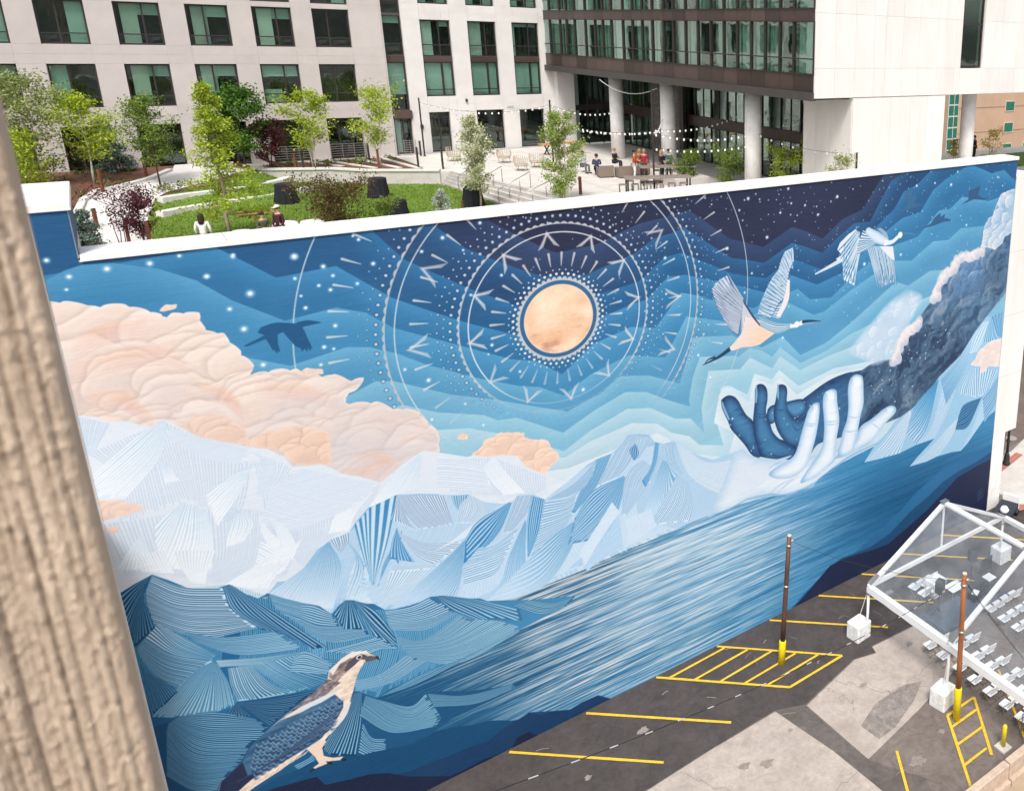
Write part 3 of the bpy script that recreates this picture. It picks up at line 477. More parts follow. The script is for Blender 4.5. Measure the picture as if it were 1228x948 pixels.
for a in [('n 200,140 100,190 15,250 / 195,145 120,290 60,440 / 190,150 130,350 105,545 / 180,155 150,250 215,440',18,(16,94,146),(120,184,218),.3,None),
 ('n 200,140 380,205 600,212 / 165,225 350,310 640,320 / 175,310 400,390 730,390 / 215,420 500,490 800,435',26,DW,DD,.45,(190,218,238)),
 ('n 605,205 650,330 820,445 / 625,195 740,350 920,462 / 640,192 880,400 1110,555 / 650,195 900,350 1190,545',10,(14,94,148),(156,200,228),.4,None),
 ('n 380,455 600,490 920,458 / 450,520 700,590 1050,555',13,(34,114,165),(172,212,236),.45,(110,176,212)),
 ('n 235,415 400,500 560,590 / 225,425 350,540 545,610 / 155,500 320,590 540,620',11,(206,228,246),DD,.38,(120,184,218)),
 ('n 155,500 300,580 545,625 / 120,550 270,660 440,700 / 120,580 230,720 360,775',20,(150,202,232),DD,.48,None),
 ('n 550,622 420,700 200,940 / 550,625 450,780 330,945 / 555,640 560,780 560,915 / 570,640 630,740 670,870',26,(56,136,184),(166,208,232),.4,(128,184,216)),
 ('n 560,620 800,605 1080,565 / 585,658 850,640 1010,600',6,(204,226,243),DD,.3,(120,180,212)),
 ('n 630,665 650,770 690,850 / 700,655 750,770 800,840 / 760,650 880,760 1010,800',15,(188,219,241),DD,.4,(150,196,222)),
 ('n 760,650 900,740 1000,800 / 890,625 1000,690 1180,750 / 1090,570 1180,610 1300,615',21,(140,192,222),(40,116,164),.42,(90,156,196)),
 ('n 860,242 1000,285 1150,315 / 880,290 1000,325 1220,362 / 900,330 1050,380 1240,400 / 1070,440 1150,480 1260,500',19,(56,134,182),(184,218,240),.48,None),
 ('n 130,640 160,800 200,930 / 170,690 230,800 260,880 / 175,690 300,760 345,800',14,(26,108,160),(134,190,222),.3,None),
 ('n 800,272 850,260 / 860,245 855,310',5,D0,DL,.35,None),
 ('o 0,210 80,217 180,262 / 0,290 100,330 220,335 / 30,345 150,372 370,350 / 60,380 200,425 400,388',22,(44,124,174),(190,221,241),.5,None),
 ('o 255,185 185,265 / 270,190 250,348 / 292,190 370,350',10,(14,96,148),(150,202,230),.4,None),('o 300,190 360,290 420,388 / 312,190 400,310 550,448 / 322,192 430,250 530,375',6,(14,94,146),(158,204,231),.42,None),
 ('o 480,248 620,222 740,168 / 500,320 700,300 862,240 / 525,358 720,350 890,262',18,(82,152,196),(196,224,242),.48,(60,136,184)),
 ('o 770,165 860,240 1010,300 / 785,160 930,220 1070,290 / 800,160 1010,210 1260,300 / 820,160 1000,182 1240,235',9,(14,96,150),(150,200,230),.42,(80,150,194)),
 ('o 540,390 700,408 900,272 / 560,430 800,402 970,292 / 580,470 850,440 1130,302 / 610,485 900,480 1240,335 / 600,510 900,540 1240,365',32,(78,150,192),(176,212,234),.42,(120,180,212)),
 ('o 130,475 300,432 440,390 / 380,495 470,462 555,462',9,(60,138,184),(186,219,240),.5,None),('o 300,640 450,605 600,495 / 320,700 520,650 715,530',12,(80,150,192),(180,215,236),.48,None),
 ('o -30,500 40,478 180,545 / -60,590 60,600 160,605',10,(70,144,188),(184,217,238),.5,None),('o 460,725 700,600 900,520 / 440,735 700,640 1228,362',4,(90,158,196),(150,198,224),.3,None),('D 700,560 780,570 860,546 / 640,580 740,610 820,585',8,(40,124,170),(176,212,232),.45,None)]:
    facet(a[0], a[1], a[2], a[3], a[4], a[5])
# ---- lowest striped hill and dark slopes
m4 = T('P 150,880 p 0,560 60,520 130,520 280,500 345,500 395,440 600,410 840,372 1060,380 1100,385 1190,420 o 440,740 560,750 640,735 700,712 780,700 960,700 1100,680 D 600,865 680,850 F 560,420 430,480 360,530 280,575 150,600 60,625 p 900,740 700,840 560,900 440,990 100,1200')
paint(m4, (22,84,130))
for a in [('p 70,520 300,500 520,540 / 40,540 250,600 580,590 / 10,560 200,680 470,690 / 0,600 150,760 430,760 / 0,700 150,820 390,810 / 0,780 150,870 340,860 / 0,860 150,940 300,940',50,(28,96,144),(136,194,224),.42,None),
 ('p 400,442 600,422 840,375 / 415,462 600,500 690,485 / 430,465 520,530 580,575',17,(18,78,124),(84,156,200),.3,None),('p 345,500 370,470 395,442 / 400,520 400,480 397,442 / 480,520 430,480 400,442',8,(18,76,122),(100,170,210),.3,None),
 ('p 1065,390 960,560 880,700 / 1085,387 1000,600 930,745 / 1105,387 1100,560 1070,752',13,(20,82,128),(112,180,214),.42,None),
 ('o 440,748 620,785 710,715 / 370,725 600,860 760,790 / 360,760 560,890 800,850 / 335,840 520,935 770,900',28,(34,106,152),(152,206,230),.45,(70,144,184)),
 ('o 720,715 950,722 1228,650 / 760,790 1000,770 1210,685',11,(44,116,160),(150,202,226),.4,None),('p 1110,560 1160,640 1240,650 / 1085,730 1160,755 1240,735',10,(40,112,158),(140,198,224),.45,None),('p 720,800 800,760 830,730 / 760,840 820,800 850,790',5,(60,130,176),(140,194,222),.4,None)]:
    facet(a[0], a[1], a[2], a[3], a[4], a[5])
paint(np.vstack([T('p 440,990 560,900 640,860 700,840 900,745 1228,745 F 60,625 150,600 280,575 360,530 420,515 500,505 560,490 600,488 640,490 690,480 700,460 790,455'), T('P 700,1000 150,1300')]), (16,74,118))
paint(np.vstack([T('F 270,672 350,640 430,610 500,580 560,560 600,525 640,500 700,462 745,470 790,455 850,450 890,425 950,398 1000,412 1050,392'), T('P 700,1000 150,1300 300,960')]), (20,60,102))
paint(np.vstack([T('P 180,990 p 560,945 620,925 F -60,690 -30,720 60,700 130,682 200,678 270,690 340,690 420,688 470,665 540,628 590,612 640,590 660,550 700,530 740,545 780,520'), T('P 700,1000 150,1300')]), (24,36,66))
# ---- arm of cloud
CON[:] = [.92, .3]
arm = T('e 1185,250 1150,252 1120,268 1085,280 1062,330 1040,380 1030,420 1000,440 970,500 962,560 950,620 900,650 860,668 800,690 740,760 700,800 655,870 650,943 q 640,20 600,50 560,95 525,150 515,230 440,240 380,262 340,290 i 960,310 900,325 840,350 780,400 720,440 690,470 700,560 760,650 980,640 q 450,590 620,520 700,420 760,330 880,210 960,80 1020,0 e 1130,900 1145,600')
m_, x0, y0 = cover([arm]); h, w = m_.shape; yy, xx = np.mgrid[y0:y0+h, x0:x0+w].astype(np.float32)
w1 = rotn(xx, yy, -.8, 60, 60, 3, 41)*34; w2 = rotn(xx, yy, -.8, 60, 60, 3, 42)*34
tex = rotn(xx+w1, yy+w2, -.75, 95, 26, 5, 43); cres = 1-np.abs(rotn(xx+w1*1.4, yy+w2*1.4, -.75, 80, 30, 4, 44))*2.6
dkm = np.clip(.32+.8*blob('q 760,230', 170, 190)+.9*blob('q 520,480', 280, 130)+.5*blob('i 1000,420', 240, 100)+.6*blob('e 1040,800', 80, 110)-.35*blob('e 900,760', 90, 90), 0, 1)
v = np.clip(.52+.56*tex+.16*np.clip(cres, -1, 1)-.36*(dkm-.3), 0, 1)[..., None]
c = np.where(v > .55, np.array([104, 150, 194])+(np.array([216, 228, 240])-np.array([104, 150, 194]))*(v-.55)/.45, np.array([36, 66, 114])+(np.array([112, 160, 202])-np.array([36, 66, 114]))*v/.55)
s_ = IMG[y0:y0+h, x0:x0+w]; s_ += (c-s_)*m_[..., None]
sav = IMG[y0:y0+h, x0:x0+w].copy(); lobes(arm, 130, 18, 64, (196,216,236), (96,144,190), (36,66,114), seed=21, light=(-.75,-.6), bump=False); IMG[y0:y0+h, x0:x0+w] *= (1-.30*dkm*m_)[..., None]; sav *= (1-.30*dkm*m_)[..., None]; fm = (.8-.5*dkm)[..., None]; IMG[y0:y0+h, x0:x0+w] = sav*(1-fm)+IMG[y0:y0+h, x0:x0+w]*fm
lobes(T('e 1185,250 1150,252 1120,268 1085,280 1062,330 1040,380 1030,420 1000,440 970,500 962,560 950,620 1040,640 1090,600 1100,560 1150,530 1175,400'), 60, 9, 34, (250,238,232), (176,204,228), (84,140,188), seed=22, light=(-.9,-.3))
for s in ['e 945,640 900,650 860,668 800,690 740,760 700,800 655,870 650,943', 'q 640,20 600,50 560,95 525,150 515,230']:
    q = resamp(T(s), 26); rr = np.random.default_rng(4)
    for k in rr.permutation(26):
        for z in range(2):
            c_ = q[k]+rr.normal(0, 6, 2)+np.array([9, 8]); rd = rr.uniform(7, 19)
            for f_ in range(6): disc(c_+[rd*.13*f_, rd*.13*f_], rd*(1-.09*f_), (246-13*f_, 232-8*f_, 226-2*f_), .42, 18)
lobes(T('C 610,560 640,520 700,450 740,400 765,375 800,350 830,335 870,345 890,365 860,400 850,430 800,500 785,570 700,600 660,570'), 50, 8, 26, (230,236,245), (200,218,236), (156,192,220), seed=23, light=(-.7,-.6), feather=14)
# ---- ice blades on the right
paint(T('q 350,798 410,700 470,640 520,570 610,505 700,420 760,330 880,210 960,80 1020,0 1110,-20 1120,200 1085,500 1050,530 960,605 920,680 880,735 830,742 740,768 690,795 600,820 640,770 735,668 640,700 540,750 430,780'), (150,196,228))
for a in [('q 350,798 420,720 600,510 / 430,778 520,690 605,520 / 545,745 580,650 620,560',9,(196,218,240),(120,166,206),.25,(214,228,244)),('q 600,560 640,470 750,350 / 580,640 680,520 740,360 / 640,700 700,600 760,340',11,(180,210,236),(60,140,195),.3,(60,150,205)),
 ('q 640,700 720,600 790,340 / 735,665 800,540 850,400',9,(206,224,243),(110,160,205),.28,None),('q 600,818 700,730 800,620 / 700,790 780,700 860,560 / 760,760 830,660 880,540',11,(190,214,238),(120,166,206),.25,(210,226,243)),
 ('q 770,340 860,240 960,80 / 800,480 900,300 1000,60',12,(70,154,208),(206,226,244),.35,(170,206,234)),('q 940,270 880,380 870,420 / 960,280 960,400 960,440 / 1080,290 1060,340 1030,420',16,(196,218,240),(70,150,204),.3,None),
 ('q 1000,30 950,120 930,200 / 1040,20 1010,120 970,190',4,(206,226,244),(150,194,228),.3,None),('q 1045,0 1080,100 1100,110 / 1110,-30 1110,60 1112,110',8,(60,150,206),(210,230,246),.35,None),('q 1045,0 1020,80 1000,150 / 1050,0 1070,90 1090,120',7,(150,200,232),(40,130,190),.3,None),
 ('q 870,540 900,480 1000,440 / 850,620 920,600 990,450',9,(30,90,144),(70,150,204),.35,None),('q 880,735 940,620 1000,450 / 920,690 1020,540 1085,400',9,(150,196,228),(200,222,240),.4,None),('q 1000,440 1050,380 1100,300 / 1010,580 1070,480 1095,380',8,(110,170,214),(170,206,234),.35,None)]:
    facet(a[0], a[1], a[2], a[3], a[4], a[5])
lobes(T('q 935,262 965,225 975,190 1010,160 1050,130 1100,120 1125,122 1120,270 1060,270 1030,270 1010,300 985,305 990,270 960,268'), 26, 8, 24, (250,238,232), (236,218,210), (206,196,204), seed=31)
# ---- hands
CON[:] = [1., 0.]
DM, DE = (72,134,182), (30,62,104)
def shape(sp, mid, edge, r, hi=None, grain=0., lo_fade=None, off=(-.35, -.5), fadex=None):
    """a painted form with a shaded rim that follows its own outline"""
    P = T(sp); P = np.vstack([resamp(np.vstack([P, P[:1]]), 5*len(P))[:-1]]); m, x0, y0 = cover([P]); h, w = m.shape; pd = int(r*2)+2; mp_ = np.pad(m, pd); b_ = blur(mp_, max(int(r), 1)); bb = b_[pd:-pd, pd:-pd]; t_ = np.clip((bb-.5)*2.1, 0, 1)[..., None]; c = col(edge)*(1-t_)+col(mid)*t_
    if hi is not None:
        sx, sy = int(off[0]*r), int(off[1]*r); sh = b_[pd+sy:pd+sy+h, pd+sx:pd+sx+w]; l = np.clip((bb-sh)*2.2, 0, 1)[..., None]; l2 = np.clip((sh-bb)*2.0, 0, 1)[..., None]; c = c+(col(hi)-c)*l2*.6; c = c+(col(edge)-c)*l*.6
    if grain: c = c+fbm(h, w, 26, 10, 4)[..., None]*grain
    if fadex: m = m*np.clip((T(fadex)[1, 0]-(np.arange(w)+x0))/(T(fadex)[1, 0]-T(fadex)[0, 0]), 0, 1)[None]
    s_ = IMG[y0:y0+h, x0:x0+w]; s_ += (c-s_)*m[..., None]
DMc, DEc, DHc = (62,122,170), (26,58,102), (104,166,204)
shape('i 668,470 720,430 800,372 880,332 962,310 1040,340 1090,430 1070,560 1000,640 860,690 760,720 700,800 640,800 600,700 620,600 650,540', (52,104,152), (30,62,106), 22, (92,150,192), 10, fadex='i 880,500 1075,500')
shape('i 475,522 500,500 580,480 660,464 692,480 690,530 655,560 615,570 590,545 560,545 520,590 490,605 468,570', (76,138,184), DEc, 9, DHc)
shape('i 430,790 440,740 520,690 600,700 680,640 700,690 690,780 600,806 500,802', (48,100,148), DEc, 14, (84,142,184), 8)
shape('i 212,470 235,450 262,443 290,454 312,480 332,518 356,556 386,582 400,620 408,680 426,740 432,792 402,791 376,770 346,725 300,672 266,632 250,590 228,545 214,505', DMc, DEc, 13, DHc, 6)
shape('i 403,410 414,386 436,378 460,390 473,420 474,470 466,520 470,565 488,600 505,650 542,690 602,722 640,742 622,788 560,800 500,800 440,788 420,740 400,670 392,600 396,540 402,480', DMc, DEc, 13, DHc, 6)
shape('i 532,386 555,381 577,390 586,420 583,470 590,520 612,560 642,582 672,572 700,545 708,600 686,680 642,726 600,722 560,690 530,640 512,580 510,520 522,460', DMc, DEc, 12, DHc, 6)
for s1 in ['i 218,472 236,520 262,580 252,585 232,545 214,500', 'i 406,390 414,384 418,440 412,492 405,470', 'i 530,376 538,384 540,430 536,470 527,450']: paint(T(s1), (132,186,216), .85)
for s1 in ['i 300,560 330,552 352,560','i 285,530 312,520','i 405,545 435,552 465,545','i 402,560 435,568 466,560','i 520,520 552,528 580,520','i 610,600 640,640 690,610','i 470,760 540,790 620,770','i 560,700 620,730 670,700']: stroke(T(s1), [.6, 2.2, .6], (28,62,106), .55)
WHD, WE, WH2 = (226,236,246), (146,188,224), (246,250,253)
shape('m 850,200 900,182 940,215 1000,232 1080,240 1180,216 i 560,818 620,800 720,790 800,762 900,735 1000,640 1080,600 1130,600 1100,700 1050,712 950,778 850,850 760,920 730,960 m 1228,414 1190,432 1140,441 1080,431 1000,440 920,462 840,512 760,545 700,560 780,400', (222,231,242), (176,206,232), 20, WH2, 3)
for k in range(26):
    u = k/25.; q = T('m %.0f,%.0f %.0f,%.0f i %.0f,%.0f' % (720+60*u, 250+230*u, 960, 262+150*u, 500, 820+70*u)); stroke(q, [.6, 1.5, .3], (188,210,232), .4)
shape('i 1128,522 1165,502 1194,505 1203,526 1190,552 1150,592 1112,642 1080,690 1020,732 960,764 905,790 850,800 930,740 975,695 990,640 1012,608 1052,584 1095,550', WHD, WE, 13, WH2, 3)
shape('i 945,345 970,325 1000,328 1015,346 1018,430 1018,490 1001,560 986,640 970,720 956,762 920,778 880,790 872,760 886,716 900,650 924,580 932,500 929,420 935,370', WHD, WE, 12, WH2, 3)
shape('i 800,424 825,410 850,408 866,421 869,480 878,540 880,600 867,680 861,760 850,815 800,862 740,910 660,940 690,880 730,825 766,770 786,720 795,640 793,570 787,500 790,450', WHD, WE, 12, WH2, 3)
shape('i 738,487 755,483 768,491 768,545 760,610 745,690 716,790 690,850 620,905 530,915 480,890 530,845 590,812 626,780 646,730 668,650 685,590 700,540 718,505', WHD, WE, 12, WH2, 3)
for s1 in ['i 735,500 752,494 760,505 752,540 736,545', 'i 806,425 832,414 852,424 852,462 822,470', 'i 955,345 978,334 1003,342 1004,385 968,392','i 1150,516 1178,508 1190,520 1172,542 1156,535']: paint(T(s1), (240,246,250), .6)
for s1 in ['i 690,610 720,618 750,612','i 694,600 722,606 752,600','i 792,600 834,610 876,600','i 794,585 834,594 876,586','i 905,640 940,650 980,640','i 925,560 965,570 1000,560','i 1060,600 1095,622 1110,640','i 880,745 860,800 790,870','i 700,850 760,790 775,770','m 1040,300 1080,268 1140,250','m 1060,430 1100,390 1180,350','m 1090,436 1150,380 1220,330','i 960,765 1010,735 1080,700']: stroke(T(s1), [.5, 2.6, .6], (138,182,220), .55)
stroke(T('m 700,565 840,512 920,466 1080,436 1140,444 i 730,950 850,856 950,782 1100,712'), [1, 4, 5, 5, 2], (96,158,206), .5)
for k in range(60):
    q = T('i %d,%d' % (RNG.integers(260, 1180), RNG.integers(420, 790)))[0]; v = IMG[int(q[1]), int(q[0])]
    if v[0] < 120: star(q[0], q[1], RNG.choice([1.2, 1.8, 2.6]), .8)
for k in range(70):
    u = RNG.random(); q = T('i %.0f,%.0f' % (1000+u*520+RNG.normal(0, 45), 500-u*420+RNG.normal(0, 60)))[0]
    if 0 < q[0] < TW-1 and IMG[int(q[1]), int(q[0]), 0] < 120: star(q[0], q[1], RNG.choice([1., 1.8, 3.]), .85)
star(*T('i 517,637')[0], 5); star(*T('i 275,575')[0], 3.5)
# ---- birds
facet('d 240,750 190,700 150,615 / 238,760 150,700 100,645 / 235,775 130,740 65,690 / 232,800 140,790 75,730 / 230,830 150,830 95,790 / 222,890 160,880 120,840 / 215,945 190,930 150,890', 15, (206,222,240), (110,130,168), .3)
feathers('d 242,752 238,775 235,800 230,850 222,900 215,945', 'd 152,605 98,638 62,684 70,735 88,795 150,895', 16, 3.2, (210,224,240), (48,66,108))
facet('d 240,760 232,850 235,945 / 262,790 300,850 330,900', 6, (216,220,232), (150,150,170), .25)
paint(T('i 242,190 290,140 325,95 340,40 350,0 390,5 430,20 515,92 430,157 380,168 330,172 280,190'), lin(T('i 300,80')[0], T('i 400,150')[0], (234,222,222), (244,212,188)))
stroke(T('i 262,180 200,225 108,272'), [6, 4, 1], (34,66,104)); stroke(T('i 180,225 140,240 120,262'), [3, 2, 1], (34,66,104)); stroke(T('d 245,765 300,850 340,900'), [2,3,2], (60,80,120))
facet('d 330,830 400,800 470,770 / 340,840 420,850 440,860', 5, (224,234,244), (30,120,170), .4)
facet('d 400,850 360,850 325,828 / 440,770 390,780 340,770 / 475,740 420,730 372,695 / 490,660 450,660 405,630 / 495,610 470,610 440,585 / 500,590 480,570 458,525 / 512,570 495,540 478,480 / 524,580 524,520 520,458', 21, (200,220,238), (90,150,196), .32)
feathers('d 400,850 445,770 475,740 492,660 500,600 515,560 524,540', 'd 322,832 335,765 368,692 400,628 436,580 455,522 521,452', 19, 3.6, (226,236,246), (40,104,158))
stroke(T('d 440,850 485,750 500,640'), [7, 9, 4], (236,230,232)); facet('d 330,850 430,885 515,888 / 340,905 430,942 520,912', 5, (232,240,246), (20,110,158), .45)
stroke(T('d 508,900 530,900 560,890'), [4, 5.5, 6], (236,240,245)); disc(T('d 545,892')[0], 9, (238,238,242)); disc(T('d 570,885')[0], 7, (232,236,242)); stroke(T('d 575,878 620,872 682,874'), [4, 3, .8], (30,60,96)); stroke(T('d 580,892 620,886 670,877'), [3, 2, .8], (120,170,205))
stroke(T('d 810,520 740,560 648,608'), [7, 5, 2], (206,222,238)); paint(T('d 880,352 835,385 790,430 775,468 800,500 765,522 805,540 815,600 830,560 900,400'), (222,230,242))
facet('d 885,358 820,430 800,500 / 890,365 830,500 812,640 / 905,370 880,520 870,672', 9, (222,232,244), (34,124,176), .38)
feathers('d 880,360 890,375 900,400 905,470', 'd 772,478 802,560 812,655 868,680', 11, 3.4, (228,236,246), (40,120,172))
facet('d 920,360 960,380 1000,400 / 890,440 930,430 985,425 / 885,500 940,470 990,440', 9, (222,232,244), (24,104,156), .42)
facet('d 950,470 1000,560 1015,685 / 985,450 1040,560 1050,670 / 1020,450 1075,560 1085,650 / 1075,455 1100,540 1110,655', 13, (206,224,240), (18,100,152), .5)
feathers('d 950,465 985,450 1030,450 1078,455', 'd 1012,695 1045,690 1085,670 1114,662', 15, 3.2, (214,228,242), (18,96,150))
paint(T('d 1015,450 1090,450 1100,530 1080,520 1060,500 1040,480'), (226,230,240)); facet('d 1020,345 1050,370 1065,405 / 1000,350 1030,380 1050,405', 4, (222,232,242), (24,84,132), .4)
limb('d 950,365 1000,400 1050,425', [4,6,4], (214,228,242), (150,190,222)); stroke(T('d 1040,432 1085,425 1120,395'), [8, 6, 6], (226,234,244)); disc(T('d 1131,386')[0], 9.5, (236,240,246)); stroke(T('d 1148,376 1185,378 1228,386'), [4, 2.5, .8], (70,130,180))
SH = (34,96,146)
paint(T('a 325,702 345,672 400,652 440,645 500,648 565,652 590,690 612,740 637,790 628,790 625,806 610,790 606,812 590,792 580,812 568,790 540,780 500,735 470,700 440,712 440,760 455,815 442,806 436,822 420,800 412,804 390,765 370,738 350,748 262,782 248,776 330,735 365,718'), (30,88,138)); stroke(T('a 550,662 610,648 682,645'), [6, 5, 1], (30,88,138))
paint(T('e 410,402 462,372 480,340 455,300 452,275 482,250 495,285 512,305 526,258 530,310 520,345 560,350 602,340 545,362 470,388'), (58,104,148), .85)
paint(T('e 818,356 868,318 872,262 905,250 945,232 940,262 930,290 965,310 1012,304 960,322 905,318 865,335'), (48,86,130), .9)
paint(T('e 572,506 628,472 648,438 690,402 688,432 718,412 712,440 735,440 762,455 705,465 640,490'), (44,90,136), .9)
# ---- hawk
HK = T('p 1130,150 1160,172 1205,186 1203,206 1190,200 1150,207 1120,215 1092,260 1075,300 1062,350 1055,380 1040,430 980,560 900,650 880,680 800,700 730,760 640,830 560,880 500,920 430,970 280,980 310,890 430,780 480,690 570,600 700,490 830,390 910,310 918,265 980,200 1050,155')
m_, x0, y0 = cover([HK]); h, w = m_.shape; z = fbm(h, w, 12, 5, 4); c = np.array([232, 212, 194])+z[..., None]*22; s_ = IMG[y0:y0+h, x0:x0+w]; s_ += (c-s_)*m_[..., None]
def textured(s, c, amp, sx, sy):
    m_, x0, y0 = cover([T(s)]); h, w = m_.shape; z = fbm(h, w, sx, sy, 4)[..., None]; s_ = IMG[y0:y0+h, x0:x0+w]; s_ += (np.array(c)+z*amp-s_)*m_[..., None]
textured('p 640,545 700,490 830,390 910,310 960,320 985,330 900,400 780,460', (128,118,124), 40, 7, 4)
textured('p 918,300 925,255 980,200 1040,190 1075,195 1040,250 990,300 960,330', (150,132,128), 40, 8, 5)
paint(T('p 920,262 985,200 1050,156 1130,150 1140,165 1090,170 1040,190 980,225 940,290'), (232,226,220))
textured('p 285,980 310,890 430,780 480,690 570,600 640,545 760,500 950,395 1000,440 1000,470 950,560 870,650 780,710 640,790 480,880 380,960', (62,104,142), 26, 30, 8)
paint(T('p 285,990 310,890 430,780 460,860 520,840 400,950'), (34,46,76))
stroke(T('p 670,525 780,470 870,430 965,380'), [1, 5, 6, 3], (214,222,230)); stroke(T('p 1030,440 1000,520 920,620'), [5, 5, 3], (226,220,216))
rr = np.random.default_rng(2)
for row in range(9):
    for k in range(15):
        fx = k/14.; x = 470+fx*500-row*6; y = 700-fx*290+row*(24-fx*5)+rr.uniform(-6, 6)
        if not (470 < x < 985): continue
        q = T('p %.0f,%.0f %.0f,%.0f %.0f,%.0f' % (x, y, x+12, y+18, x+34, y+6)); stroke(q, [.6, 1.7, .6], (132,170,198), .75); stroke(q+[0, 5], [.5, 3, .5], (30,58,94), .55)
for k in range(12): t = k/11.; q = T('p %.0f,%.0f %.0f,%.0f' % (980-t*60, 470+t*130, 700-t*330, 720+t*190)); stroke(q, [1, 2.4, .6], (36,50,84) if k % 2 else (84,120,156), .6)
stroke(T('p 1010,265 1060,210 1095,185 1130,190'), [3, 8, 7, 4], (86,80,92)); disc(T('p 1090,186')[0], 5.5, (240,240,236)); disc(T('p 1091,187')[0], 3.6, (40,50,60))
paint(T('p 1122,185 1150,178 1196,184 1206,204 1192,198 1160,208 1125,214'), (92,88,100)); paint(T('p 1180,178 1200,182 1207,206 1190,198'), (44,44,60))
paint(T('p 790,705 880,655 905,660 880,700 890,745 940,755 1000,748 985,768 920,775 905,790 850,812 832,824 828,812 862,788 835,745'), (238,212,192)); paint(T('p 900,775 940,780 935,795 915,790'), (30,40,60)); paint(T('p 985,760 1020,758 1010,775 990,772'), (30,40,60)); paint(T('p 830,812 845,822 800,842'), (30,40,60))
for k in range(20): t = k/19.; q = T('p %.0f,%.0f %.0f,%.0f' % (800-t*330, 715+t*200, 770-t*350, 745+t*210)); stroke(q, [.8, 2, .5], (206,176,154) if k % 2 else (246,234,222), .7)
# signature lines low at the right, as plain marks
for k in range(5): stroke(T('P %.1f,%.1f %.1f,%.1f' % (1172, 598-k*2.6+3, 1178+(k % 2)*1.6, 595-k*2.6)), .7, (120,150,180), .7)
# paint grain and roller marks, a slight unevenness of the real coat
gr = fbm(TH, TW, 5, 2, 2)*1.6+fbm(TH, TW, 700, 260, 3)*3+fbm(TH, TW, 40, 2.4, 2)*1.8
IMG += gr[..., None]; IMG = np.clip(IMG, 0, 255)
# ================================================================ palette (real base colours)
A = lin8
white_paint = mat('white_paint', (.80,.78,.76), .6, .09, 2.2, .08, 40)
cream_wall = mat('white_fibre_panel', (.75,.72,.685), .6, .07, .9, .05, 30, rnd=.07, stretch=(1,1,.2))
f1_wall = mat('warm_grey_panel', (.52,.475,.46), .75, .05, .8, .08, 30, rnd=.035)
f2_wall = mat('pale_panel', (.66,.635,.62), .7, .05, .8, .06, 30, rnd=.035)
dark_metal = mat('dark_bronze_metal', (.035,.028,.027), .45, .1, 3)
brown_panel = mat('brown_metal_panel', (.075,.048,.042), .4, .1, 2, spec=.5, rnd=.45)
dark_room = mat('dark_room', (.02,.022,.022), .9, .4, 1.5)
blind = mat('pale_blind', (.40,.58,.50), .8, .06, 1, rnd=.2)
blind_w = mat('cream_blind', (.52,.62,.54), .8, .06, 1, rnd=.2)
concrete = mat('paving_concrete', (.53,.50,.475), .85, .1, 1.3, .15, 50)
rust = mat('rusted_steel', (.16,.055,.03), .85, .35, 9, .3, 80)
steel = mat('brushed_steel', (.42,.40,.38), .35, .1, 6, metal=.9)
black_cloth = mat('black_cloth', (.012,.013,.018), .9, .2, 8)
bulb_m = mat('frosted_bulb', (.85,.85,.82), .3, .02, 3)
wicker = mat('pale_wicker', (.50,.42,.33), .8, .25, 40, .4, 90)
taupe = mat('taupe_weave', (.22,.17,.14), .8, .2, 40, .3, 90)
yellow = mat('yellow_road_paint', (.72,.45,.03), .65, .18, 9, .15, 80)
yellow2 = mat('yellow_gloss_paint', (.78,.60,.01), .4, .08, 8)
white_plastic = mat('white_plastic', (.80,.80,.80), .4, .03, 3)
black_plastic = mat('black_plastic', (.02,.02,.022), .5, .2, 6)
def glass_mat():
    m = bpy.data.materials.new('tinted_glass'); m.use_nodes = True; t = m.node_tree; N = t.nodes; N.clear(); L = t.links
    o = N.new('ShaderNodeOutputMaterial'); mx = N.new('ShaderNodeMixShader'); tr = N.new('ShaderNodeBsdfTransparent'); gl = N.new('ShaderNodeBsdfGlossy'); fr = N.new('ShaderNodeFresnel'); ma = N.new('ShaderNodeMath')
    tr.inputs[0].default_value = (.88,.95,.92,1); gl.inputs[0].default_value = (.85,.95,.92,1); gl.inputs[1].default_value = .01; fr.inputs[0].default_value = 1.45; ma.operation = 'MULTIPLY_ADD'; ma.inputs[1].default_value = .55; ma.inputs[2].default_value = .05
    L.new(fr.outputs[0], ma.inputs[0]); L.new(ma.outputs[0], mx.inputs[0]); L.new(tr.outputs[0], mx.inputs[1]); L.new(gl.outputs[0], mx.inputs[2])
    nz = N.new('ShaderNodeTexNoise'); nz.inputs['Scale'].default_value = .9; bp = N.new('ShaderNodeBump'); bp.inputs['Strength'].default_value = .06; bp.inputs['Distance'].default_value = .2; L.new(nz.outputs[0], bp.inputs['Height']); L.new(bp.outputs[0], gl.inputs['Normal']); L.new(mx.outputs[0], o.inputs[0]); return m
glass = glass_mat(); MT['glass'] = glass
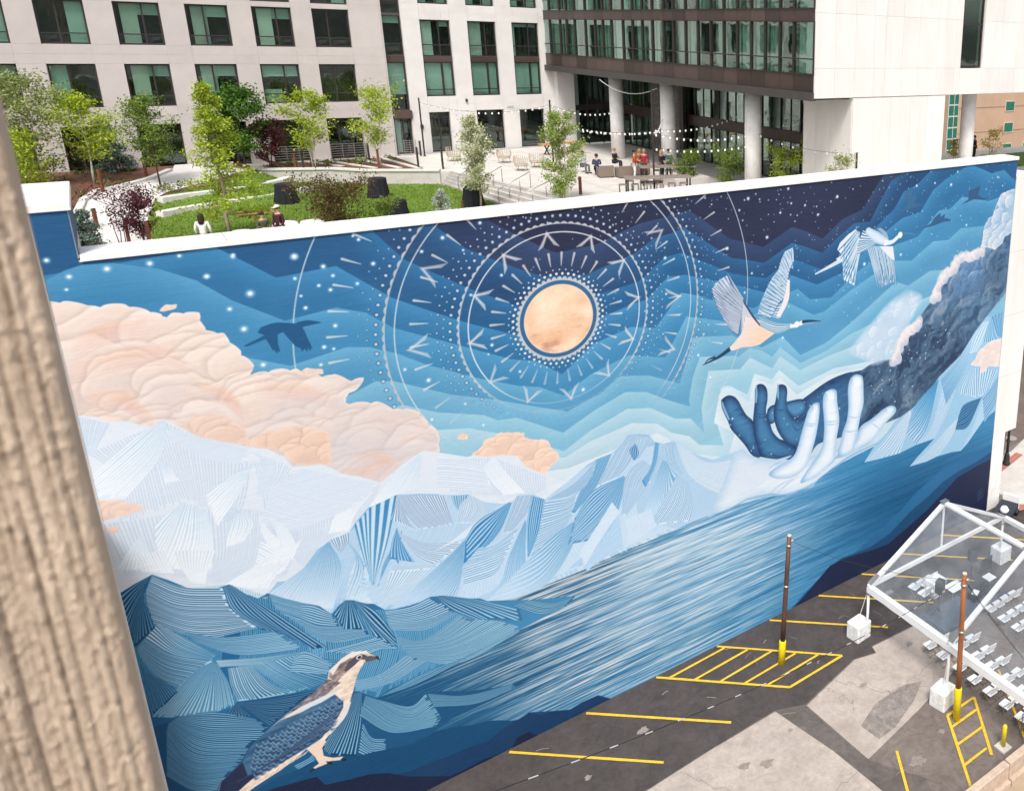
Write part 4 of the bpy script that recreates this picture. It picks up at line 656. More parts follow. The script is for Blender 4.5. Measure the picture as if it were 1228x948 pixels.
# ================================================================ mural wall
img = bpy.data.images.new('mural_paint', TW, TH); img.colorspace_settings.name = 'sRGB'
buf = np.ones((TH, TW, 4), np.float32); lum = IMG.mean(2, keepdims=True); IM2 = np.clip(lum+(IMG-lum)*.93, 0, 255); buf[..., :3] = IM2[::-1]/255.; img.pixels.foreach_set(buf.ravel()); img.update(); img.pack(); del buf, IM2
mm = bpy.data.materials.new('mural_paint'); mm.use_nodes = True; t = mm.node_tree; N = t.nodes; L = t.links; b = N['Principled BSDF']; b.inputs['Roughness'].default_value = .62; b.inputs['Specular IOR Level'].default_value = .25
ti = N.new('ShaderNodeTexImage'); ti.image = img; ti.interpolation = 'Cubic'; uvn = N.new('ShaderNodeUVMap'); uvn.uv_map = 'UVMap'; L.new(uvn.outputs[0], ti.inputs[0])
vm = N.new('ShaderNodeVectorMath'); vm.operation = 'SCALE'; vm.inputs['Scale'].default_value = .83; L.new(ti.outputs[0], vm.inputs[0]); L.new(vm.outputs[0], b.inputs['Base Color'])
tc = N.new('ShaderNodeTexCoord'); sep = N.new('ShaderNodeSeparateXYZ'); cmb = N.new('ShaderNodeCombineXYZ'); L.new(tc.outputs['Object'], sep.inputs[0]); L.new(sep.outputs[0], cmb.inputs[0]); L.new(sep.outputs[2], cmb.inputs[1])
br = N.new('ShaderNodeTexBrick'); br.inputs['Scale'].default_value = 1.; br.inputs['Mortar Size'].default_value = .008; br.inputs['Brick Width'].default_value = .61; br.inputs['Row Height'].default_value = .203; br.inputs['Color1'].default_value = (1,1,1,1); br.inputs['Color2'].default_value = (.93,.93,.93,1); br.inputs['Mortar'].default_value = (0,0,0,1); L.new(cmb.outputs[0], br.inputs[0])
nz = N.new('ShaderNodeTexNoise'); nz.inputs['Scale'].default_value = 18; nz.inputs['Detail'].default_value = 6; L.new(tc.outputs['Object'], nz.inputs[0]); ad = N.new('ShaderNodeMath'); ad.operation = 'MULTIPLY_ADD'; ad.inputs[1].default_value = .35; L.new(nz.outputs[0], ad.inputs[0]); L.new(br.outputs[0], ad.inputs[2])
bp = N.new('ShaderNodeBump'); bp.inputs['Strength'].default_value = .4; bp.inputs['Distance'].default_value = .012; L.new(ad.outputs[0], bp.inputs['Height']); L.new(bp.outputs[0], b.inputs['Normal'])
W_ = thing('mural_wall', 'huge masonry wall painted with a blue mountain mural, moon mandala, hands and birds', 'mural wall', (0, 0, 0))
def mural_sheet(name, x0, x1, z0, z1, y, parent, label=None):
    mb = MB().quad((x0,y,z0),(x1,y,z0),(x1,y,z1),(x0,y,z1)); me = mb.mesh(name, mm); uv = me.uv_layers.new(name='UVMap')
    for i, v in enumerate([(x0,z0),(x1,z0),(x1,z1),(x0,z1)]): uv.data[i].uv = ((v[0]-MX0)/(MX1-MX0), (v[1]-(MZ1-TH/PPM))/(TH/PPM))
    return part(name, me, None, W_, label=label)
part('wall_core', MB().box(-1.5, 34.2, .03, .9, 0, 19.4).box(-6., -.76, .95, 3.3, 0, 20.6).box(-1.5, -.76, .03, .9, 19.45, 20.6), white_paint, W_)
mural_sheet('painted_face', MX0, 34.2, 0, 19.36, 0., W_); mural_sheet('painted_face', MX0, -.78, 19.36, 20.58, 0., W_)
part('painted_return', MB().quad((-.756,.0,19.54),(-.756,3.3,19.54),(-.756,3.3,20.58),(-.756,.0,20.58)), mat('mural_blue', (.035,.13,.29), .6, .1, 2), W_)
part('white_edge_trim', MB().box(-1.60, -1.44, -.012, .03, 0, 20.6), white_paint, W_)
part('coping', MB().bbox(-.74, 34.26, -.05, 1.0, 19.38, 19.53, .015), white_paint, W_); part('coping', MB().bbox(-6.1, -.70, -.05, 3.4, 20.6, 20.78, .015), white_paint, W_)
for k in range(12): part('coping_joint', MB().box(2.1+k*3., 2.112+k*3., -.052, 1.002, 19.52, 19.534), dark_metal, W_)
E_ = thing('white_end_wall', 'plain white overhanging wall past the right edge of the mural on a slim pillar', 'wall', (34.22, 0, 0))
part('pillar', MB().box(.0, 1.0, -.01, 1.0, 0, 4.5), white_paint, E_); part('overhang', MB().box(.0, 1.93, -.012, 4.6, 4.503, 18.55), cream_wall, E_)
for z in (7.9, 11.3, 14.7): part('panel_joint', MB().box(.003, 1.925, -.016, .0, z, z+.02), mat('joint_grey', (.5,.48,.46)), E_)
# ================================================================ ground
asph_old = mat('old_brown_pavement', (.205,.17,.150), .9, .2, .55, .25, 45, c2=(.13,.104,.092), spk=.32)
asph_new = mat('dark_asphalt', (.078,.064,.061), .88, .2, .8, .5, 90, c2=(.052,.044,.043), spk=.3)
slab = mat('pale_worn_concrete', (.45,.385,.34), .88, .2, 1.1, .2, 40, c2=(.33,.28,.245), spk=.2)
g = MB().add([(-900,-900,-.012),(900,-900,-.012),(900,900,-.012),(-900,900,-.012)], [(0,1,2,3)]); struct('ground', g, mat('city_ground', (.2,.18,.17), .95, .2, .05))
PL = struct('parking_lot', MB().poly([(-8,-30),(36.2,-30),(36.2,.03),(-8,.03)], 0), asph_old)
part('asphalt_strip', MB().poly([(-8,.03),(-8,-4.6),(10.8,-4.62),(13.3,-4.5),(16.33,-4.46),(17.43,-4.95),(20.6,-4.22),(21.6,-4.5),(21.72,-4.1),(24.6,-4.28),(31,-6.2),(36.2,-6.3),(36.2,.03)], .004), asph_new, PL)
part('asphalt_patch', MB().poly([(16.33,-4.48),(17.41,-4.99),(17.53,-8.4),(18.6,-10.3),(17.2,-13),(17.05,-9.8),(16.84,-7.36)], .004), mat('grey_patch', (.125,.105,.095), .9, .2, .9, .25, 50, spk=.3), PL)
part('concrete_slab', MB().poly([(16.31,-4.52),(16.82,-7.36),(17.03,-9.8),(17.1,-16),(4,-16),(4,-4.68),(10.8,-4.66),(13.3,-4.54)], .008), slab, PL)
part('concrete_slab', MB().poly([(17.45,-5.02),(20.62,-4.27),(21.6,-4.54),(21.74,-4.15),(24.56,-4.34),(24.13,-5.7),(24.2,-7.1),(22.6,-7.5),(20.68,-7.9),(17.57,-8.42)], .008), slab, PL)
part('dark_stain', MB().poly([(18.4,-7.1),(19.6,-6.6),(21.2,-6.6),(21.9,-6.9),(21.0,-7.4),(19.4,-7.95),(18.5,-8.0)], .012), mat('tar_stain', (.17,.15,.14), .9, .35, 3.5, c2=(.30,.255,.225), spk=.35), PL)
def ribbon(pts, w, z, mb):
    for a, b_ in zip(pts[:-1], pts[1:]):
        d = Vector((b_[0]-a[0], b_[1]-a[1])).normalized(); n = Vector((-d.y, d.x))*w/2; mb.quad((a[0]-n.x, a[1]-n.y, z), (b_[0]-n.x, b_[1]-n.y, z), (b_[0]+n.x, b_[1]+n.y, z), (a[0]+n.x, a[1]+n.y, z))
    return mb
rc = random.Random(5)
def crack(p, q, n=14, amp=.09):
    pts = [(p[0]+(q[0]-p[0])*i/n+rc.gauss(0, amp)*(0 < i < n), p[1]+(q[1]-p[1])*i/n+rc.gauss(0, amp)*(0 < i < n)) for i in range(n+1)]
    part('crack', ribbon(pts, .011, .014, MB()), mat('crack_dark', (.10,.08,.07), .95), PL)
for p, q in [((19.2,-4.7),(20.4,-6.6)),((20.4,-6.6),(22.4,-7.5)),((18.6,-4.8),(18.9,-6.3)),((20.4,-6.6),(24.1,-6.4)),((17.1,-8),(18.9,-10.8)),((12,-4.7),(14.2,-9)),((14.2,-9),(16.9,-8.6)),((19.5,-8.6),(23.4,-9.6)),((23.4,-9.6),(24.5,-12)),((5,-6),(12,-7.4)),((24.1,-4.3),(26,-9)),((26,-9),(29,-8))]: crack(p, q)
lm = yellow
LZC = [0]
def line(p, q, w=.11, n='parking_line', z=.016, m=None):
    LZC[0] += 1; z += LZC[0]*.0007
    d = Vector((q[0]-p[0], q[1]-p[1])); k = max(int(d.length/.5), 2); mb = MB(); nn = Vector((-d.y, d.x)).normalized()*w/2; L_ = []
    for i in range(k+1): t_ = i/k; j = 1+rc.uniform(-.10, .10); L_.append(((p[0]+d.x*t_+nn.x*j, p[1]+d.y*t_+nn.y*j, z), (p[0]+d.x*t_-nn.x*j, p[1]+d.y*t_-nn.y*j, z)))
    for a, b_ in zip(L_[:-1], L_[1:]): mb.quad(a[1], b_[1], b_[0], a[0])
    part(n, mb, m or lm, PL)
for p, q in [((7.7,-.12),(11.77,-3.97)),((10.64,-.11),(14.68,-3.92)),((19.32,-.05),(23.13,-3.66)),((22.14,-.05),(26.0,-3.72)),((24.84,-.05),(28.8,-3.8)),((27.6,-.05),(31.6,-3.85)),((30.4,-.05),(34.3,-3.8)),((4.8,-.12),(8.8,-3.97)),((1.9,-.12),(5.9,-3.97))]: line(p, q)
line((13.65,-.08),(17.52,-3.85)); line((16.56,-.05),(20.36,-3.77)); line((17.52,-3.85),(20.36,-3.77))
for p, q in [((14.07,-.43),(16.75,-.33)),((14.78,-1.15),(17.45,-1.02)),((15.54,-1.87),(18.2,-1.72)),((16.25,-2.56),(18.9,-2.45)),((16.9,-3.2),(19.6,-3.1))]: line(p, q, .1)
line((21.35,-8.8),(22.89,-8.81)); line((21.35,-8.8),(19.3,-11.9)); line((22.89,-8.81),(21.2,-11.1))
for p, q in [((21.05,-9.3),(22.6,-9.3)),((20.55,-10.0),(22.05,-10.02)),((20.0,-10.78),(21.3,-10.78))]: line(p, q, .1)
line((18.62,-8.8),(17.3,-10.9)); line((24.9,-8.4),(22.2,-12.2))
ro = random.Random(12)
for (x, y, r) in [(13.9,-5.9,.22),(14.6,-6.3,.26),(18.9,-9.6,.3),(20.6,-9.2,.14),(11.9,-2.2,.2),(16.2,-5.6,.12),(24.9,-1.9,.22),(9.4,-2.9,.15),(23.1,-5.0,.18),(19.9,-5.6,.16),(17.9,-11.2,.35),(15.2,-8.9,.18)]:
    P0 = [(x+r*(1+.35*math.sin(a*.9+x)+ro.uniform(-.2,.2))*math.cos(a*PI/9), y+r*.7*(1+ro.uniform(-.25,.25))*math.sin(a*PI/9)) for a in range(18)]; part('oil_spot', MB().poly(P0, .0145), mat('oil_spot', (.22,.185,.165), .7, .3, 9, c2=(.28,.235,.20), spk=.3), PL)
for k in range(26):
    x = ro.uniform(8, 25); y = ro.uniform(-11, -.4); a = ro.uniform(0, PI); L2 = ro.uniform(.15, .6); part('scuff', ribbon([(x,y),(x+L2*math.cos(a)*.5,y+L2*math.sin(a)*.5+.03),(x+L2*math.cos(a),y+L2*math.sin(a))], ro.uniform(.008,.03), .0165, MB()), mat('pale_scuff', (.33,.29,.26), .9), PL)
# street past the end of the wall
SP = struct('street_pavement', MB().poly([(36.2,-30),(60,-30),(60,4.5),(44,4.5),(40.9,3.6),(36.2,3.4)], .10, .12), mat('pale_street_concrete', (.56,.53,.50), .85, .1, 1, .1, 40))
struct('street_road', MB().poly([(34.6,3.6),(44,4.4),(80,4.4),(80,40),(34.6,40)], .004), mat('brown_road', (.16,.125,.11), .9, .15, 1, .2, 50))
redb = mat('red_paver_brick', (.42,.17,.13), .85, .2, 20, .2, 60); redp = mat('red_road_paint', (.62,.09,.08), .7, .1, 3)
rb = random.Random(1)
def paver_band(p, q, w):
    p = Vector(p); q = Vector(q); d = (q-p); n = int(d.length/.4); d.normalize(); s = Vector((-d.y, d.x))
    me = MB().box(-.19, .19, -w/4+.01, w/4-.01, .0, .014).mesh('paver', redb)
    for i in range(n):
        for r in (-1, 1):
            c = p+d*(.4*i+.2)+s*r*w/4; o = link('paver', me, SP, (c.x, c.y, .101), (0, 0, math.atan2(d.y, d.x)))
paver_band((35.3,-.9),(40.5,-2.2), .5); paver_band((36.4,2.1),(41.2,3.1), .5)
struct('red_road_zone', MB().poly([(37.5,3.9),(40.5,4.15),(42.4,5.6),(41.6,7.6),(37.5,7)], .012), redp)
mh = MB().lathe([(.36,0),(.36,.01),(.30,.014)], (42.6,4.9,.006), 24); single('manhole_cover', mh, mat('iron', (.32,.31,.30), .6), 'round pale manhole cover in the brown road beside the red zone', 'manhole cover')
lp = thing('lamp_post', 'black street lamp post on the pale pavement under the white overhang', 'lamp post', (39.3,2.7,.1))
part('base', MB().lathe([(.24,0),(.24,.12),(.19,.18),(.17,.6),(.12,.72),(.10,.8)], n=14), black_plastic, lp, True); part('pole', MB().lathe([(.085,.8),(.075,3.9)], n=12), black_plastic, lp, True); part('collar', MB().lathe([(.1,1.5),(.13,1.54),(.13,1.6),(.1,1.64)], n=12), black_plastic, lp, True)
part('lantern', MB().lathe([(.08,3.9),(.2,4.05),(.22,4.4),(.05,4.6)], n=10), white_plastic, lp, True)
# ================================================================ plaza
LZ, UZ = 15.5, 16.3
def sm(t): t = min(max(t, 0), 1); return t*t*(3-2*t)
def hgt(x, y): return LZ+1.0*sm((y-25)/9.)*sm((9-x)/3.)
struct('plaza_deck', MB().poly([(-22,1.1),(36.1,1.1),(36.1,5.2),(64.05,5.2),(64.05,20.05),(36.1,20.05),(36.1,37.6),(-22,37.6)], LZ-.01, .6), mat('white_paving', (.63,.60,.57), .8, .08, 1.4, .1, 40))
# sloping planting ground on the left (mulch) as a height sheet
mulch = mat('bark_mulch', (.19,.085,.05), .95, .3, 6, .8, 30, c2=(.10,.05,.035)); mb = MB(); nx, ny = 62, 60
for j in range(ny+1):
    for i in range(nx+1):
        x = -20+31*i/nx; y = 1.2+(37.5-1.2)*j/ny; mb.v.append((x, y, hgt(x, y)+.004+.03*noise.noise(Vector((x*1.5, y*1.5, 0)))+.03))
for j in range(ny):
    for i in range(nx):
        a = j*(nx+1)+i; mb.f.append((a, a+1, a+nx+2, a+nx+1)); mb.mi.append(0)
lawnP = [(2.0,13.5),(1.4,17.5),(1.05,22.79),(1.31,26.26),(1.79,29.16),(2.68,29.84),(4.58,30.6),(6.86,33.6),(7.4,34.4),(10.6,33.0),(12.1,31.3),(15.6,29.2),(16.1,25.6),(16.3,20.1),(16.4,13.5)]
bedL = struct('planting_bed', mb, mulch)
def drape(name, pts, m, off, step=.55, parent=None):
    bm = bmesh.new(); f = bm.faces.new([bm.verts.new((x, y, 0)) for x, y in pts]); xs = [p[0] for p in pts]; ys = [p[1] for p in pts]
    for ax, lo, hi in ((0, min(xs), max(xs)), (1, min(ys), max(ys))):
        k = lo+step
        while k < hi:
            co = (k, 0, 0) if ax == 0 else (0, k, 0); no = (1, 0, 0) if ax == 0 else (0, 1, 0); bmesh.ops.bisect_plane(bm, geom=bm.verts[:]+bm.edges[:]+bm.faces[:], plane_co=co, plane_no=no); k += step
    for v in bm.verts: v.co.z = hgt(v.co.x, v.co.y)+off
    bm.normal_update()
    if bm.faces and sum(f.normal.z for f in bm.faces) < 0: bmesh.ops.reverse_faces(bm, faces=bm.faces[:])
    me = bpy.data.meshes.new(name); bm.to_mesh(me); bm.free(); me.materials.append(m); o = link(name, me, parent)
    if not parent: o['kind'] = 'structure'
    return o
pathm = mat('pale_path', (.60,.58,.57), .8, .08, 2, .1, 50)
drape('path', [(-1.21,27.8),(-.93,29.6),(-.33,30.88),(.74,31.43),(1.93,32.58),(2.97,35.0),(3.3,37.5),(6.2,37.5),(5.8,34.9),(6.6,33.5),(4.6,31.6),(2.36,30.07),(1.79,29.16),(1.31,26.26),(1.05,22.79),(1.6,20.09),(2.4,18.45),(2.6,12),(-1.2,12),(-.35,18.12),(-.54,21.88),(-.97,25.14)], pathm, .075)
kerb = MB(); kp = [(-1.0,25.0),(-1.25,27.8),(-.98,29.6),(-.38,30.9),(.7,31.5),(1.9,32.65),(2.9,35.0)]
for a, b_ in zip(kp[:-1], kp[1:]): kerb.obox((a[0],a[1],hgt(*a)+.1), (b_[0],b_[1],hgt(*b_)+.1), .3, .22)
struct('kerb', kerb, pathm)
grassm = mat('lawn_grass', (.15,.25,.03), .9, .22, .9, .9, 90, c2=(.10,.165,.02))
drape('lawn', lawnP, grassm, .085)
gb = MB(); rg = random.Random(8)      # short blades: real relief on the turf
def inpoly(x, y, P):
    c = False; j = len(P)-1
    for i in range(len(P)):
        if (P[i][1] > y) != (P[j][1] > y) and x < (P[j][0]-P[i][0])*(y-P[i][1])/(P[j][1]-P[i][1])+P[i][0]: c = not c
        j = i
    return c
k = 0
while k < 26000:
    x = rg.uniform(1, 16.4); y = rg.uniform(17, 34.5)
    if not inpoly(x, y, lawnP): continue
    a = rg.uniform(0, PI); w = .03; hh = rg.uniform(.03, .08); z = hgt(x, y)+.085; dx, dy = math.cos(a)*w, math.sin(a)*w; lx, ly = rg.uniform(-.03, .03), rg.uniform(-.03, .03)
    gb.add([(x-dx, y-dy, z), (x+dx, y+dy, z), (x+lx, y+ly, z+hh)], [(0, 1, 2)]); k += 1
def leafmat(name, cols, rough=.6, trans=.35):
    m = bpy.data.materials.new(name); m.use_nodes = True; t = m.node_tree; N = t.nodes; L = t.links; N.clear(); o = N.new('ShaderNodeOutputMaterial')
    gi = N.new('ShaderNodeNewGeometry'); cr = N.new('ShaderNodeValToRGB'); L.new(gi.outputs['Random Per Island'], cr.inputs[0]); cr.color_ramp.interpolation = 'LINEAR'
    e = cr.color_ramp.elements; e[0].position = 0; e[0].color = tuple(cols[0])+(1,); e[1].position = 1; e[1].color = tuple(cols[-1])+(1,)
    for i, c in enumerate(cols[1:-1]): q = e.new((i+1)/(len(cols)-1)); q.color = tuple(c)+(1,)
    p = N.new('ShaderNodeBsdfPrincipled'); p.inputs['Roughness'].default_value = rough; p.inputs['Specular IOR Level'].default_value = .3; tl = N.new('ShaderNodeBsdfTranslucent'); mx = N.new('ShaderNodeMixShader'); mx.inputs[0].default_value = trans
    L.new(cr.outputs[0], p.inputs['Base Color']); L.new(cr.outputs[0], tl.inputs[0]); L.new(p.outputs[0], mx.inputs[1]); L.new(tl.outputs[0], mx.inputs[2]); L.new(mx.outputs[0], o.inputs[0]); return m
gl_ = leafmat('grass_blades', [(.09,.16,.015),(.17,.27,.03),(.26,.33,.06)]); o = part('grass', gb, gl_, None); o['kind'] = 'stuff'; o['category'] = 'grass'; o['label'] = 'short bright green lawn grass on the plaza'
# seat walls on the lawn
seatm = mat('pale_stone', (.66,.63,.60), .75, .06, 3, .1, 50)
def seatwall(pts, lab):
    t_ = thing('seat_wall', lab, 'seat wall', (pts[0][0], pts[0][1], hgt(*pts[0])), 0, 'pale stone seat walls set in the lawn')
    for a, b_ in zip(pts[:-1], pts[1:]):
        A_ = Vector((a[0]-pts[0][0], a[1]-pts[0][1], .20)); B_ = Vector((b_[0]-pts[0][0], b_[1]-pts[0][1], .20)); d = (B_-A_).normalized()*.012; part('stone_block', MB().obox(A_+d, B_-d, .45, .30), seatm, t_)
seatwall([(1.95,28.45),(3.1,29.1),(4.3,29.5),(5.4,29.9),(6.5,30.6),(7.6,31.6),(8.3,32.6)], 'upper curved stone seat wall on the lawn, nearer the building')
seatwall([(1.74,26.0),(2.8,26.8),(4.0,27.4),(5.2,27.85),(6.6,28.6),(8.0,29.6),(9.2,30.4),(10.2,31.1)], 'lower curved stone seat wall on the lawn, nearer the mural')
# upper terrace, retaining wall, steps
terr = [(7.0,37.6),(6.9,35.6),(7.3,34.55),(10.6,33.1),(12.1,31.4),(15.7,29.3),(16.4,29.2),(19.1,17.0),(19.1,1.15),(36.05,1.15),(36.05,5.3),(64,5.3),(64,20),(36,20),(36,37.6)]
struct('upper_terrace', MB().poly(terr, UZ, .78), mat('terrace_paving', (.60,.565,.53), .8, .1, 1.2, .1, 40))
jn = MB()
for x in np.arange(20, 36, 1.6): ribbon([(x, 1.2), (x, 37)], .02, UZ+.006, jn)
for y in np.arange(2, 37, 1.6): ribbon([(20, y), (36, y)], .02, UZ+.006, jn)
struct('paving_joints', jn, mat('joint_dark', (.33,.31,.29)))
rw = MB(); rp_ = [(6.95,35.5),(7.3,34.5),(10.6,33.05),(12.1,31.35),(15.75,29.25)]
RWt = thing('retaining_wall', 'low pale concrete retaining wall behind the lawn with a bevelled cap', 'retaining wall', (0,0,0))
for a, b_ in zip(rp_[:-1], rp_[1:]):
    part('wall_segment', MB().obox((a[0],a[1],LZ+.42), (b_[0],b_[1],LZ+.42), .26, .86), concrete, RWt); part('cap', MB().obox((a[0],a[1],LZ+.91), (b_[0],b_[1],LZ+.91), .42, .10), seatm, RWt)
ST = thing('stairs', 'wide pale concrete steps from the lawn up to the terrace', 'steps', (0,0,0)); A0, A1, B0, B1 = Vector((15.75,29.1)), Vector((16.5,16.8)), Vector((16.4,29.1)), Vector((19.1,17.0))
for k in range(5):
    t0 = k/5; p0 = A0.lerp(B0, t0); p1 = A1.lerp(B1, t0); z = LZ+.16*(k+1)-(.012 if k == 4 else 0); part('step', MB().poly([p0[:], p1[:], (19.08,17.0), (16.42,29.15)], z, .158), concrete, ST)
    part('nosing', MB().obox((p0.x+.05,p0.y,z+.004), (p1.x+.05,p1.y,z+.004), .05, .008), mat('nosing_dark', (.16,.15,.145)), ST)
def railing(p0, p1, zb0, zb1, lab, h=.9):
    t_ = thing('handrail', lab, 'handrail', (p0[0], p0[1], zb0), 0, 'steel handrails on the steps'); d = Vector((p1[0]-p0[0], p1[1]-p0[1], zb1-zb0)); part('rail', MB().tube([(0,0,h-.25),(0,0,h),d*.5+Vector((0,0,h)),d+Vector((0,0,h)),d+Vector((0,0,h-.3))], .025, 8), steel, t_, True)
    for k in range(4): q = d*(k/3); part('post', MB().tube([q, q+Vector((0,0,h))], .022, 8), steel, t_, True)
for k, (p, q, lab) in enumerate([((15.9,26.4),(17.2,26.4),'steel handrail crossing the steps nearest the lawn wall'),((16.0,23.8),(17.6,23.9),'second steel handrail on the steps, behind the flowering tree'),((16.3,21.0),(18.2,21.2),'third steel handrail, in the middle of the wide steps'),((16.5,18.6),(18.9,18.9),'steel handrail at the near end of the steps by the rust post')]): railing(p, q, LZ, UZ, lab)
# bed on the terrace, north of the retaining wall
drape('terrace_bed', [(7.6,37.3),(7.3,35.6),(7.6,34.8),(10.7,33.5),(12.2,31.8),(15.2,30.2),(15.4,32.5),(15.2,36.9),(13,37.3)], mulch, 0, parent=None).location.z = UZ-LZ+.02
for i, (p, q) in enumerate([((11.2,36.6),(12.9,32.3)),((12.9,36.6),(14.1,31.6)),((14.3,36.4),(15.0,31.0)),((10.1,36.9),(11.4,34.0))]): part('paving_strip', MB().obox((p[0],p[1],LZ+.04), (q[0],q[1],LZ+.04), .30, .05), seatm, bpy.data.objects['terrace_bed'])
# ================================================================ facades
def window(parent, x0, x1, z0, z1, y, mull, trans, blinds, seed=0, fr=.07):
    """frame is the part; its panes, blinds and the dark room behind are sub-parts. Faces -Y."""
    mb = MB()
    for a, b_ in ((x0, x0+fr), (x1-fr, x1)): mb.box(a, b_, y, y+.10, z0, z1)
    for a, b_ in ((z0, z0+fr), (z1-fr, z1)): mb.box(x0+fr, x1-fr, y, y+.10, a, b_)
    for m_ in mull: mb.box(m_-fr*.55, m_+fr*.55, y+.006, y+.09, z0+fr, z1-fr)
    for t_ in trans: mb.box(x0+fr, x1-fr, y+.012, y+.08, t_-.028, t_+.028)
    f = part('window', mb, dark_metal, parent); xs = [x0+fr*.5]+mull+[x1-fr*.5]; zs = [z0+fr*.5]+trans+[z1-fr*.5]
    for i in range(len(xs)-1):
        for j in range(len(zs)-1): part('pane', MB().box(xs[i], xs[i+1], y+.045, y+.055, zs[j], zs[j+1]), glass, f)
    part('room', MB().quad((x0,y+.7,z0),(x1,y+.7,z0),(x1,y+.7,z1),(x0,y+.7,z1)).quad((x0,y+.12,z0),(x1,y+.12,z0),(x1,y+.7,z0),(x0,y+.7,z0)).quad((x0,y+.12,z1),(x0,y+.7,z1),(x1,y+.7,z1),(x1,y+.12,z1)).quad((x0,y+.12,z0),(x0,y+.7,z0),(x0,y+.7,z1),(x0,y+.12,z1)).quad((x1,y+.12,z0),(x1,y+.12,z1),(x1,y+.7,z1),(x1,y+.7,z0)), dark_room, f)
    for (a, b_, c, d, w) in blinds:
        mbb = MB(); X0 = x0+fr+(x1-x0-2*fr)*a; X1 = x0+fr+(x1-x0-2*fr)*b_; Z0 = z0+fr+(z1-z0-2*fr)*c; Z1 = z0+fr+(z1-z0-2*fr)*d; n = max(int((X1-X0)/.12), 1)
        for q in range(n): mbb.box(X0+(X1-X0)*q/n, X0+(X1-X0)*(q+1)/n, y+.20+.012*(q % 2), y+.235, Z0, Z1)
        part('curtain', mbb, blind_w if w else blind, f)
    return f
def facade(parent, xs, zs, openings, y, m, depth=.05, gap=.006, core=None):
    """panel cells around the openings, each a part; the openings get reveals of their own"""
    def inside(xa, xb, za, zb): return any(xa >= o[0]-1e-3 and xb <= o[1]+1e-3 and za >= o[2]-1e-3 and zb <= o[3]+1e-3 for o in openings)
    XS = sorted(set(xs+[v for o in openings for v in o[:2]])); ZS = sorted(set(zs+[v for o in openings for v in o[2:]])); back = MB()
    for i in range(len(XS)-1):
        for j in range(len(ZS)-1):
            xa, xb, za, zb = XS[i], XS[i+1], ZS[j], ZS[j+1]
            if inside(xa, xb, za, zb): continue
            part('wall_panel', MB().box(xa+gap/2, xb-gap/2, y, y+depth, za+gap/2, zb-gap/2), m, parent); back.box(xa, xb, y+depth-.02, y+.42, za, zb)
    part('backing_wall', back, core or m, parent)
FB = thing('apartment_building', 'pale apartment building with a grid of dark framed windows behind the lawn', 'apartment building', (0, 0, 0))
ops = []; wx = [-7.9,-4.65,-1.40,1.89,5.12,8.36,11.52]
for x0 in wx:
    for z0, z1 in ((16.3,18.95),(19.95,22.33),(23.36,25.68),(25.98,27.6)): ops.append((x0, x0+2.06, z0, z1))
ops = [o for o in ops]
facade(FB, [-30.,-24,-18,-12,15.4], [15.4,19.45,22.85,29.6], ops, 37.6, f1_wall)
for k, (x0, x1, z0, z1) in enumerate(ops):
    rr = random.Random(k*7+3); bl = []
    if z0 == 16.3: window(FB, x0, x1, z0+.02, z1-.02, 37.95, [x0+.7, x0+1.4], [18.3], [], fr=.08)
    else:
        c = rr.random(); bl = [(.0,.38,0,1,0)] if c < .2 else [(.62,1,0,1,0)] if c < .45 else [(.1,.5,.0,1,1),(.5,1,.72,1,0)] if c < .7 else [(0,1,.70,1,0),(0,.5,0,.35,0)] if c < .85 else []
        window(FB, x0+.02, x1-.02, z0+.02, z1-.02, 37.80, [x0+.85 if k % 8 < 4 else x0+1.25], [z0+.58], bl)
    if z0 == 19.95: part('spandrel', MB().box(x0+.01, x1-.01, 37.74, 37.9, 18.96, 19.94), brown_panel, FB)
    if z0 == 23.36: part('spandrel', MB().box(x0+.01, x1-.01, 37.74, 37.9, 25.69, 25.97), brown_panel, FB)
# narrow bay between the two facades
ops2 = [(15.5,16.75,19.15,29.0),(15.62,16.75,16.3,18.9)]
for cx in (17.9,21.02,24.12): ops2 += [(cx,cx+1.96,20.16,25.24),(cx,cx+1.96,26.27,29.0)]
ops2 += [(17.92,19.3,16.32,19.1),(21.15,23.08,16.32,19.15),(24.24,26.12,16.32,19.1)]
facade(FB, [15.4,28.9], [15.4,19.6,25.75,29.6], ops2, 37.98, f2_wall)
part('corner_return', MB().box(15.36, 15.5, 37.65, 38.4, 15.4, 29.6), f1_wall, FB)
for z0, z1, bl in ((19.3,22.45,[(0,1,.32,1,0)]),(22.9,25.45,[(0,1,.82,1,0)]),(25.6,28.9,[(0,1,.5,1,0)])): window(FB, 15.52, 16.73, z0, z1, 38.15, [], [z0+.75], bl, fr=.06)
part('spandrel', MB().box(15.52, 16.73, 38.10, 38.3, 22.46, 22.89), brown_panel, FB); part('balcony_box', MB().box(15.52, 16.8, 37.85, 38.3, 18.75, 19.28), brown_panel, FB); window(FB, 15.64, 16.7, 16.35, 18.72, 38.2, [16.2], [], [(0,.4,0,1,0)])
for i, cx in enumerate((17.9,21.02,24.12)):
    window(FB, cx+.02, cx+1.94, 20.18, 22.47, 38.16, [cx+1.25], [20.62], [(0,.62,.0,1,0),(.68,1,0,1,0)]); part('spandrel', MB().box(cx+.02, cx+1.94, 38.12, 38.3, 22.48, 22.83), brown_panel, FB)
    window(FB, cx+.02, cx+1.94, 22.84, 25.22, 38.16, [cx+1.22], [23.6], [[(0,.4,0,1,1),(.62,1,.85,1,0)],[(0,.5,0,1,1)],[(0,.12,0,1,0),(0,1,.9,1,0)]][i]); window(FB, cx+.02, cx+1.94, 26.29, 28.98, 38.16, [cx+1.2], [26.75], [(0,.3,0,1,0),(.6,1,0,.3,1)])
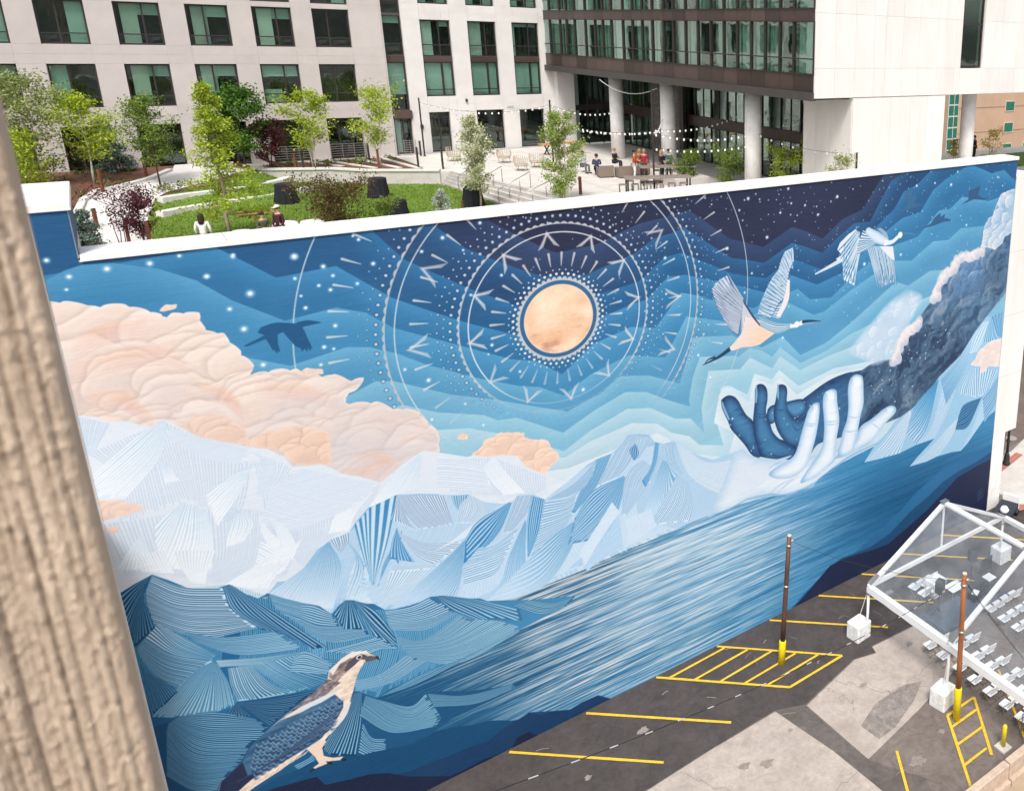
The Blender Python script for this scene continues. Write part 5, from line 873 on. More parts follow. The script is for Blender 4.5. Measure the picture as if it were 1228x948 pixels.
window(FB, 17.94, 19.28, 16.34, 19.08, 38.2, [18.6], [18.7], []); window(FB, 21.17, 23.06, 16.34, 19.13, 38.2, [], [], [], fr=.05); window(FB, 24.26, 26.10, 16.34, 19.08, 38.2, [], [], [], fr=.05)
part('roof', MB().box(-30, 28.9, 37.7, 52, 29.62, 29.9), f2_wall, FB); part('side_wall', MB().box(-30, -29.6, 38.1, 52, 15.4, 29.6), f1_wall, FB)
part('soffit_sign_plate', MB().box(23.35, 23.85, 37.955, 37.979, 19.25, 19.4), mat('grey_sign', (.45,.43,.42)), FB)
part('wall_light', MB().lathe([(.09,0),(.11,.1),(.09,.3)], (17.35,37.93,18.0), 10), dark_metal, FB, True); part('wall_light', MB().lathe([(.07,0),(.09,.08),(.07,.22)], (20.5,37.93,19.75), 10), dark_metal, FB, True)
# juliet railings of the left ground-floor bays
for x0 in (8.36, 11.52, 15.6):
    mb = MB(); x1 = x0+(2.06 if x0 < 15 else 1.1)
    for k in range(6): mb.tube([(x0,37.5,UZ+.25+k*.15),(x1,37.5,UZ+.25+k*.15)], .014, 6)
    for k in range(4): xx = x0+(x1-x0)*k/3; mb.tube([(xx,37.5,UZ),(xx,37.5,UZ+1.05)], .02, 6)
    part('balcony_rail', mb, steel, FB)
# ================================================================ glass wing and white block
GW = thing('glass_wing', 'dark glazed wing raised on round white columns over the terrace, with white end block', 'building', (26.5, 6.4, 0))
def P_(mb, name, m, sm_=False, par=None, label=None):      # wing parts are given in world metres, shift to the wing's origin
    mb.v = [(v[0]-26.5, v[1]-6.4, v[2]) for v in mb.v]; return part(name, mb, m, par or GW, sm_, label=label)
mull = [6.47,8.05,9.17,10.4,11.61,12.87,14.14,15.41,16.74,18.04,19.4,20.5,21.85,23.1,24.33,25.6,27.19,28.4,29.54,31.0,32.69,34.0,35.12,36.9,37.97]
P_(MB().box(26.35,26.62,6.42,38,21.9,22.30), 'soffit_edge', mat('bronze_fascia', (.06,.052,.05), .5, .1, 2, spec=.5)); P_(MB().box(26.62,32,6.7,37.9,21.92,22.28), 'soffit', mat('dark_soffit', (.05,.045,.042), .8))
fr_ = {}
for a, b_ in zip(mull[:-1], mull[1:]):
    P_(MB().box(26.50,26.60,a+.01,b_-.01,22.31,23.10), 'spandrel_panel', brown_panel); P_(MB().box(26.50,26.60,a+.01,b_-.01,25.56,26.10), 'spandrel_panel', brown_panel)
    for (z0, z1, zt) in ((23.10,25.56,23.83),(26.10,28.9,26.85)):
        mb = MB().box(26.44,26.62,a-.035,a+.035,z0,z1).box(26.47,26.60,a+.035,b_-.035,zt-.03,zt+.03).box(26.46,26.60,a+.035,b_-.035,z0,z0+.05).box(26.46,26.60,a+.035,b_-.035,z1-.05,z1)
        w = P_(mb, 'window', dark_metal)
        for za, zb in ((z0+.05, zt-.03), (zt+.03, z1-.05)): P_(MB().box(26.53,26.54,a+.035,b_-.035,za,zb), 'pane', glass, par=w)
        rr = random.Random(int(a*10)+int(z0)); c = rr.random()
        full = [(a+.1,b_-.1)] if c < .55 else [(a+.1,(a+b_)/2-.1)] if c < .75 else [((a+b_)/2+.05,b_-.1)] if c < .92 else []
        for (ya, yb) in full:
            mb = MB(); n = 6
            for q in range(n): mb.box(26.78+.01*(q % 2), 26.81, ya+(yb-ya)*q/n, ya+(yb-ya)*(q+1)/n, z0+.06, z1-.06)
            P_(mb, 'curtain', blind if rr.random() < .7 else blind_w, par=w)
for z0, z1 in ((23.1,25.56),(26.1,28.9)): P_(MB().box(27.5,27.6,6.6,38,z0,z1), 'room_back', dark_room)
P_(MB().box(26.62,27.6,6.6,38,25.57,26.09).box(26.62,27.6,6.6,38,22.3,23.09), 'floor_slab', dark_room); P_(MB().box(26.45,40,6.45,38,28.92,29.6), 'roof', brown_panel)
# storefront set back behind the columns
sy = [10.4+k*1.95 for k in range(15)]
for a, b_ in zip(sy[:-1], sy[1:]):
    if 27.5 < (a+b_)/2 < 31.5: continue
    for z0, z1 in ((16.35,18.75),(19.35,21.85)):
        mb = MB().box(31.95,32.08,a-.04,a+.04,z0,z1).box(31.97,32.06,(a+b_)/2-.025,(a+b_)/2+.025,z0+.06,z1-.06).box(31.96,32.07,a+.04,b_-.04,z0,z0+.06).box(31.96,32.07,a+.04,b_-.04,z1-.06,z1)
        w = P_(mb, 'storefront_window', dark_metal); P_(MB().box(32.01,32.02,a+.04,b_-.04,z0+.06,z1-.06), 'pane', glass, par=w)
        rr = random.Random(int(a*7+z0))
        if rr.random() < .35: P_(MB().box(32.3,32.33,a+.1,a+.8,z0+.1,z1-.1), 'curtain', mat('beige_curtain', (.28,.25,.2)), par=w)
P_(MB().box(31.98,32.3,10.35,38,18.76,19.34), 'transom_band', brown_panel); P_(MB().box(33.4,33.5,10.3,38,16.3,21.9).box(32.05,33.4,10.3,10.4,16.3,21.9), 'lobby_wall', dark_room); P_(MB().box(32.1,33.4,10.4,38,16.31,16.36), 'lobby_floor', mat('lobby_floor', (.12,.11,.1), .4))
# grey brick pier, laid brick by brick on its terrace side
PB = P_(MB().box(31.6,33.3,27.4,31.4,16.3,21.9), 'brick_pier', mat('pier_mortar', (.13,.12,.115), .9)); bk = MB().box(-.02,.02,-.245,.245,-.045,.045).mesh('brick', mat('grey_brick', (.20,.185,.175), .85, .25, 5, .2, 40, rnd=.35)); nb = 0
for r in range(46):
    for c in range(8):
        y = 27.4+.5*c+(.25 if r % 2 else 0)+.25
        if y > 31.2 or nb >= 300: continue
        link('brick', bk, PB, (31.59-26.5, y-6.4, 16.37+r*.12)); nb += 1
for r in range(18): link('brick', bk, PB, (32.0-26.5+.25, 27.39-6.4, 16.6+r*.3), (0, 0, PI/2))
P_(MB().box(31.5,31.6,26.9,27.4,16.3,21.9), 'pier_frame', dark_metal)
for (cx, cy) in ((27.8,29.5),(27.8,22.5),(27.8,13.25)): P_(MB().lathe([(.47,0),(.47,5.62)], (cx,cy,16.3), 28), 'column', white_paint, True)
P_(MB().box(27.0,28.3,37.3,37.97,16.3,21.9), 'end_pier', f2_wall); P_(MB().box(28.3,33.5,38.6,38.7,16.3,21.9), 'end_wall', dark_room)
for a in (28.3,29.55,30.8):
    w = P_(MB().box(a,a+.08,37.9,38.0,16.3,21.9).box(a+.08,a+1.25,37.92,37.98,18.9,19.3).box(a+.08,a+1.25,37.92,37.98,21.75,21.9), 'storefront_window', dark_metal)
    P_(MB().box(a+.08,a+1.25,37.95,37.96,16.3,18.9), 'pane', glass, par=w); P_(MB().box(a+.08,a+1.25,37.95,37.96,19.3,21.75), 'pane', glass, par=w)
# white block at the near end: panels
wp = MB(); NP = 0
xs_ = [26.5,27.75,29.05,30.3,31.1,32.3,33.5,34.9,36.3,36.8,38.62,40.2,41.6,43,45,47.4,50,53,56,60]; zs_ = [22.02,23.42,25.94,29.6]
for i in range(len(xs_)-1):
    for j in range(3):
        if xs_[i] == 36.8 and j >= 1: continue
        P_(MB().box(xs_[i]+.006,xs_[i+1]-.006,6.40,6.46,zs_[j]+.004,zs_[j+1]-.004), 'wall_panel', cream_wall)
P_(MB().box(28.2,36.8,6.465,14,22.31,29.62).box(26.64,28.2,6.465,6.59,22.31,29.62).box(26.64,36.8,6.466,6.6,22.0,22.3).box(38.62,60,6.45,14,22.0,29.62).box(36.8,38.62,6.9,14,22.0,29.62), 'block_core', cream_wall)
lw = P_(MB().box(36.85,38.57,6.5,6.6,23.46,23.56).box(36.85,36.93,6.5,6.6,23.56,29.5).box(38.49,38.57,6.5,6.6,23.56,29.5).box(36.93,38.49,6.5,6.6,25.7,25.8), 'window', dark_metal, label='tall narrow window in the white block')
P_(MB().box(36.93,38.49,6.54,6.55,23.56,25.7), 'pane', glass, par=lw); P_(MB().box(36.93,38.49,6.54,6.55,25.8,29.5), 'pane', glass, par=lw); P_(MB().box(36.8,38.6,6.85,6.89,23.4,29.5), 'room', dark_room, par=lw)
xs_ = [29.05,30.5,31.7,33.1,34.4,35.78]
for a, b_ in zip(xs_[:-1], xs_[1:]): P_(MB().box(a+.006,b_-.006,6.43,6.5,15.45,21.99), 'wall_panel', cream_wall)
for a, b_ in ((6.5,8.1),(8.1,9.3),(9.3,10.34)): P_(MB().box(29.02,29.1,a+.006,b_-.006,15.45,21.99), 'wall_panel', cream_wall)
P_(MB().box(29.1,35.78,6.5,10.34,15.45,21.99), 'core_wall', cream_wall)
P_(MB().lathe([(.43,0),(.43,5.68)], (39.95,8.3,16.3), 28), 'column', white_paint, True)
# far tan building through the gap
TB = thing('tan_office_building', 'distant tan building with small green windows seen through the gap at right', 'building', (84.6, 50, 0)); tan = mat('tan_stone', (.50,.34,.235), .85, .08, .3, .1, 5, rnd=.03); grn = mat('green_glass', (.01,.15,.10), .15, .2, 2, spec=.8)
part('wall', MB().box(0,34,0,14,0,34), tan, TB)
for k in range(8): part('stone_band', MB().box(-.03,34.03,-.05,0,6.6+k*3.25,6.66+k*3.25), mat('tan_joint', (.36,.24,.16)), TB)
for cx in (11.6,16.2,20.8,25.4):
    for k in range(10):
        z = 1.3+k*2.9; w = part('window', MB().box(cx-.12,cx+1.92,-.08,.02,z-.14,z+1.3), mat('pale_frame', (.6,.52,.42)), TB); part('pane', MB().box(cx,cx+1.8,-.10,-.075,z,z+1.2), grn, w)
for k in range(22):
    z = 1.0+k*1.45
    for cx, w_ in ((.0,.95),(1.05,.75),(3.45,.85),(-2.2,.9)):
        if cx < 0: continue
        w = part('window', MB().box(cx-.05,cx+w_+.05,-.08,.02,z-.06,z+1.36), mat('white_frame', (.7,.7,.68)), TB); part('pane', MB().box(cx,cx+w_,-.10,-.075,z,z+1.28), grn, w)
# ================================================================ vegetation
def tree(name, label, loc, h, r, crown_mat, bark, n=3200, leaf=.07, base=.22, shape='oval', multi=1, group=None, seed=0, lean=0., trunk_r=.06, clumps=26, cat='tree'):
    rd = random.Random(seed*31+7); t_ = thing(name, label, cat, loc, rd.uniform(0, 6), group); tb = MB(); tips = []
    for s in range(multi):
        a = 2*PI*s/max(multi, 1)+rd.random(); sp = r*.35 if multi > 1 else lean; top = Vector((math.cos(a)*sp, math.sin(a)*sp, h*.93)); st_ = Vector((math.cos(a)*.08, math.sin(a)*.08, -.05)) if multi > 1 else Vector((0,0,-.05)); pts = []
        for i in range(7): q = st_.lerp(top, i/6); q += Vector((rd.gauss(0,.03), rd.gauss(0,.03), 0))*(i > 0)*h*.2; pts.append(q)
        tr = trunk_r*(1 if multi == 1 else .6); tb.tube(pts, [tr*(1-.88*i/6) for i in range(7)], 7)
        nb_ = int(clumps/multi)
        for k in range(nb_):
            u = base+(1-base)*(k+.5)/nb_; i = min(int(u*6), 5); p = pts[i].lerp(pts[i+1], u*6-i); v = (u-base)/(1-base)
            if shape == 'oval': rr = r*max(math.sin(PI*min(v*.86+.14, 1))**.6, .16)
            elif shape == 'cone': rr = r*(1-v)**.8+.08
            else: rr = r*(.5+.7*v)*(1 if v < .85 else .7)
            rr *= rd.uniform(.75, 1.08); b0 = rd.uniform(0, 2*PI)
            e = p+Vector((math.cos(b0)*rr, math.sin(b0)*rr, (rr*.55 if shape != 'cone' else -.12*rr)*rd.uniform(.5, 1.2))); e.z = min(e.z, h)
            mid = p.lerp(e, .5)+Vector((0,0,-.06*rr)); tb.tube([p, mid, e], [tr*.32*(1-v*.6)+.006, tr*.2*(1-v*.6)+.005, .004], 4, False)
            for q in (.25,.45,.62,.8,.93,1.0): tips.append((p.lerp(e, q), .30*r*(.5+.5*q) if shape != 'cone' else .16*r))
        tips.append((top, .1*r)); tips.append((pts[5], .14*r))
    part('trunk', tb, bark, t_, True); lb = MB(); per = max(int(n*1.45)//len(tips), 2)
    for c, cr in tips:
        m_ = int(per*rd.uniform(.45, 1.55))
        for q in range(m_):
            p = c+Vector((rd.gauss(0, cr*.55), rd.gauss(0, cr*.55), rd.gauss(0, cr*.5))); s = leaf*.84*rd.uniform(.4, 1.45); n1 = Vector((rd.gauss(0,1), rd.gauss(0,1), rd.gauss(0,1)+.6)).normalized(); u1 = n1.orthogonal().normalized(); u1 = Matrix.Rotation(rd.uniform(0, 6.28), 3, n1) @ u1; v1 = n1.cross(u1)
            lb.add([p-u1*s, p+v1*s*.55-u1*.1*s, p+u1*s, p-v1*s*.55-u1*.1*s], [(0,1,2,3)])
    part('crown', lb, crown_mat, t_); return t_
bark = mat('pale_bark', (.34,.27,.20), .9, .3, 12, .5, 40); dbark = mat('dark_bark', (.075,.04,.032), .9, .3, 12, .5, 40); birchb = mat('birch_bark', (.62,.56,.50), .85, .2, 14, .3, 40)
spring = leafmat('spring_green_leaves', [(.18,.28,.02),(.36,.46,.03),(.52,.58,.07)]); midg = leafmat('mid_green_leaves', [(.09,.15,.02),(.17,.25,.04),(.27,.36,.07)]); pale = leafmat('pale_green_leaves', [(.17,.23,.06),(.28,.34,.10),(.42,.44,.22)])
darkg = leafmat('dark_green_leaves', [(.03,.09,.012),(.07,.17,.02),(.14,.26,.03)]); plum = leafmat('plum_leaves', [(.05,.012,.018),(.11,.025,.035),(.17,.05,.055)]); smokeb = leafmat('smokebush_leaves', [(.08,.02,.02),(.13,.045,.03),(.10,.12,.03),(.20,.22,.05)])
spruce = leafmat('blue_spruce_needles', [(.06,.10,.07),(.12,.18,.14),(.22,.29,.24)], trans=.1); silver = leafmat('silver_leaves', [(.30,.36,.28),(.48,.54,.45),(.62,.66,.60)]); flower = leafmat('blossom_and_leaves', [(.20,.27,.06),(.38,.42,.16),(.80,.78,.66),(.34,.38,.14)]); goldn = leafmat('golden_leaves', [(.40,.30,.06),(.55,.45,.14),(.40,.42,.12)])
V = 'trees planted on the plaza'
tree('birch_tree', 'pale leafy birch at the far left beside the concrete pillar', (-2.5,33.0,16.45), 5.75, 1.75, pale, birchb, 5200, .085, .12, 'oval', 2, V, 1)
tree('birch_tree', 'small bright green birch low at the far left in front of the pale birch', (-2.9,31.0,16.3), 3.2, 1.2, spring, birchb, 2600, .08, .1, 'oval', 2, V, 2)
tree('birch_tree', 'bright green birch with two white stems between the first window bays', (-.46,32.6,16.4), 4.75, 1.45, spring, birchb, 3600, .085, .3, 'oval', 2, V, 3)
tree('slender_tree', 'slender grey green tree on a thin brown trunk beside the curved path', (2.2,31.0,16.25), 4.95, 1.15, midg, dbark, 3600, .075, .28, 'oval', 1, V, 4, trunk_r=.05)
tree('tall_tree', 'tallest lime green tree standing on the lawn edge right behind the mural wall', (3.86,19.3,15.5), 7.2, 1.55, spring, bark, 6200, .07, .16, 'cone', 1, V, 5, trunk_r=.085, clumps=52)
tree('leafy_tree', 'dense dark green tree behind the tall lime green tree', (6.4,34.2,16.7), 4.6, 1.5, darkg, dbark, 5200, .1, .2, 'oval', 1, V, 6)
tree('plum_tree', 'dark purple plum tree by the window railings', (7.74,34.9,16.35), 2.9, .95, plum, dbark, 2600, .08, .2, 'oval', 2, V, 7)
tree('birch_tree', 'white stemmed birch clump left of the railed window bay', (9.9,34.0,16.35), 4.8, 1.35, spring, birchb, 3000, .085, .25, 'oval', 3, V, 8)
tree('young_tree', 'loose airy young tree in front of the narrow window bay', (13.28,33.0,16.32), 4.8, 1.6, spring, birchb, 2600, .085, .3, 'vase', 3, V, 9)
tree('flowering_tree', 'white flowering columnar tree in front of the lawn steps', (14.86,19.65,15.55), 5.2, .9, flower, bark, 4600, .07, .22, 'oval', 1, V, 10, clumps=34)
tree('columnar_tree', 'dense yellow green multi-stem tree at the head of the steps', (17.9,16.2,16.1), 5.0, .98, leafmat('fresh_leaves', [(.14,.22,.02),(.26,.36,.05),(.55,.58,.28)]), bark, 6500, .065, .12, 'oval', 3, V, 11, clumps=40)
tree('red_maple', 'thin airy red leaved maple beside the path near the raised wall corner', (.12,19.2,15.55), 2.7, 1.0, plum, dbark, 900, .055, .35, 'vase', 3, V, 12, trunk_r=.035, clumps=24)
tree('red_maple', 'denser red maple just right of the airy one', (.85,18.6,15.55), 2.55, .75, plum, dbark, 2600, .055, .3, 'vase', 2, V, 13, trunk_r=.05, clumps=24)
tree('smoke_bush', 'broad purple and green smoke bush behind the wall below the cloth table', (7.9,17.8,15.4), 2.55, 1.5, smokeb, dbark, 7500, .06, .02, 'vase', 7, None, 14, trunk_r=.03, clumps=42, cat='shrub')
tree('smoke_bush', 'small green shrub at the right end of the smoke bush', (9.6,17.4,15.4), 1.7, .7, midg, dbark, 2200, .05, .02, 'vase', 5, None, 15, trunk_r=.03, clumps=30, cat='shrub')
tree('spruce', 'blue green spruce tucked behind the raised left wall corner', (-.95,17.8,15.2), 2.5, 1.05, spruce, dbark, 7000, .055, .02, 'cone', 1, 'spruces', 16, clumps=60)
tree('spruce', 'blue green spruce against the building behind the two-stem birch', (.5,36.2,16.4), 2.9, 1.1, spruce, dbark, 5200, .07, .02, 'cone', 1, 'spruces', 17, clumps=50)
tree('silver_shrub', 'small silvery shrub at the wall left of the flowering tree', (12.62,18.6,15.4), 1.75, .78, silver, dbark, 2600, .05, .02, 'cone', 1, None, 18, clumps=44, cat='shrub')
B = 'leafy shrubs in planters beside the columns'
for k, (x, y, z, h, r, mt, lb_) in enumerate([(26.2,17.8,16.3,1.9,.8,midg,'green shrub beside the middle round column'),(27.4,14.9,16.3,2.4,1.15,midg,'bushy shrub left of the third round column'),(28.9,11.6,16.3,2.7,1.2,spring,'bright green shrub against the dark glass right of the third column'),(27.3,5.2,16.3,3.2,.9,pale,'sparse pale shrub in front of the beige recess'),(43.4,9.0,16.3,3.4,.85,goldn,'golden airy shrub right of the far column'),(40.3,9.4,16.3,2.9,.6,goldn,'small golden shrub left of the far column')]):
    tree('shrub', lb_, (x,y,z), h, r, mt, dbark, 1500 if mt in (goldn, pale) else 2600, .06, .1, 'vase', 5, B, 30+k, trunk_r=.03, clumps=24, cat='shrub')
# ground plants: low clumps scattered on mulch
gp = MB(); rg = random.Random(21)
def clump(x, y, z, r, n, hh, mb=gp):
    for q in range(n):
        a = rg.uniform(0, 6.28); d = r*rg.random(); p = Vector((x+math.cos(a)*d, y+math.sin(a)*d, z+rg.uniform(0, hh))); s = rg.uniform(.04, .09); u = Vector((rg.gauss(0,1), rg.gauss(0,1), rg.gauss(0,1)+.3)).normalized(); v = u.orthogonal().normalized(); mb.add([p-u*s, p+v*s*.5, p+u*s, p-v*s*.5], [(0,1,2,3)])
for k in range(130):
    x = rg.uniform(-6, 3); y = rg.uniform(17, 37.2)
    if inpoly(x, y, lawnP) or (x > -1.0 and y < 31) or (x > 1.5): continue
    clump(x, y, hgt(x, y)+.04, rg.uniform(.15, .45), rg.randint(18, 50), rg.uniform(.1, .45))
for k in range(60): x = rg.uniform(7.6, 14.8); y = rg.uniform(34.2, 37.0); clump(x, y, UZ+.04, rg.uniform(.1, .35), rg.randint(10, 30), rg.uniform(.08, .3))
for k in range(26): x = rg.uniform(1.9, 5.0); y = rg.uniform(29.8, 31.0); clump(x, y, hgt(x, y)+.08, .35, 26, .35)
o = part('ground_plants', gp, leafmat('mixed_ground_plants', [(.05,.10,.02),(.12,.2,.03),(.25,.3,.05),(.12,.05,.04),(.2,.28,.16)]), None); o['kind'] = 'stuff'; o['label'] = 'low mixed perennials in the mulch beds'; o['category'] = 'plants'
# planters near the columns and the grass strip far right
single('raised_planter', MB().bbox(25.0,27.3,16.9,18.4,UZ,UZ+.5), concrete, 'low pale planter wall beside the middle column', 'planter'); single('raised_planter', MB().bbox(26.4,29.6,10.9,15.6,UZ,UZ+.35), concrete, 'long low planter under the bushy shrubs', 'planter')
single('raised_planter', MB().bbox(39.5,44.3,8.2,9.9,UZ,UZ+.55), rust, 'rust coloured planter under the golden shrubs', 'planter'); struct('grass_strip', MB().poly([(50.5,12.2),(63.5,12.2),(63.5,16.8),(50.5,16.8)], UZ+.12, .11), grassm)
# ================================================================ plaza furniture
# rusted steel light bollards
pm = MB().box(-.06,.06,-.06,.06,0,1).mesh('post', rust); pc = MB().box(-.065,.065,-.065,.065,.0,.02).mesh('post_cap', dark_metal)
posts = [(-1.45,28.88,1.25,'rusted steel post in the bed beside the raised wall corner'),(-1.54,30.17,.9,'short rusted post behind the leftmost one'),(-.62,24.92,.95,'rusted post at the near edge of the curved path'),(-.17,30.83,1.25,'rusted post left of the two-stem birch'),(1.78,33.9,1.0,'rusted post in front of the slender tree'),(.35,18.9,1.35,'rusted post among the red maple stems'),(1.0,18.3,1.35,'thick rusted post under the denser red maple'),(19.6,17.8,.95,'rusted post at the foot of the near handrail'),(14.11,20.13,.6,'short rusted post left of the flowering tree'),(8.96,34.38,.9,'rusted post left of the birch clump'),(12.86,31.3,1.3,'rusted post below the airy young tree')]
pr = None
for k, (x, y, h, lb_) in enumerate(posts):
    t_ = thing('steel_post', lb_, 'post', (x, y, UZ if y > 31.2 and x > 8 else UZ if x > 19 else hgt(x, y)), .3*k, 'rusted steel posts in the beds'); o = link('post', pm, t_); o.scale = (1,1,h); link('post_cap', pc, t_, (0,0,h))
tp = MB().box(-.05,.05,-.05,.05,0,1).mesh('post', dark_metal)
for x, y, h, lb_ in [(9.28,33.8,1.25,'dark steel post just right of the rusted one by the birch clump'),(13.47,36.4,1.1,'dark post in front of the narrow bay'),(15.08,31.28,1.3,'dark post at the corner of the steps bed'),(16.25,30.3,1.4,'dark post at the top of the retaining wall'),(16.8,36.9,1.0,'dark post against the pale facade')]:
    t_ = thing('steel_post', lb_, 'post', (x,y,UZ), 0, 'dark steel posts on the terrace'); o = link('post', tp, t_); o.scale = (1,1,h); link('post_cap', pc, t_, (0,0,h))
# cocktail tables under black cloths
def cloth_table(x, y, z, lb_, seed):
    t_ = thing('cocktail_table', 'tall round cocktail table '+lb_, 'table', (x,y,z), 0, 'cocktail tables on the lawn'); part('tabletop', MB().lathe([(.42,1.02),(.42,1.05)], n=24), white_plastic, t_); part('stem', MB().lathe([(.04,.03),(.04,1.02)], n=8), steel, t_); part('foot', MB().lathe([(.28,0),(.26,.03)], n=16), steel, t_)
    rd = random.Random(seed); ph = rd.random()*6; c = MB().lathe([(.43,1.07),(.45,1.055),(.46,1.0),(.47,.75),(.52,.4),(.58,.05),(.585,.012)], n=72, wob=lambda a, z_: .06*math.sin(a*9+ph)*(1.05-z_)+.03*math.sin(a*17+2*ph)*(1.05-z_))
    tagit(part('tablecloth', c, black_cloth, None, True, loc=(x,y,z)), 'long black cloth '+lb_, 'tablecloth', 'black table cloths')
cloth_table(7.2,26.9,LZ+.09,'on the lawn in front of the seat walls',1); cloth_table(11.6,26.5,LZ+.09,'at the far side of the lawn before the retaining wall',2); cloth_table(15.0,21.2,LZ+.09,'behind the trunk of the flowering tree',3); cloth_table(10.7,19.2,LZ+.09,'half hidden at the right of the smoke bush',4)
# string-light poles and festoons
for x, y, h, lb_ in [(16.96,36.6,3.9,'dark pole by the left end of the festoon lights'),(21.6,26.0,4.4,'dark pole behind the columnar tree carrying lights'),(23.1,16.0,5.7,'tall dark pole beside the bar tables carrying lights'),(29.3,6.3,3.0,'short dark pole against the white core wall')]:
    single('light_pole', MB().lathe([(.09,0),(.09,.03),(.055,.05),(.05,h)], n=10), dark_metal, lb_, 'pole', 'poles for the festoon lights', loc=(x,y,UZ))
bme = MB().lathe([(.012,.05),(.03,.03),(.05,-.0),(.056,-.03),(.045,-.07),(.015,-.09)], n=10).mesh('bulb', bulb_m, True)
def festoon(p, q, n, sag, lb_):
    p = Vector(p); q = Vector(q); t_ = thing('festoon', lb_, 'string lights', p, 0, 'festoon light strings over the terrace'); pts = [(q-p)*(i/24)+Vector((0,0,-4*sag*(i/24)*(1-i/24))) for i in range(25)]; part('cable', MB().tube(pts, .009, 5), black_plastic, t_)
    for i in range(n): u = (i+.5)/n; c = (q-p)*u+Vector((0,0,-4*sag*u*(1-u)-.05)); link('bulb', bme, t_, c)
Z3 = UZ+2.6
festoon((16.96,36.6,UZ+3.6),(21.6,26,UZ+4.1),20,.55,'light string from the left pole to the pole behind the columnar tree')
festoon((26.9,37.8,UZ+3.0),(21.6,26,UZ+4.1),18,.5,'light string from the facade corner to the pole behind the columnar tree')
festoon((21.6,26,UZ+4.1),(27.4,29.5,UZ+3.2),12,.3,'short light string from the middle pole to the first column')
festoon((21.6,26,UZ+3.2),(23.1,16,UZ+3.4),22,.35,'light string between the two middle poles')
festoon((21.6,26,UZ+2.9),(27.4,22.5,UZ+2.6),16,.3,'lower light string from the middle pole to the second column')
festoon((23.1,16,UZ+3.4),(27.4,22.5,UZ+3.4),14,.3,'light string from the tall pole back to the second column')
festoon((23.1,16,UZ+3.5),(31.8,20.5,UZ+3.6),16,.35,'light string from the tall pole to the storefront')
festoon((23.1,16,UZ+3.3),(27.5,13.25,UZ+3.3),14,.3,'light string from the tall pole to the third column')
festoon((23.1,16,UZ+2.5),(27.5,13.25,UZ+2.7),14,.2,'lower light string from the tall pole to the third column')
festoon((27.8,13.0,UZ+3.4),(29.3,6.3,UZ+2.95),9,.3,'last light string from the third column to the white core wall')
single('swag_cable', MB().tube([Vector((26.7,29,21.7)).lerp(Vector((27.6,22.9,21.5)), i/14)+Vector((-.3,0,-2.4*(i/14)*(1-i/14))) for i in range(15)], .02, 6), white_plastic, 'slack white cable hanging between the first two columns', 'cable')
# picnic table
pt = thing('long_table', 'long orange wood table with crossed black legs before the facade', 'table', (25.3,33.6,UZ), .15); wood = mat('orange_wood', (.55,.26,.06), .5, .2, 4, stretch=(1,12,1))
for k in range(4): part('plank', MB().box(-1.5,1.5,-.44+k*.22,-.23+k*.22,.72,.77), wood, pt)
for s in (-1.05,1.05): part('leg', MB().obox((s,-.35,0),(s,.35,.72),.07,.07).obox((s,.35,0),(s,-.35,.715),.065,.07), black_plastic, pt)
# chairs and tables of the terrace
def lounge(x, y, rz, lb_, proto=[None]):
    if proto[0] is None:
        t_ = thing('lounge_chair', lb_, 'chair', (x,y,UZ), rz, 'taupe lounge chairs'); part('seat', MB().bbox(-.38,.38,-.36,.34,.22,.42,.05), mat('cream_cushion', (.6,.54,.47)), t_); part('shell', MB().bbox(-.44,.44,.34,.46,.08,.74,.03).bbox(-.46,-.38,-.38,.34,.08,.6,.02).bbox(.38,.46,-.38,.34,.08,.6,.02), taupe, t_); part('base', MB().box(-.4,.4,-.36,.4,0,.09), taupe, t_); proto[0] = t_; return t_
    return dup(proto[0], (x,y,UZ), rz, lb_)
for x, y, rz, lb_ in [(23.4,22.6,2.9,'taupe lounge chair nearest the columnar tree, back to the mural'),(24.3,21.9,3.1,'taupe lounge chair in the middle of the seating group'),(25.6,22.3,3.3,'taupe lounge chair beside the middle column'),(26.1,23.2,3.4,'taupe lounge chair behind the group by the first column')]: lounge(x, y, rz, lb_)
def wickerchair(x, y, rz, lb_, proto=[None]):
    if proto[0] is None:
        t_ = thing('wicker_chair', lb_, 'chair', (x,y,UZ), rz, 'pale round wicker chairs'); part('seat', MB().lathe([(.4,.32),(.42,.38),(.38,.42)], n=20), wicker, t_, True); mb = MB(); 
        for k in range(19):
            a = -.25*PI+1.5*PI*k/18-PI*.0; a0 = a; mb.tube([(.40*math.cos(a0),.40*math.sin(a0),.34),(.47*math.cos(a0),.47*math.sin(a0),.62),(.44*math.cos(a0),.44*math.sin(a0),.80+.14*math.sin(PI*k/18))], .016, 5)
        part('back', mb, wicker, t_); mb = MB()
        for sx, sy_ in ((-1,-1),(1,-1),(1,1),(-1,1)): part('leg', MB().tube([(sx*.24,sy_*.24,.34),(sx*.28,sy_*.28,0)], .018, 6), wicker, t_)
        proto[0] = t_; return t_
    return dup(proto[0], (x,y,UZ), rz, lb_)
for x, y, rz, lb_ in [(17.9,33.4,.6,'pale wicker chair by the door left of the flowering tree'),(20.4,31.2,2.2,'pale wicker chair right behind the flowering tree'),(20.1,27.4,1.0,'pale wicker chair nearest the steps'),(21.4,28.2,2.4,'pale wicker chair right of the one nearest the steps'),(24.4,29.4,3.0,'pale wicker chair before the orange table')]: wickerchair(x, y, rz, lb_)
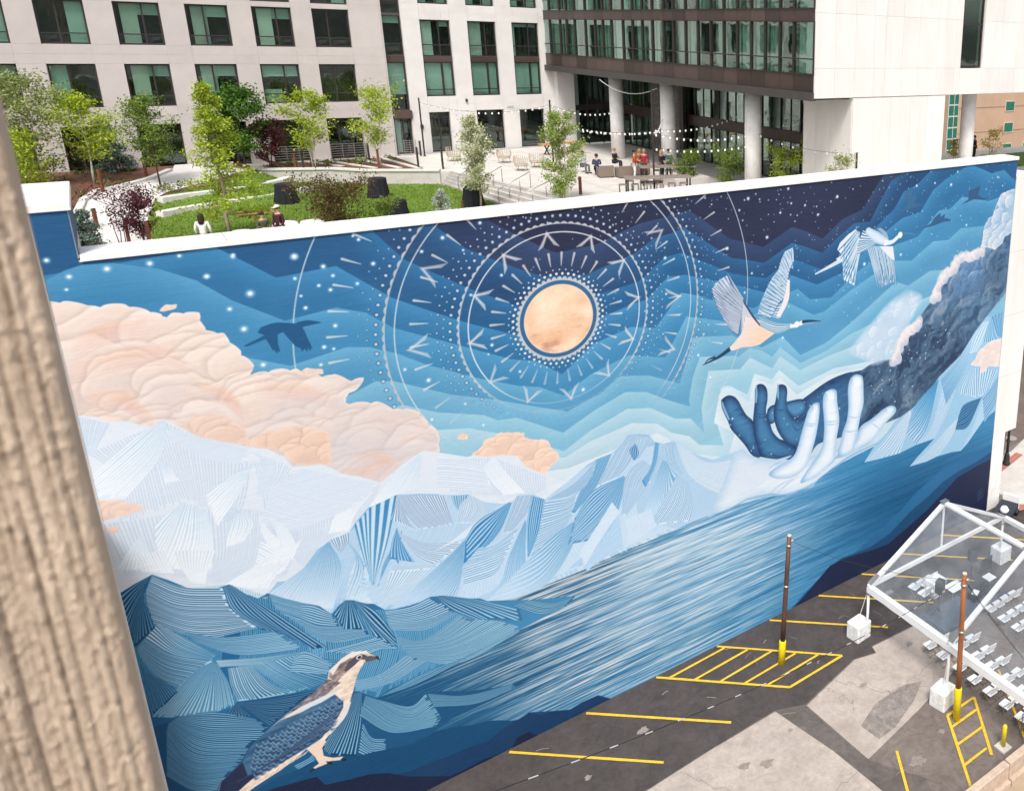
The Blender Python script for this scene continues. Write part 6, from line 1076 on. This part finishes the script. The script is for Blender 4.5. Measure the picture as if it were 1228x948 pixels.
sf = thing('round_sofa', 'low pale round sofa at the head of the steps', 'sofa', (22.0,26.9,UZ)); part('seat', MB().lathe([(.62,.06),(.64,.32),(.6,.4)], n=26), mat('cream_fabric', (.6,.55,.5)), sf, True); part('base', MB().lathe([(.56,0),(.56,.07)], n=20), taupe, sf)
def bartable(x, y, rz, L_, lb_):
    t_ = thing('bar_table', lb_, 'table', (x,y,UZ), rz, 'long bar tables'); part('tabletop', MB().bbox(-L_/2,L_/2,-.5,.5,1.02,1.08), mat('weathered_wood', (.23,.19,.16), .7, .25, 6, stretch=(1,10,1)), t_); part('frame', MB().box(-L_/2+.1,L_/2-.1,-.05,.05,.15,.22), dark_metal, t_)
    for sx in (-1, 1):
        for sy_ in (-1, 1): part('leg', MB().box(sx*(L_/2-.14)-.04, sx*(L_/2-.14)+.04, sy_*.42-.04, sy_*.42+.04, 0, 1.02), dark_metal, t_)
bartable(22.9,15.2,-.35,3.6,'long dark bar table nearest the mural wall'); bartable(25.3,18.4,-.35,3.2,'weathered bar table behind, beside the standing people')
stp = None
for k, (x, y) in enumerate([(21.0,15.6),(21.6,15.35),(22.2,15.1),(22.8,14.85),(23.4,14.6),(24.0,14.4),(21.9,16.5),(22.6,16.25),(23.3,16.0),(24.3,19.3),(25.0,19.1),(25.7,18.9)]):
    lb_ = '%s bar stool %s' % (['first','second','third','fourth','fifth','sixth','first','second','third','first','second','third'][k], ['on the mural side of the long bar table','on the mural side of the long bar table','on the mural side of the long bar table','on the mural side of the long bar table','on the mural side of the long bar table','on the mural side of the long bar table','on the building side of the long bar table','on the building side of the long bar table','on the building side of the long bar table','behind the weathered bar table','behind the weathered bar table','behind the weathered bar table'][k])+' counted from the left'
    if stp is None:
        stp = thing('bar_stool', lb_, 'stool', (x,y,UZ), -.35, 'bar stools'); part('seat', MB().bbox(-.19,.19,-.19,.19,.72,.77), taupe, stp); part('footrest', MB().box(-.18,.18,-.18,-.15,.28,.30), dark_metal, stp)
        for sx, sy_ in ((-1,-1),(1,-1),(1,1),(-1,1)): part('leg', MB().box(sx*.17-.014,sx*.17+.014,sy_*.17-.014,sy_*.17+.014,0,.72), dark_metal, stp)
    else: dup(stp, (x,y,UZ), -.35, lb_)
# white pouffes and a pink board behind the parapet
for x, y, r, lb_ in [(5.75,17.6,.5,'white round pouffe right of the man in the cap'),(6.75,17.3,.5,'white round pouffe below the smoke bush'),(4.15,17.9,.42,'white round pouffe left of the seated person')]: single('pouffe', MB().lathe([(r*.9,0),(r*1.02,.12),(r*1.03,.35),(r*.9,.47),(r*.4,.5)], n=24), white_plastic, lb_, 'pouffe', 'white pouffes', True, loc=(x,y,LZ+.09+(.35 if x > 5 else .1)))
single('plinth', MB().box(4.9,7.6,16.6,18.3,LZ,LZ+.44), white_paint, 'low white plinth carrying the pouffes', 'plinth')
single('pink_tray_table', MB().bbox(-.75,.75,-.25,.25,0,.05).box(-.03,.03,-.03,.03,-1.0,0), mat('pink_board', (.55,.26,.2)), 'narrow pink topped table beside the tall tree trunk', 'table', loc=(4.9,19.5,LZ+1.08))
# ================================================================ people
def skinned(name, V_, E_, Rr, m, parent, root=0):
    me = bpy.data.meshes.new(name); me.from_pydata([tuple(v) for v in V_], E_, []); me.materials.append(m); o = link(name, me, parent); md = o.modifiers.new('skin', 'SKIN'); md.use_smooth_shade = True
    for i, r in enumerate(Rr): sv = me.skin_vertices[0].data[i]; sv.radius = (r, r*.9); sv.use_root = (i == root)
    sb = o.modifiers.new('sub', 'SUBSURF'); sb.levels = 1; sb.render_levels = 1; return o
skinm = mat('skin', (.50,.29,.20), .55, .06, 8)
def person(lb_, loc, rz, top, legs_c, hair_c, pose='stand', s=1., cap=None, long_hair=False):
    t_ = thing('person', lb_, 'person', loc, rz); sit = pose == 'sit'; hp = .50 if sit else .93; ty = 0
    V_ = [(0,0,hp),(0,0,hp+.22),(0,.01,hp+.44),(0,.0,hp+.56),(0,-.015,hp+.68),(0,-.02,hp+.78)]; R_ = [.125,.115,.135,.055,.09,.075]; Ed = [(0,1),(1,2),(2,3),(3,4),(4,5)]
    def chain(par, pts, rs):
        i = par
        for p, r in zip(pts, rs): V_.append(p); R_.append(r); Ed.append((i, len(V_)-1)); i = len(V_)-1
        return i
    arms = []; legs_ = []
    for sx in (-1, 1):
        if sit: lp_ = [(sx*.1,-.02,hp-.02),(sx*.12,-.42,hp+.0),(sx*.12,-.44,.08),(sx*.12,-.58,.05)]
        else: lp_ = [(sx*.09,0,hp-.08),(sx*.10,-.03,.50),(sx*.11,.02,.09),(sx*.11,-.14,.05)]
        chain(0, lp_, [.085,.06,.042,.04]); legs_.append(lp_)
        if pose == 'fold' or sit: ap = [(sx*.19,0,hp+.46),(sx*.25,-.04,hp+.22),(sx*.14,-.24,hp+.18),(sx*.08,-.30,hp+.19)]
        else: ap = [(sx*.19,0,hp+.46),(sx*.26,.02,hp+.20),(sx*.25,-.08,hp-.02),(sx*.25,-.10,hp-.08)]
        i = chain(2, ap, [.058,.045,.033,.03]); arms.append(ap); w = Vector(ap[3]); d = (Vector(ap[3])-Vector(ap[2])).normalized(); sdv = Vector((0,1,0)) if abs(d.z) > .5 else Vector((0,0,1))
        for q, (o_, ln) in enumerate(((-.028,.07),(-.010,.085),(.008,.08),(.026,.062))):
            b0 = w+sdv*o_+d*.03; chain(i, [b0+d*ln*.5, b0+d*ln-Vector((0,.012,0))], [.009,.007])
        chain(i, [w+sdv*-.035+d*.01+Vector((0,-.02,0)), w+sdv*-.045+d*.035+Vector((0,-.03,0))], [.010,.008])
    skinned('body', V_, Ed, R_, skinm, t_)
    tv = [(0,0,hp-.09),(0,0,hp+.03),(0,0,hp+.22),(0,.01,hp+.44),(0,0,hp+.50)]; tr = [.150,.150,.142,.160,.085]; te = [(0,1),(1,2),(2,3),(3,4)]
    for ap in arms:
        n0 = len(tv); tv += ap[:3]; tr += [.076,.062,.048]; te += [(3,n0),(n0,n0+1),(n0+1,n0+2)]
    skinned('jacket', tv, te, tr, top, t_)
    lv = [(0,0,hp-.01)]; lr = [.145]; le = []
    for lp_ in legs_: n0 = len(lv); lv += lp_[:3]; lr += [.10,.075,.058]; le += [(0,n0),(n0,n0+1),(n0+1,n0+2)]
    skinned('trousers', lv, le, lr, legs_c, t_)
    for lp_ in legs_: a = Vector(lp_[3]); part('shoe', MB().bbox(a.x-.045,a.x+.045,a.y-.07,a.y+.17,0,.09,.02), black_plastic, t_)
    hz = hp+.72; hb = MB()
    if long_hair: hb.lathe([(.10,-.32),(.115,-.2),(.115,0),(.10,.07),(.05,.12),(.01,.13)], (0,.035,hz), 14)
    else: hb.lathe([(.095,-.03),(.108,.02),(.10,.08),(.06,.125),(.01,.135)], (0,.02,hz), 14)
    part('hair', hb, hair_c, t_, True)
    if cap: part('cap', MB().lathe([(.112,.05),(.115,.08),(.09,.14),(.02,.16)], (0,.01,hz), 14).bbox(-.08,.08,-.20,-.07,hz+.05,hz+.07,.01), cap, t_, True)
    f = MB()
    for sx in (-1, 1): f.lathe([(.004,-.011),(.013,0),(.004,.011)], (sx*.032,-.103,hp+.705), 6)
    part('eyes', f, black_plastic, t_); part('nose', MB().add([(-.014,-.10,hp+.665),(.014,-.10,hp+.665),(0,-.098,hp+.705),(0,-.128,hp+.668)], [(0,1,3),(1,2,3),(2,0,3),(0,2,1)]), skinm, t_); part('mouth', MB().box(-.025,.025,-.102,-.094,hp+.632,hp+.641), mat('lips', (.35,.12,.1)), t_)
    for sx in (-1, 1): part('ear', MB().lathe([(.006,-.025),(.018,0),(.006,.025)], (sx*.098,-.01,hp+.69), 6), skinm, t_)
    t_.scale = (s,s,s); return t_
def cm(n, c): return mat(n, c, .8, .15, 12)
blk = cm('black_cloth_wear', (.02,.02,.025)); hairb = cm('dark_hair', (.025,.017,.013)); navy = cm('navy_wear', (.03,.05,.11)); burg = cm('burgundy_wear', (.055,.012,.022)); org = cm('orange_wear', (.42,.08,.02)); olive = cm('olive_wear', (.07,.085,.04)); whw = cm('white_wear', (.7,.7,.7)); redw = cm('red_wear', (.30,.02,.03)); blond = cm('fair_hair', (.35,.20,.09)); greyt = cm('grey_trousers', (.12,.12,.13))
person('person with long dark hair and a white top behind the wall, seen from behind', (2.75,16.9,LZ-.02), 2.8, whw, blk, hairb, 'stand', 1., None, True)
person('seated person in an olive jacket beside the man in the cap', (4.85,16.9,LZ+.25), .3, olive, blk, hairb, 'sit', 1.)
person('man in a burgundy jacket and pale cap standing behind the parapet', (5.38,16.5,LZ+.10), -1.0, burg, blk, hairb, 'stand', 1., cm('cream_cap', (.7,.6,.52)))
person('person in navy sitting nearest the columnar tree on the terrace', (23.2,23.3,UZ), 2.6, navy, blk, hairb, 'sit'); person('person in a pale blue shirt sitting behind the navy one', (23.0,24.8,UZ), .2, cm('pale_blue_wear', (.45,.55,.65)), greyt, hairb, 'sit')
person('person in black sitting in front of the first column', (25.4,25.3,UZ), .6, blk, blk, blond, 'sit'); person('person with fair hair in brown sitting right of the first column', (26.6,24.2,UZ), -.5, cm('brown_wear', (.28,.12,.06)), blk, blond, 'sit', long_hair=True)
person('person in an orange top standing by the bar tables', (24.5,20.9,UZ), 1.0, org, whw, hairb, 'fold'); person('man in a red and dark suit standing beside the orange top', (25.15,20.9,UZ), -.6, redw, blk, blond, 'stand')
person('person with fair hair in black standing right of the tall pole', (25.9,20.1,UZ), .4, blk, blk, blond, 'fold', long_hair=True); person('person in teal leaning at the table right of the tall pole', (26.5,20.3,UZ), -.9, cm('teal_wear', (.03,.12,.12)), blk, hairb, 'fold')
person('person in black walking far right beyond the wall end', (50.6,16.6,UZ), 1.2, blk, blk, hairb, 'stand')
# ================================================================ poles and wires
P1, P2 = Vector((18.08,-2.55,0)), Vector((21.49,-9.14,0)); T1, T2 = Vector((18.34,-2.62,5.95)), Vector((21.3,-9.1,6.5))
def pole(name, B_, T_, body, lb_, yh):
    t_ = thing(name, lb_, 'pole', B_); d = T_-B_; n = d.normalized(); k1 = yh/n.z; part('shaft', MB().tube([n*k1, d*.4, d*.7, d], [.105,.10,.095,.09], 14), body, t_, True); part('yellow_sleeve', MB().tube([Vector((0,0,0)), n*(k1*.98), n*(k1*1.0)], [.145,.145,.13], 16), yellow2, t_, True)
    part('pole_cap', MB().tube([d, d+n*.06], [.10,.07], 12), mat('pale_wood', (.6,.48,.38)), t_, True)
    for q in (.62,.93): part('bracket', MB().tube([d*q-n*.04, d*q+n*.04], [.125,.125], 12), steel, t_, True)
    part('insulator', MB().tube([d*.95, d*.95+Vector((.22,0,.02))], [.03,.02], 8), white_plastic, t_, True); return t_
tar = mat('blackened_wood', (.035,.022,.018), .6, .5, 5, .5, 30, stretch=(1,1,.2), c2=(.14,.07,.04)); rustw = mat('orange_brown_wood', (.36,.13,.045), .75, .3, 6, .5, 30, stretch=(1,1,.15), c2=(.22,.075,.03))
pole('utility_pole', P1, T1, tar, 'blackened wooden pole with yellow foot in the hatched bay', 1.12); pole('utility_pole', P2, T2, rustw, 'orange brown wooden pole with yellow foot beside the tent', 1.5)
def wire(p, q, sag, lb_, r=.014, dashed=False):
    p = Vector(p); q = Vector(q); n = 40; pts = [(q-p)*(i/n)+Vector((0,0,-4*sag*(i/n)*(1-i/n))) for i in range(n+1)]; t_ = thing('overhead_wire', lb_, 'wire', p); part('cable', MB().tube(pts, r*.8, 6), black_plastic, t_)
    if dashed:
        for i in range(1, n-1, 2): a, b_ = pts[i], pts[i+1]; part('white_sleeve', MB().tube([a, a.lerp(b_, .45)], r*.88, 6), mat('grey_sleeve', (.5,.5,.5)), t_)
wire(T2-Vector((0,0,.2)), (3.07,-13,11.81), .5, 'long overhead wire with white sleeves crossing the lot to the lower left', .013, True); wire(T1-Vector((0,0,.2)), T2-Vector((0,0,.3)), .35, 'thin wire between the two utility poles', .009)
wire(T2-Vector((0,0,.25)), (25.46,-9.2,.74), .1, 'guy wire running from the brown pole down over the tent', .014); wire(T2-Vector((.05,0,.15)), (21.22,-12,4.77), .05, 'short white wire at the top of the brown pole', .01)
# ================================================================ tent
TT = thing('clear_tent', 'white framed event tent with a clear vinyl roof at the right', 'tent', (22,-3.5,0)); al = mat('white_powdercoat', (.80,.80,.80), .35, .03, 3); vin = bpy.data.materials.new('clear_vinyl'); vin.use_nodes = True; t = vin.node_tree; N = t.nodes; N.clear(); L = t.links
o_ = N.new('ShaderNodeOutputMaterial'); mx = N.new('ShaderNodeMixShader'); tr_ = N.new('ShaderNodeBsdfTransparent'); mx2 = N.new('ShaderNodeMixShader'); df = N.new('ShaderNodeBsdfDiffuse'); gl2 = N.new('ShaderNodeBsdfGlossy'); df.inputs[0].default_value = (.75,.78,.82,1); tr_.inputs[0].default_value = (.93,.95,.97,1); gl2.inputs[1].default_value = .12; mx2.inputs[0].default_value = .55; nz = N.new('ShaderNodeTexNoise'); nz.inputs['Scale'].default_value = 1.3; nz.inputs['Detail'].default_value = 4; mr = N.new('ShaderNodeMapRange'); mr.inputs[1].default_value = .3; mr.inputs[2].default_value = .75; mr.inputs[3].default_value = .11; mr.inputs[4].default_value = .27
tcn = N.new('ShaderNodeTexCoord'); nw = N.new('ShaderNodeTexNoise'); nw.inputs['Scale'].default_value = 2.4; nw.inputs['Detail'].default_value = 3; nw.inputs['Distortion'].default_value = 2.; mpw = N.new('ShaderNodeMapping'); mpw.inputs['Scale'].default_value = (1, .35, 1); L.new(tcn.outputs['Object'], mpw.inputs[0]); L.new(mpw.outputs[0], nw.inputs[0]); bw = N.new('ShaderNodeBump'); bw.inputs['Strength'].default_value = .9; bw.inputs['Distance'].default_value = .15; L.new(nw.outputs[0], bw.inputs['Height']); L.new(bw.outputs[0], gl2.inputs['Normal']); L.new(tcn.outputs['Object'], nz.inputs[0]); L.new(nz.outputs[0], mr.inputs[0]); L.new(mr.outputs[0], mx.inputs[0]); L.new(tr_.outputs[0], mx.inputs[1]); L.new(df.outputs[0], mx2.inputs[1]); L.new(gl2.outputs[0], mx2.inputs[2]); L.new(mx2.outputs[0], mx.inputs[2]); L.new(mx.outputs[0], o_.inputs[0])
EV, RG, W9 = 2.5, 4.9, 9.
ys_ = [0, -4.62, -9.24, -13.86]
for i, y in enumerate(ys_):
    for s in (0, W9):
        lg = part('leg', MB().tube([(s,y,0),(s,y,EV)], .06, 10), al, TT, True); part('foot_plate', MB().box(s-.12,s+.12,y-.12,y+.12,0,.015), steel, lg)
        part('rafter', MB().obox((s,y,EV),(W9/2,y,RG), .19, .12), al, TT)
    if i in (0, 3): part('tie_beam', MB().obox((0,y,EV+.02),(W9,y,EV+.02), .10, .2), al, TT); part('king_post', MB().tube([(W9/2,y,EV+.02),(W9/2,y,RG)], .05, 8), al, TT)
for a, b_ in zip(ys_[:-1], ys_[1:]):
    part('ridge_beam', MB().obox((W9/2,a-.13,RG+.02),(W9/2,b_+.13,RG+.02), .23, .12), al, TT)
    for s in (0, W9): part('eave_beam', MB().obox((s,a-.13,EV),(s,b_+.13,EV), .24, .2), al, TT)
    for s, e in ((0, 1), (W9, -1)):
        mb = MB(); K = 8; Wd = 6
        for i in range(K):
            for j in range(Wd):
                def pt_(u, v): return (s+(W9/2-s)*v, a+(b_-a)*u, EV+(RG-EV)*v+.10-.10*math.sin(PI*u)*math.sin(PI*v))
                mb.quad(*([pt_(i/K,j/Wd), pt_((i+1)/K,j/Wd), pt_((i+1)/K,(j+1)/Wd), pt_(i/K,(j+1)/Wd)][::e]))
        part('roof_sheet', mb, vin, TT, True)
    for s in (-.13, W9+.13):
        mb = MB(); n = 9
        for q in range(n): u0, u1 = q/n, (q+1)/n; mb.quad((s,a+(b_-a)*u0,EV-.2-.02*(q % 2)),(s,a+(b_-a)*u1,EV-.2-.02*((q+1) % 2)),(s,a+(b_-a)*u1,EV+.08),(s,a+(b_-a)*u0,EV+.08))
        part('valance', mb, al, TT)
part('gable_sheet', MB().add([(0,.04,EV),(W9,.04,EV),(W9/2,.04,RG)], [(0,1,2)]), vin, TT)
bx = None
for x, y, rz, lb_ in [(21.75,-3.25,.1,'white ballast block at the near tent corner by the wall'),(21.7,-8.2,.15,'white ballast block at the middle tent leg beside the brown pole'),(31.2,-3.4,0,'white ballast block at the far tent corner'),(26.6,-3.2,.05,'white ballast block at the middle of the gable end'),(31.2,-8.1,.2,'white ballast block at the far side of the tent')]:
    single('ballast_block', MB().bbox(-.42,.42,-.36,.36,0,.78,.05), mat('scuffed_white', (.76,.755,.74), .6, .16, 5, .2, 20), lb_, 'ballast block', 'white tent ballast blocks', loc=(x,y,0), rot=(0,0,rz))
for i, y in enumerate(ys_):
    for s_x, e in ((0, 1), (W9, -1)): part('corner_bracket', MB().obox((s_x+e*.02,y,EV+.13),(s_x+e*.5,y,EV+.13+.267), .22, .03), steel, TT); part('bolt_plate', MB().box(s_x-.09,s_x+.09,y-.09,y+.09,EV-.34,EV-.30), steel, TT)
    part('ridge_bracket', MB().box(W9/2-.2,W9/2+.2,y-.13,y+.13,RG+.085,RG+.11), steel, TT)
for a, b_, lb_ in [((22,-3.45,2.3),(21.75,-3.2,.78),'strap at the near tent corner'),((22.05,-8.1,2.3),(21.75,-8.15,.78),'strap at the middle tent leg')]: single('ratchet_strap', MB().tube([a, b_], .018, 6), mat('strap_cream', (.6,.55,.45)), 'pale '+lb_+' holding the ballast', 'strap')
# folding chairs
def folding(x, y, rz, lb_, proto=[None]):
    if proto[0] is None:
        t_ = thing('folding_chair', lb_, 'chair', (x,y,0), rz, 'white folding chairs'); t_.scale = (1.02,1.04,1.02); part('seat', MB().bbox(-.22,.22,-.2,.22,.42,.46,.02), white_plastic, t_); mb = MB()
        mb.add([(-.205,-.235,.56),(.205,-.235,.56),(.19,-.30,.87),(-.19,-.30,.87),(-.205,-.205,.56),(.205,-.205,.56),(.19,-.27,.87),(-.19,-.27,.87)], [(0,3,2,1),(4,5,6,7),(0,1,5,4),(1,2,6,5),(2,3,7,6),(3,0,4,7)]); part('backrest', mb, white_plastic, t_)
        for s in (-1, 1): part('leg', MB().tube([(s*.205,-.27,.82),(s*.21,.0,.42),(s*.21,.23,0)], .013, 5), steel, t_); part('leg', MB().tube([(s*.19,.16,.43),(s*.19,-.25,0)], .013, 5), steel, t_)
        part('stretcher', MB().tube([(-.21,.19,.07),(.21,.19,.07)], .01, 5), steel, t_); part('stretcher', MB().tube([(-.19,-.21,.07),(.19,-.21,.07)], .01, 5), steel, t_); proto[0] = t_; return t_
    return dup(proto[0], (x,y,0), rz, lb_)
ordn = ['first','second','third','fourth','fifth','sixth','seventh','eighth','ninth']
rc2 = random.Random(9)
for r in range(8):
    y = -5.95-.83*r
    for c in range(9):
        if c == 4: continue
        if r == 0 and 2 <= c <= 3: continue
        x = 23.35+.58*c+(1.0 if c > 4 else 0)-(.03*r)
        lb_ = '%s chair of the %s row from the stage, %s block of seats' % (ordn[c if c < 4 else c-5], ordn[r], 'left' if c < 4 else 'right'); folding(x+rc2.uniform(-.03,.03), y+rc2.uniform(-.05,.05), rc2.uniform(-.08,.08), lb_)
for r in range(2):
    for c in range(3): folding(25.7+.52*c, -3.15+.62*r-.2, .1+rc2.uniform(-.1,.1), '%s chair in the %s row of the small gable end group' % (ordn[c], ['near','far'][r]))
# stage gear
sg = thing('stage_platform', 'low dark stage deck under the tent with a blue grey carpet', 'stage', (26.6,-5.0,0)); part('deck', MB().box(-1.9,2.4,-.65,.75,.10,.24), mat('stage_carpet', (.05,.07,.10), .9), sg); part('skirt', MB().box(-1.85,2.35,-.6,.7,0,.10), black_plastic, sg)
def speaker(x, y, rz, lb_):
    t_ = thing('speaker_on_stand', lb_, 'speaker', (x,y,.0), rz, 'black speakers on stands'); part('cabinet', MB().bbox(-.19,.19,-.17,.17,1.5,2.1,.03), black_plastic, t_); part('grille', MB().box(-.16,.16,-.182,-.172,1.54,2.05), mat('grille', (.05,.05,.05)), t_); part('pole', MB().tube([(0,0,.5),(0,0,1.5)], .02, 8), black_plastic, t_)
    for k in range(3): a = k*2.094; part('leg', MB().tube([(0,0,.75),(.42*math.cos(a),.42*math.sin(a),.0)], .014, 6), black_plastic, t_)
speaker(28.2,-4.0,-.4,'black speaker on a stand at the far end of the stage'); speaker(25.2,-4.7,.3,'black speaker on a stand at the near end of the stage')
sc_ = thing('equipment_rack', 'black equipment case with a screen behind the brown pole under the tent', 'equipment case', (28.4,-5.0,.24)); part('case', MB().bbox(-.45,.45,-.3,.3,0,.85,.03), black_plastic, sc_); part('screen', MB().obox((-.4,.34,1.3),(.4,.34,1.3), .05, .7), black_plastic, sc_); part('lid', MB().box(-.4,.1,-.25,.2,.87,.90), white_plastic, sc_)
tb = thing('folding_table', 'small table under a white cloth beside the stage chairs', 'table', (26.9,-4.15,.0)); part('tabletop', MB().box(-.45,.45,-.3,.3,.72,.75), white_plastic, tb)
for sx in (-1, 1):
    for sy_ in (-1, 1): part('leg', MB().tube([(sx*.4,sy_*.25,0),(sx*.4,sy_*.25,.72)], .015, 6), steel, tb)
single('case_stack', MB().bbox(-.3,.3,-.22,.22,0,.32,.02), black_plastic, 'black case standing on the stage deck', 'case', loc=(27.5,-4.9,.24)); single('paper_sheet', MB().bbox(-.2,.2,-.14,.14,0,.012,.004), white_plastic, 'white sheet lying on the black case', 'paper', loc=(27.5,-4.9,.56), rot=(0,0,.4))
# bollard, barricade, barrier, skip by the pillar
bo = thing('bollard', 'yellow steel bollard on a pale concrete pad near the ladder marking', 'bollard', (21.82,-11.12,0)); part('pad', MB().bbox(-.24,.24,-.24,.24,0,.07,.02), concrete, bo); part('tube', MB().lathe([(.085,.07),(.085,.95),(.06,1.0),(.01,1.02)], n=16), yellow2, bo, True)
ba = thing('metal_barricade', 'thin white metal barricade frame right of the bollard', 'barricade', (22.75,-11.2,0), -.12); part('rail', MB().tube([(0,0,1.0),(1.9,0,1.0)], .022, 8), steel, ba); part('rail', MB().tube([(0,0,.35),(1.9,0,.35)], .02, 8), steel, ba)
for x in (0, .95, 1.9): part('upright', MB().tube([(x,0,0),(x,0,1.0)], .02, 8), steel, ba)
bar_m = mat('tan_barrier_concrete', (.50,.39,.30), .9, .15, 4, .3, 40); BR = thing('concrete_barrier', 'tan precast concrete barrier in two lengths at the lower right corner', 'barrier', (0,0,0))
for x0, x1 in ((16.2,20.62),(20.68,26)):
    mb = MB(); y0, y1 = -12.3, -12.02
    for x in (x0, x1): pass
    mb.bbox(x0,x1,y0,y1,.28,.92,.03).bbox(x0,x1,y0-.13,y1+.10,0,.28,.02); part('barrier_unit', mb, bar_m, BR); part('drain_slot', MB().box((x0+x1)/2-.15,(x0+x1)/2+.15,y1+.095,y1+.105,.02,.12), black_plastic, BR)
struct('tan_ground_strip', MB().poly([(14,-12.4),(30,-12.4),(30,-16),(14,-16)], .006), mat('tan_paving', (.38,.29,.2), .9, .12, 1.2, .15, 40)); single('drain_grate', MB().box(20.05,20.25,-11.75,-11.6,.004,.03), black_plastic, 'small black drain by the foot of the barrier', 'drain')
ut = thing('utility_cart', 'dark low cart with a white panel parked past the end of the mural', 'cart', (34.3,-1.1,0), .35); part('bed', MB().bbox(-.6,1.0,-.5,.5,.35,.62,.03), mat('dark_navy_cart', (.03,.035,.05)), ut); part('panel', MB().bbox(1.05,1.15,-.5,.45,.25,1.0,.02), white_plastic, ut); part('bags', MB().lathe([(.2,0),(.26,.15),(.16,.32)], (-.3,-.1,.62), 10), white_plastic, ut, True)
for x, y in ((-.4,-.5),(.8,-.5),(-.4,.5),(.8,.5)): part('wheel', MB().tube([(x,y-.06,.18),(x,y+.06,.18)], .18, 14), black_plastic, ut, True)
# ================================================================ neighbour building on the left and its near concrete pier
NB = thing('tan_side_building', 'tan building edge with a white sill beside the left end of the mural', 'building', (-1.6,-.3,0)); part('wall', MB().box(-5,0,-1.2,1.2,0,13), mat('tan_render', (.46,.35,.265), .85, .08, 1.5, .15, 20), NB); part('ledge', MB().box(-1.1,.02,-1.28,-1.2,4.7,6.4), white_paint, NB); part('string_course', MB().box(-5,.01,-1.24,-1.2,9.2,9.3), mat('tan_trim', (.38,.28,.2)), NB)
CP = thing('concrete_pier', 'rough ribbed board-marked concrete pier close to the camera at the left', 'concrete pier', (-.105-.10,-24.2,0), math.radians(2.0)); CP.rotation_euler = (0, .004, math.radians(2.0))
cpm = M('rough_ribbed_concrete', (.70,.555,.43), .92, .16, 30, .7, 260, c2=(.48,.365,.27), stretch=(1,1,.12))
mb = MB(); nx, nz = 230, 620; X0_, X1_, ZA, ZB = -.95, 0., 22.2, 26.2; rs_ = random.Random(3); ribs = [rs_.uniform(.2, 1.5) for _ in range(60)]; rw_ = [0.]
while rw_[-1] < 1.1: rw_.append(rw_[-1]+rs_.uniform(.010, .030))
import bisect
for j in range(nz+1):
    z = ZA+(ZB-ZA)*j/nz
    for i in range(nx+1):
        u = i/nx; x = X0_+(X1_-X0_)*u; q = -x+noise.noise(Vector((0, z*3, 7)))*.004; k = max(bisect.bisect_right(rw_, q)-1, 0); k = min(k, len(rw_)-2); fr2 = min(max((q-rw_[k])/(rw_[k+1]-rw_[k]), 0), 1); rib = (1-abs(2*fr2-1)**4)*.014*(.4+.6*ribs[k % 60])+.006*math.sin(q*38)
        br_ = (max(0, noise.noise(Vector((x*50, k*3., z*7)))-.02)*.010+max(0, noise.noise(Vector((x*80, 9, z*26)))-.2)*.018)*(1-abs(2*fr2-1))**.5*(1.3 if ribs[k % 60] > 1 else .45)+noise.noise(Vector((x*120, 3, z*90)))*.0032+max(0, noise.noise(Vector((x*70, 5, z*60)))-.25)*.014
        mb.v.append((x+(noise.noise(Vector((1, z*9, 2)))*.004+noise.noise(Vector((5, z*40, 2)))*.003 if i == nx else 0), -rib-br_+.010, z))
for j in range(nz):
    for i in range(nx): a = j*(nx+1)+i; mb.f.append((a, a+1, a+nx+2, a+nx+1)); mb.mi.append(0)
part('ribbed_face', mb, cpm, CP, True); part('shaft', MB().box(-.95,-.004,.014,.6,0,26.6).box(-.95,-.004,-.005,.014,0,22.2).box(-.95,-.004,-.005,.014,26.2,26.6), cpm, CP)
# coordinate origin tidy: nothing else at top level
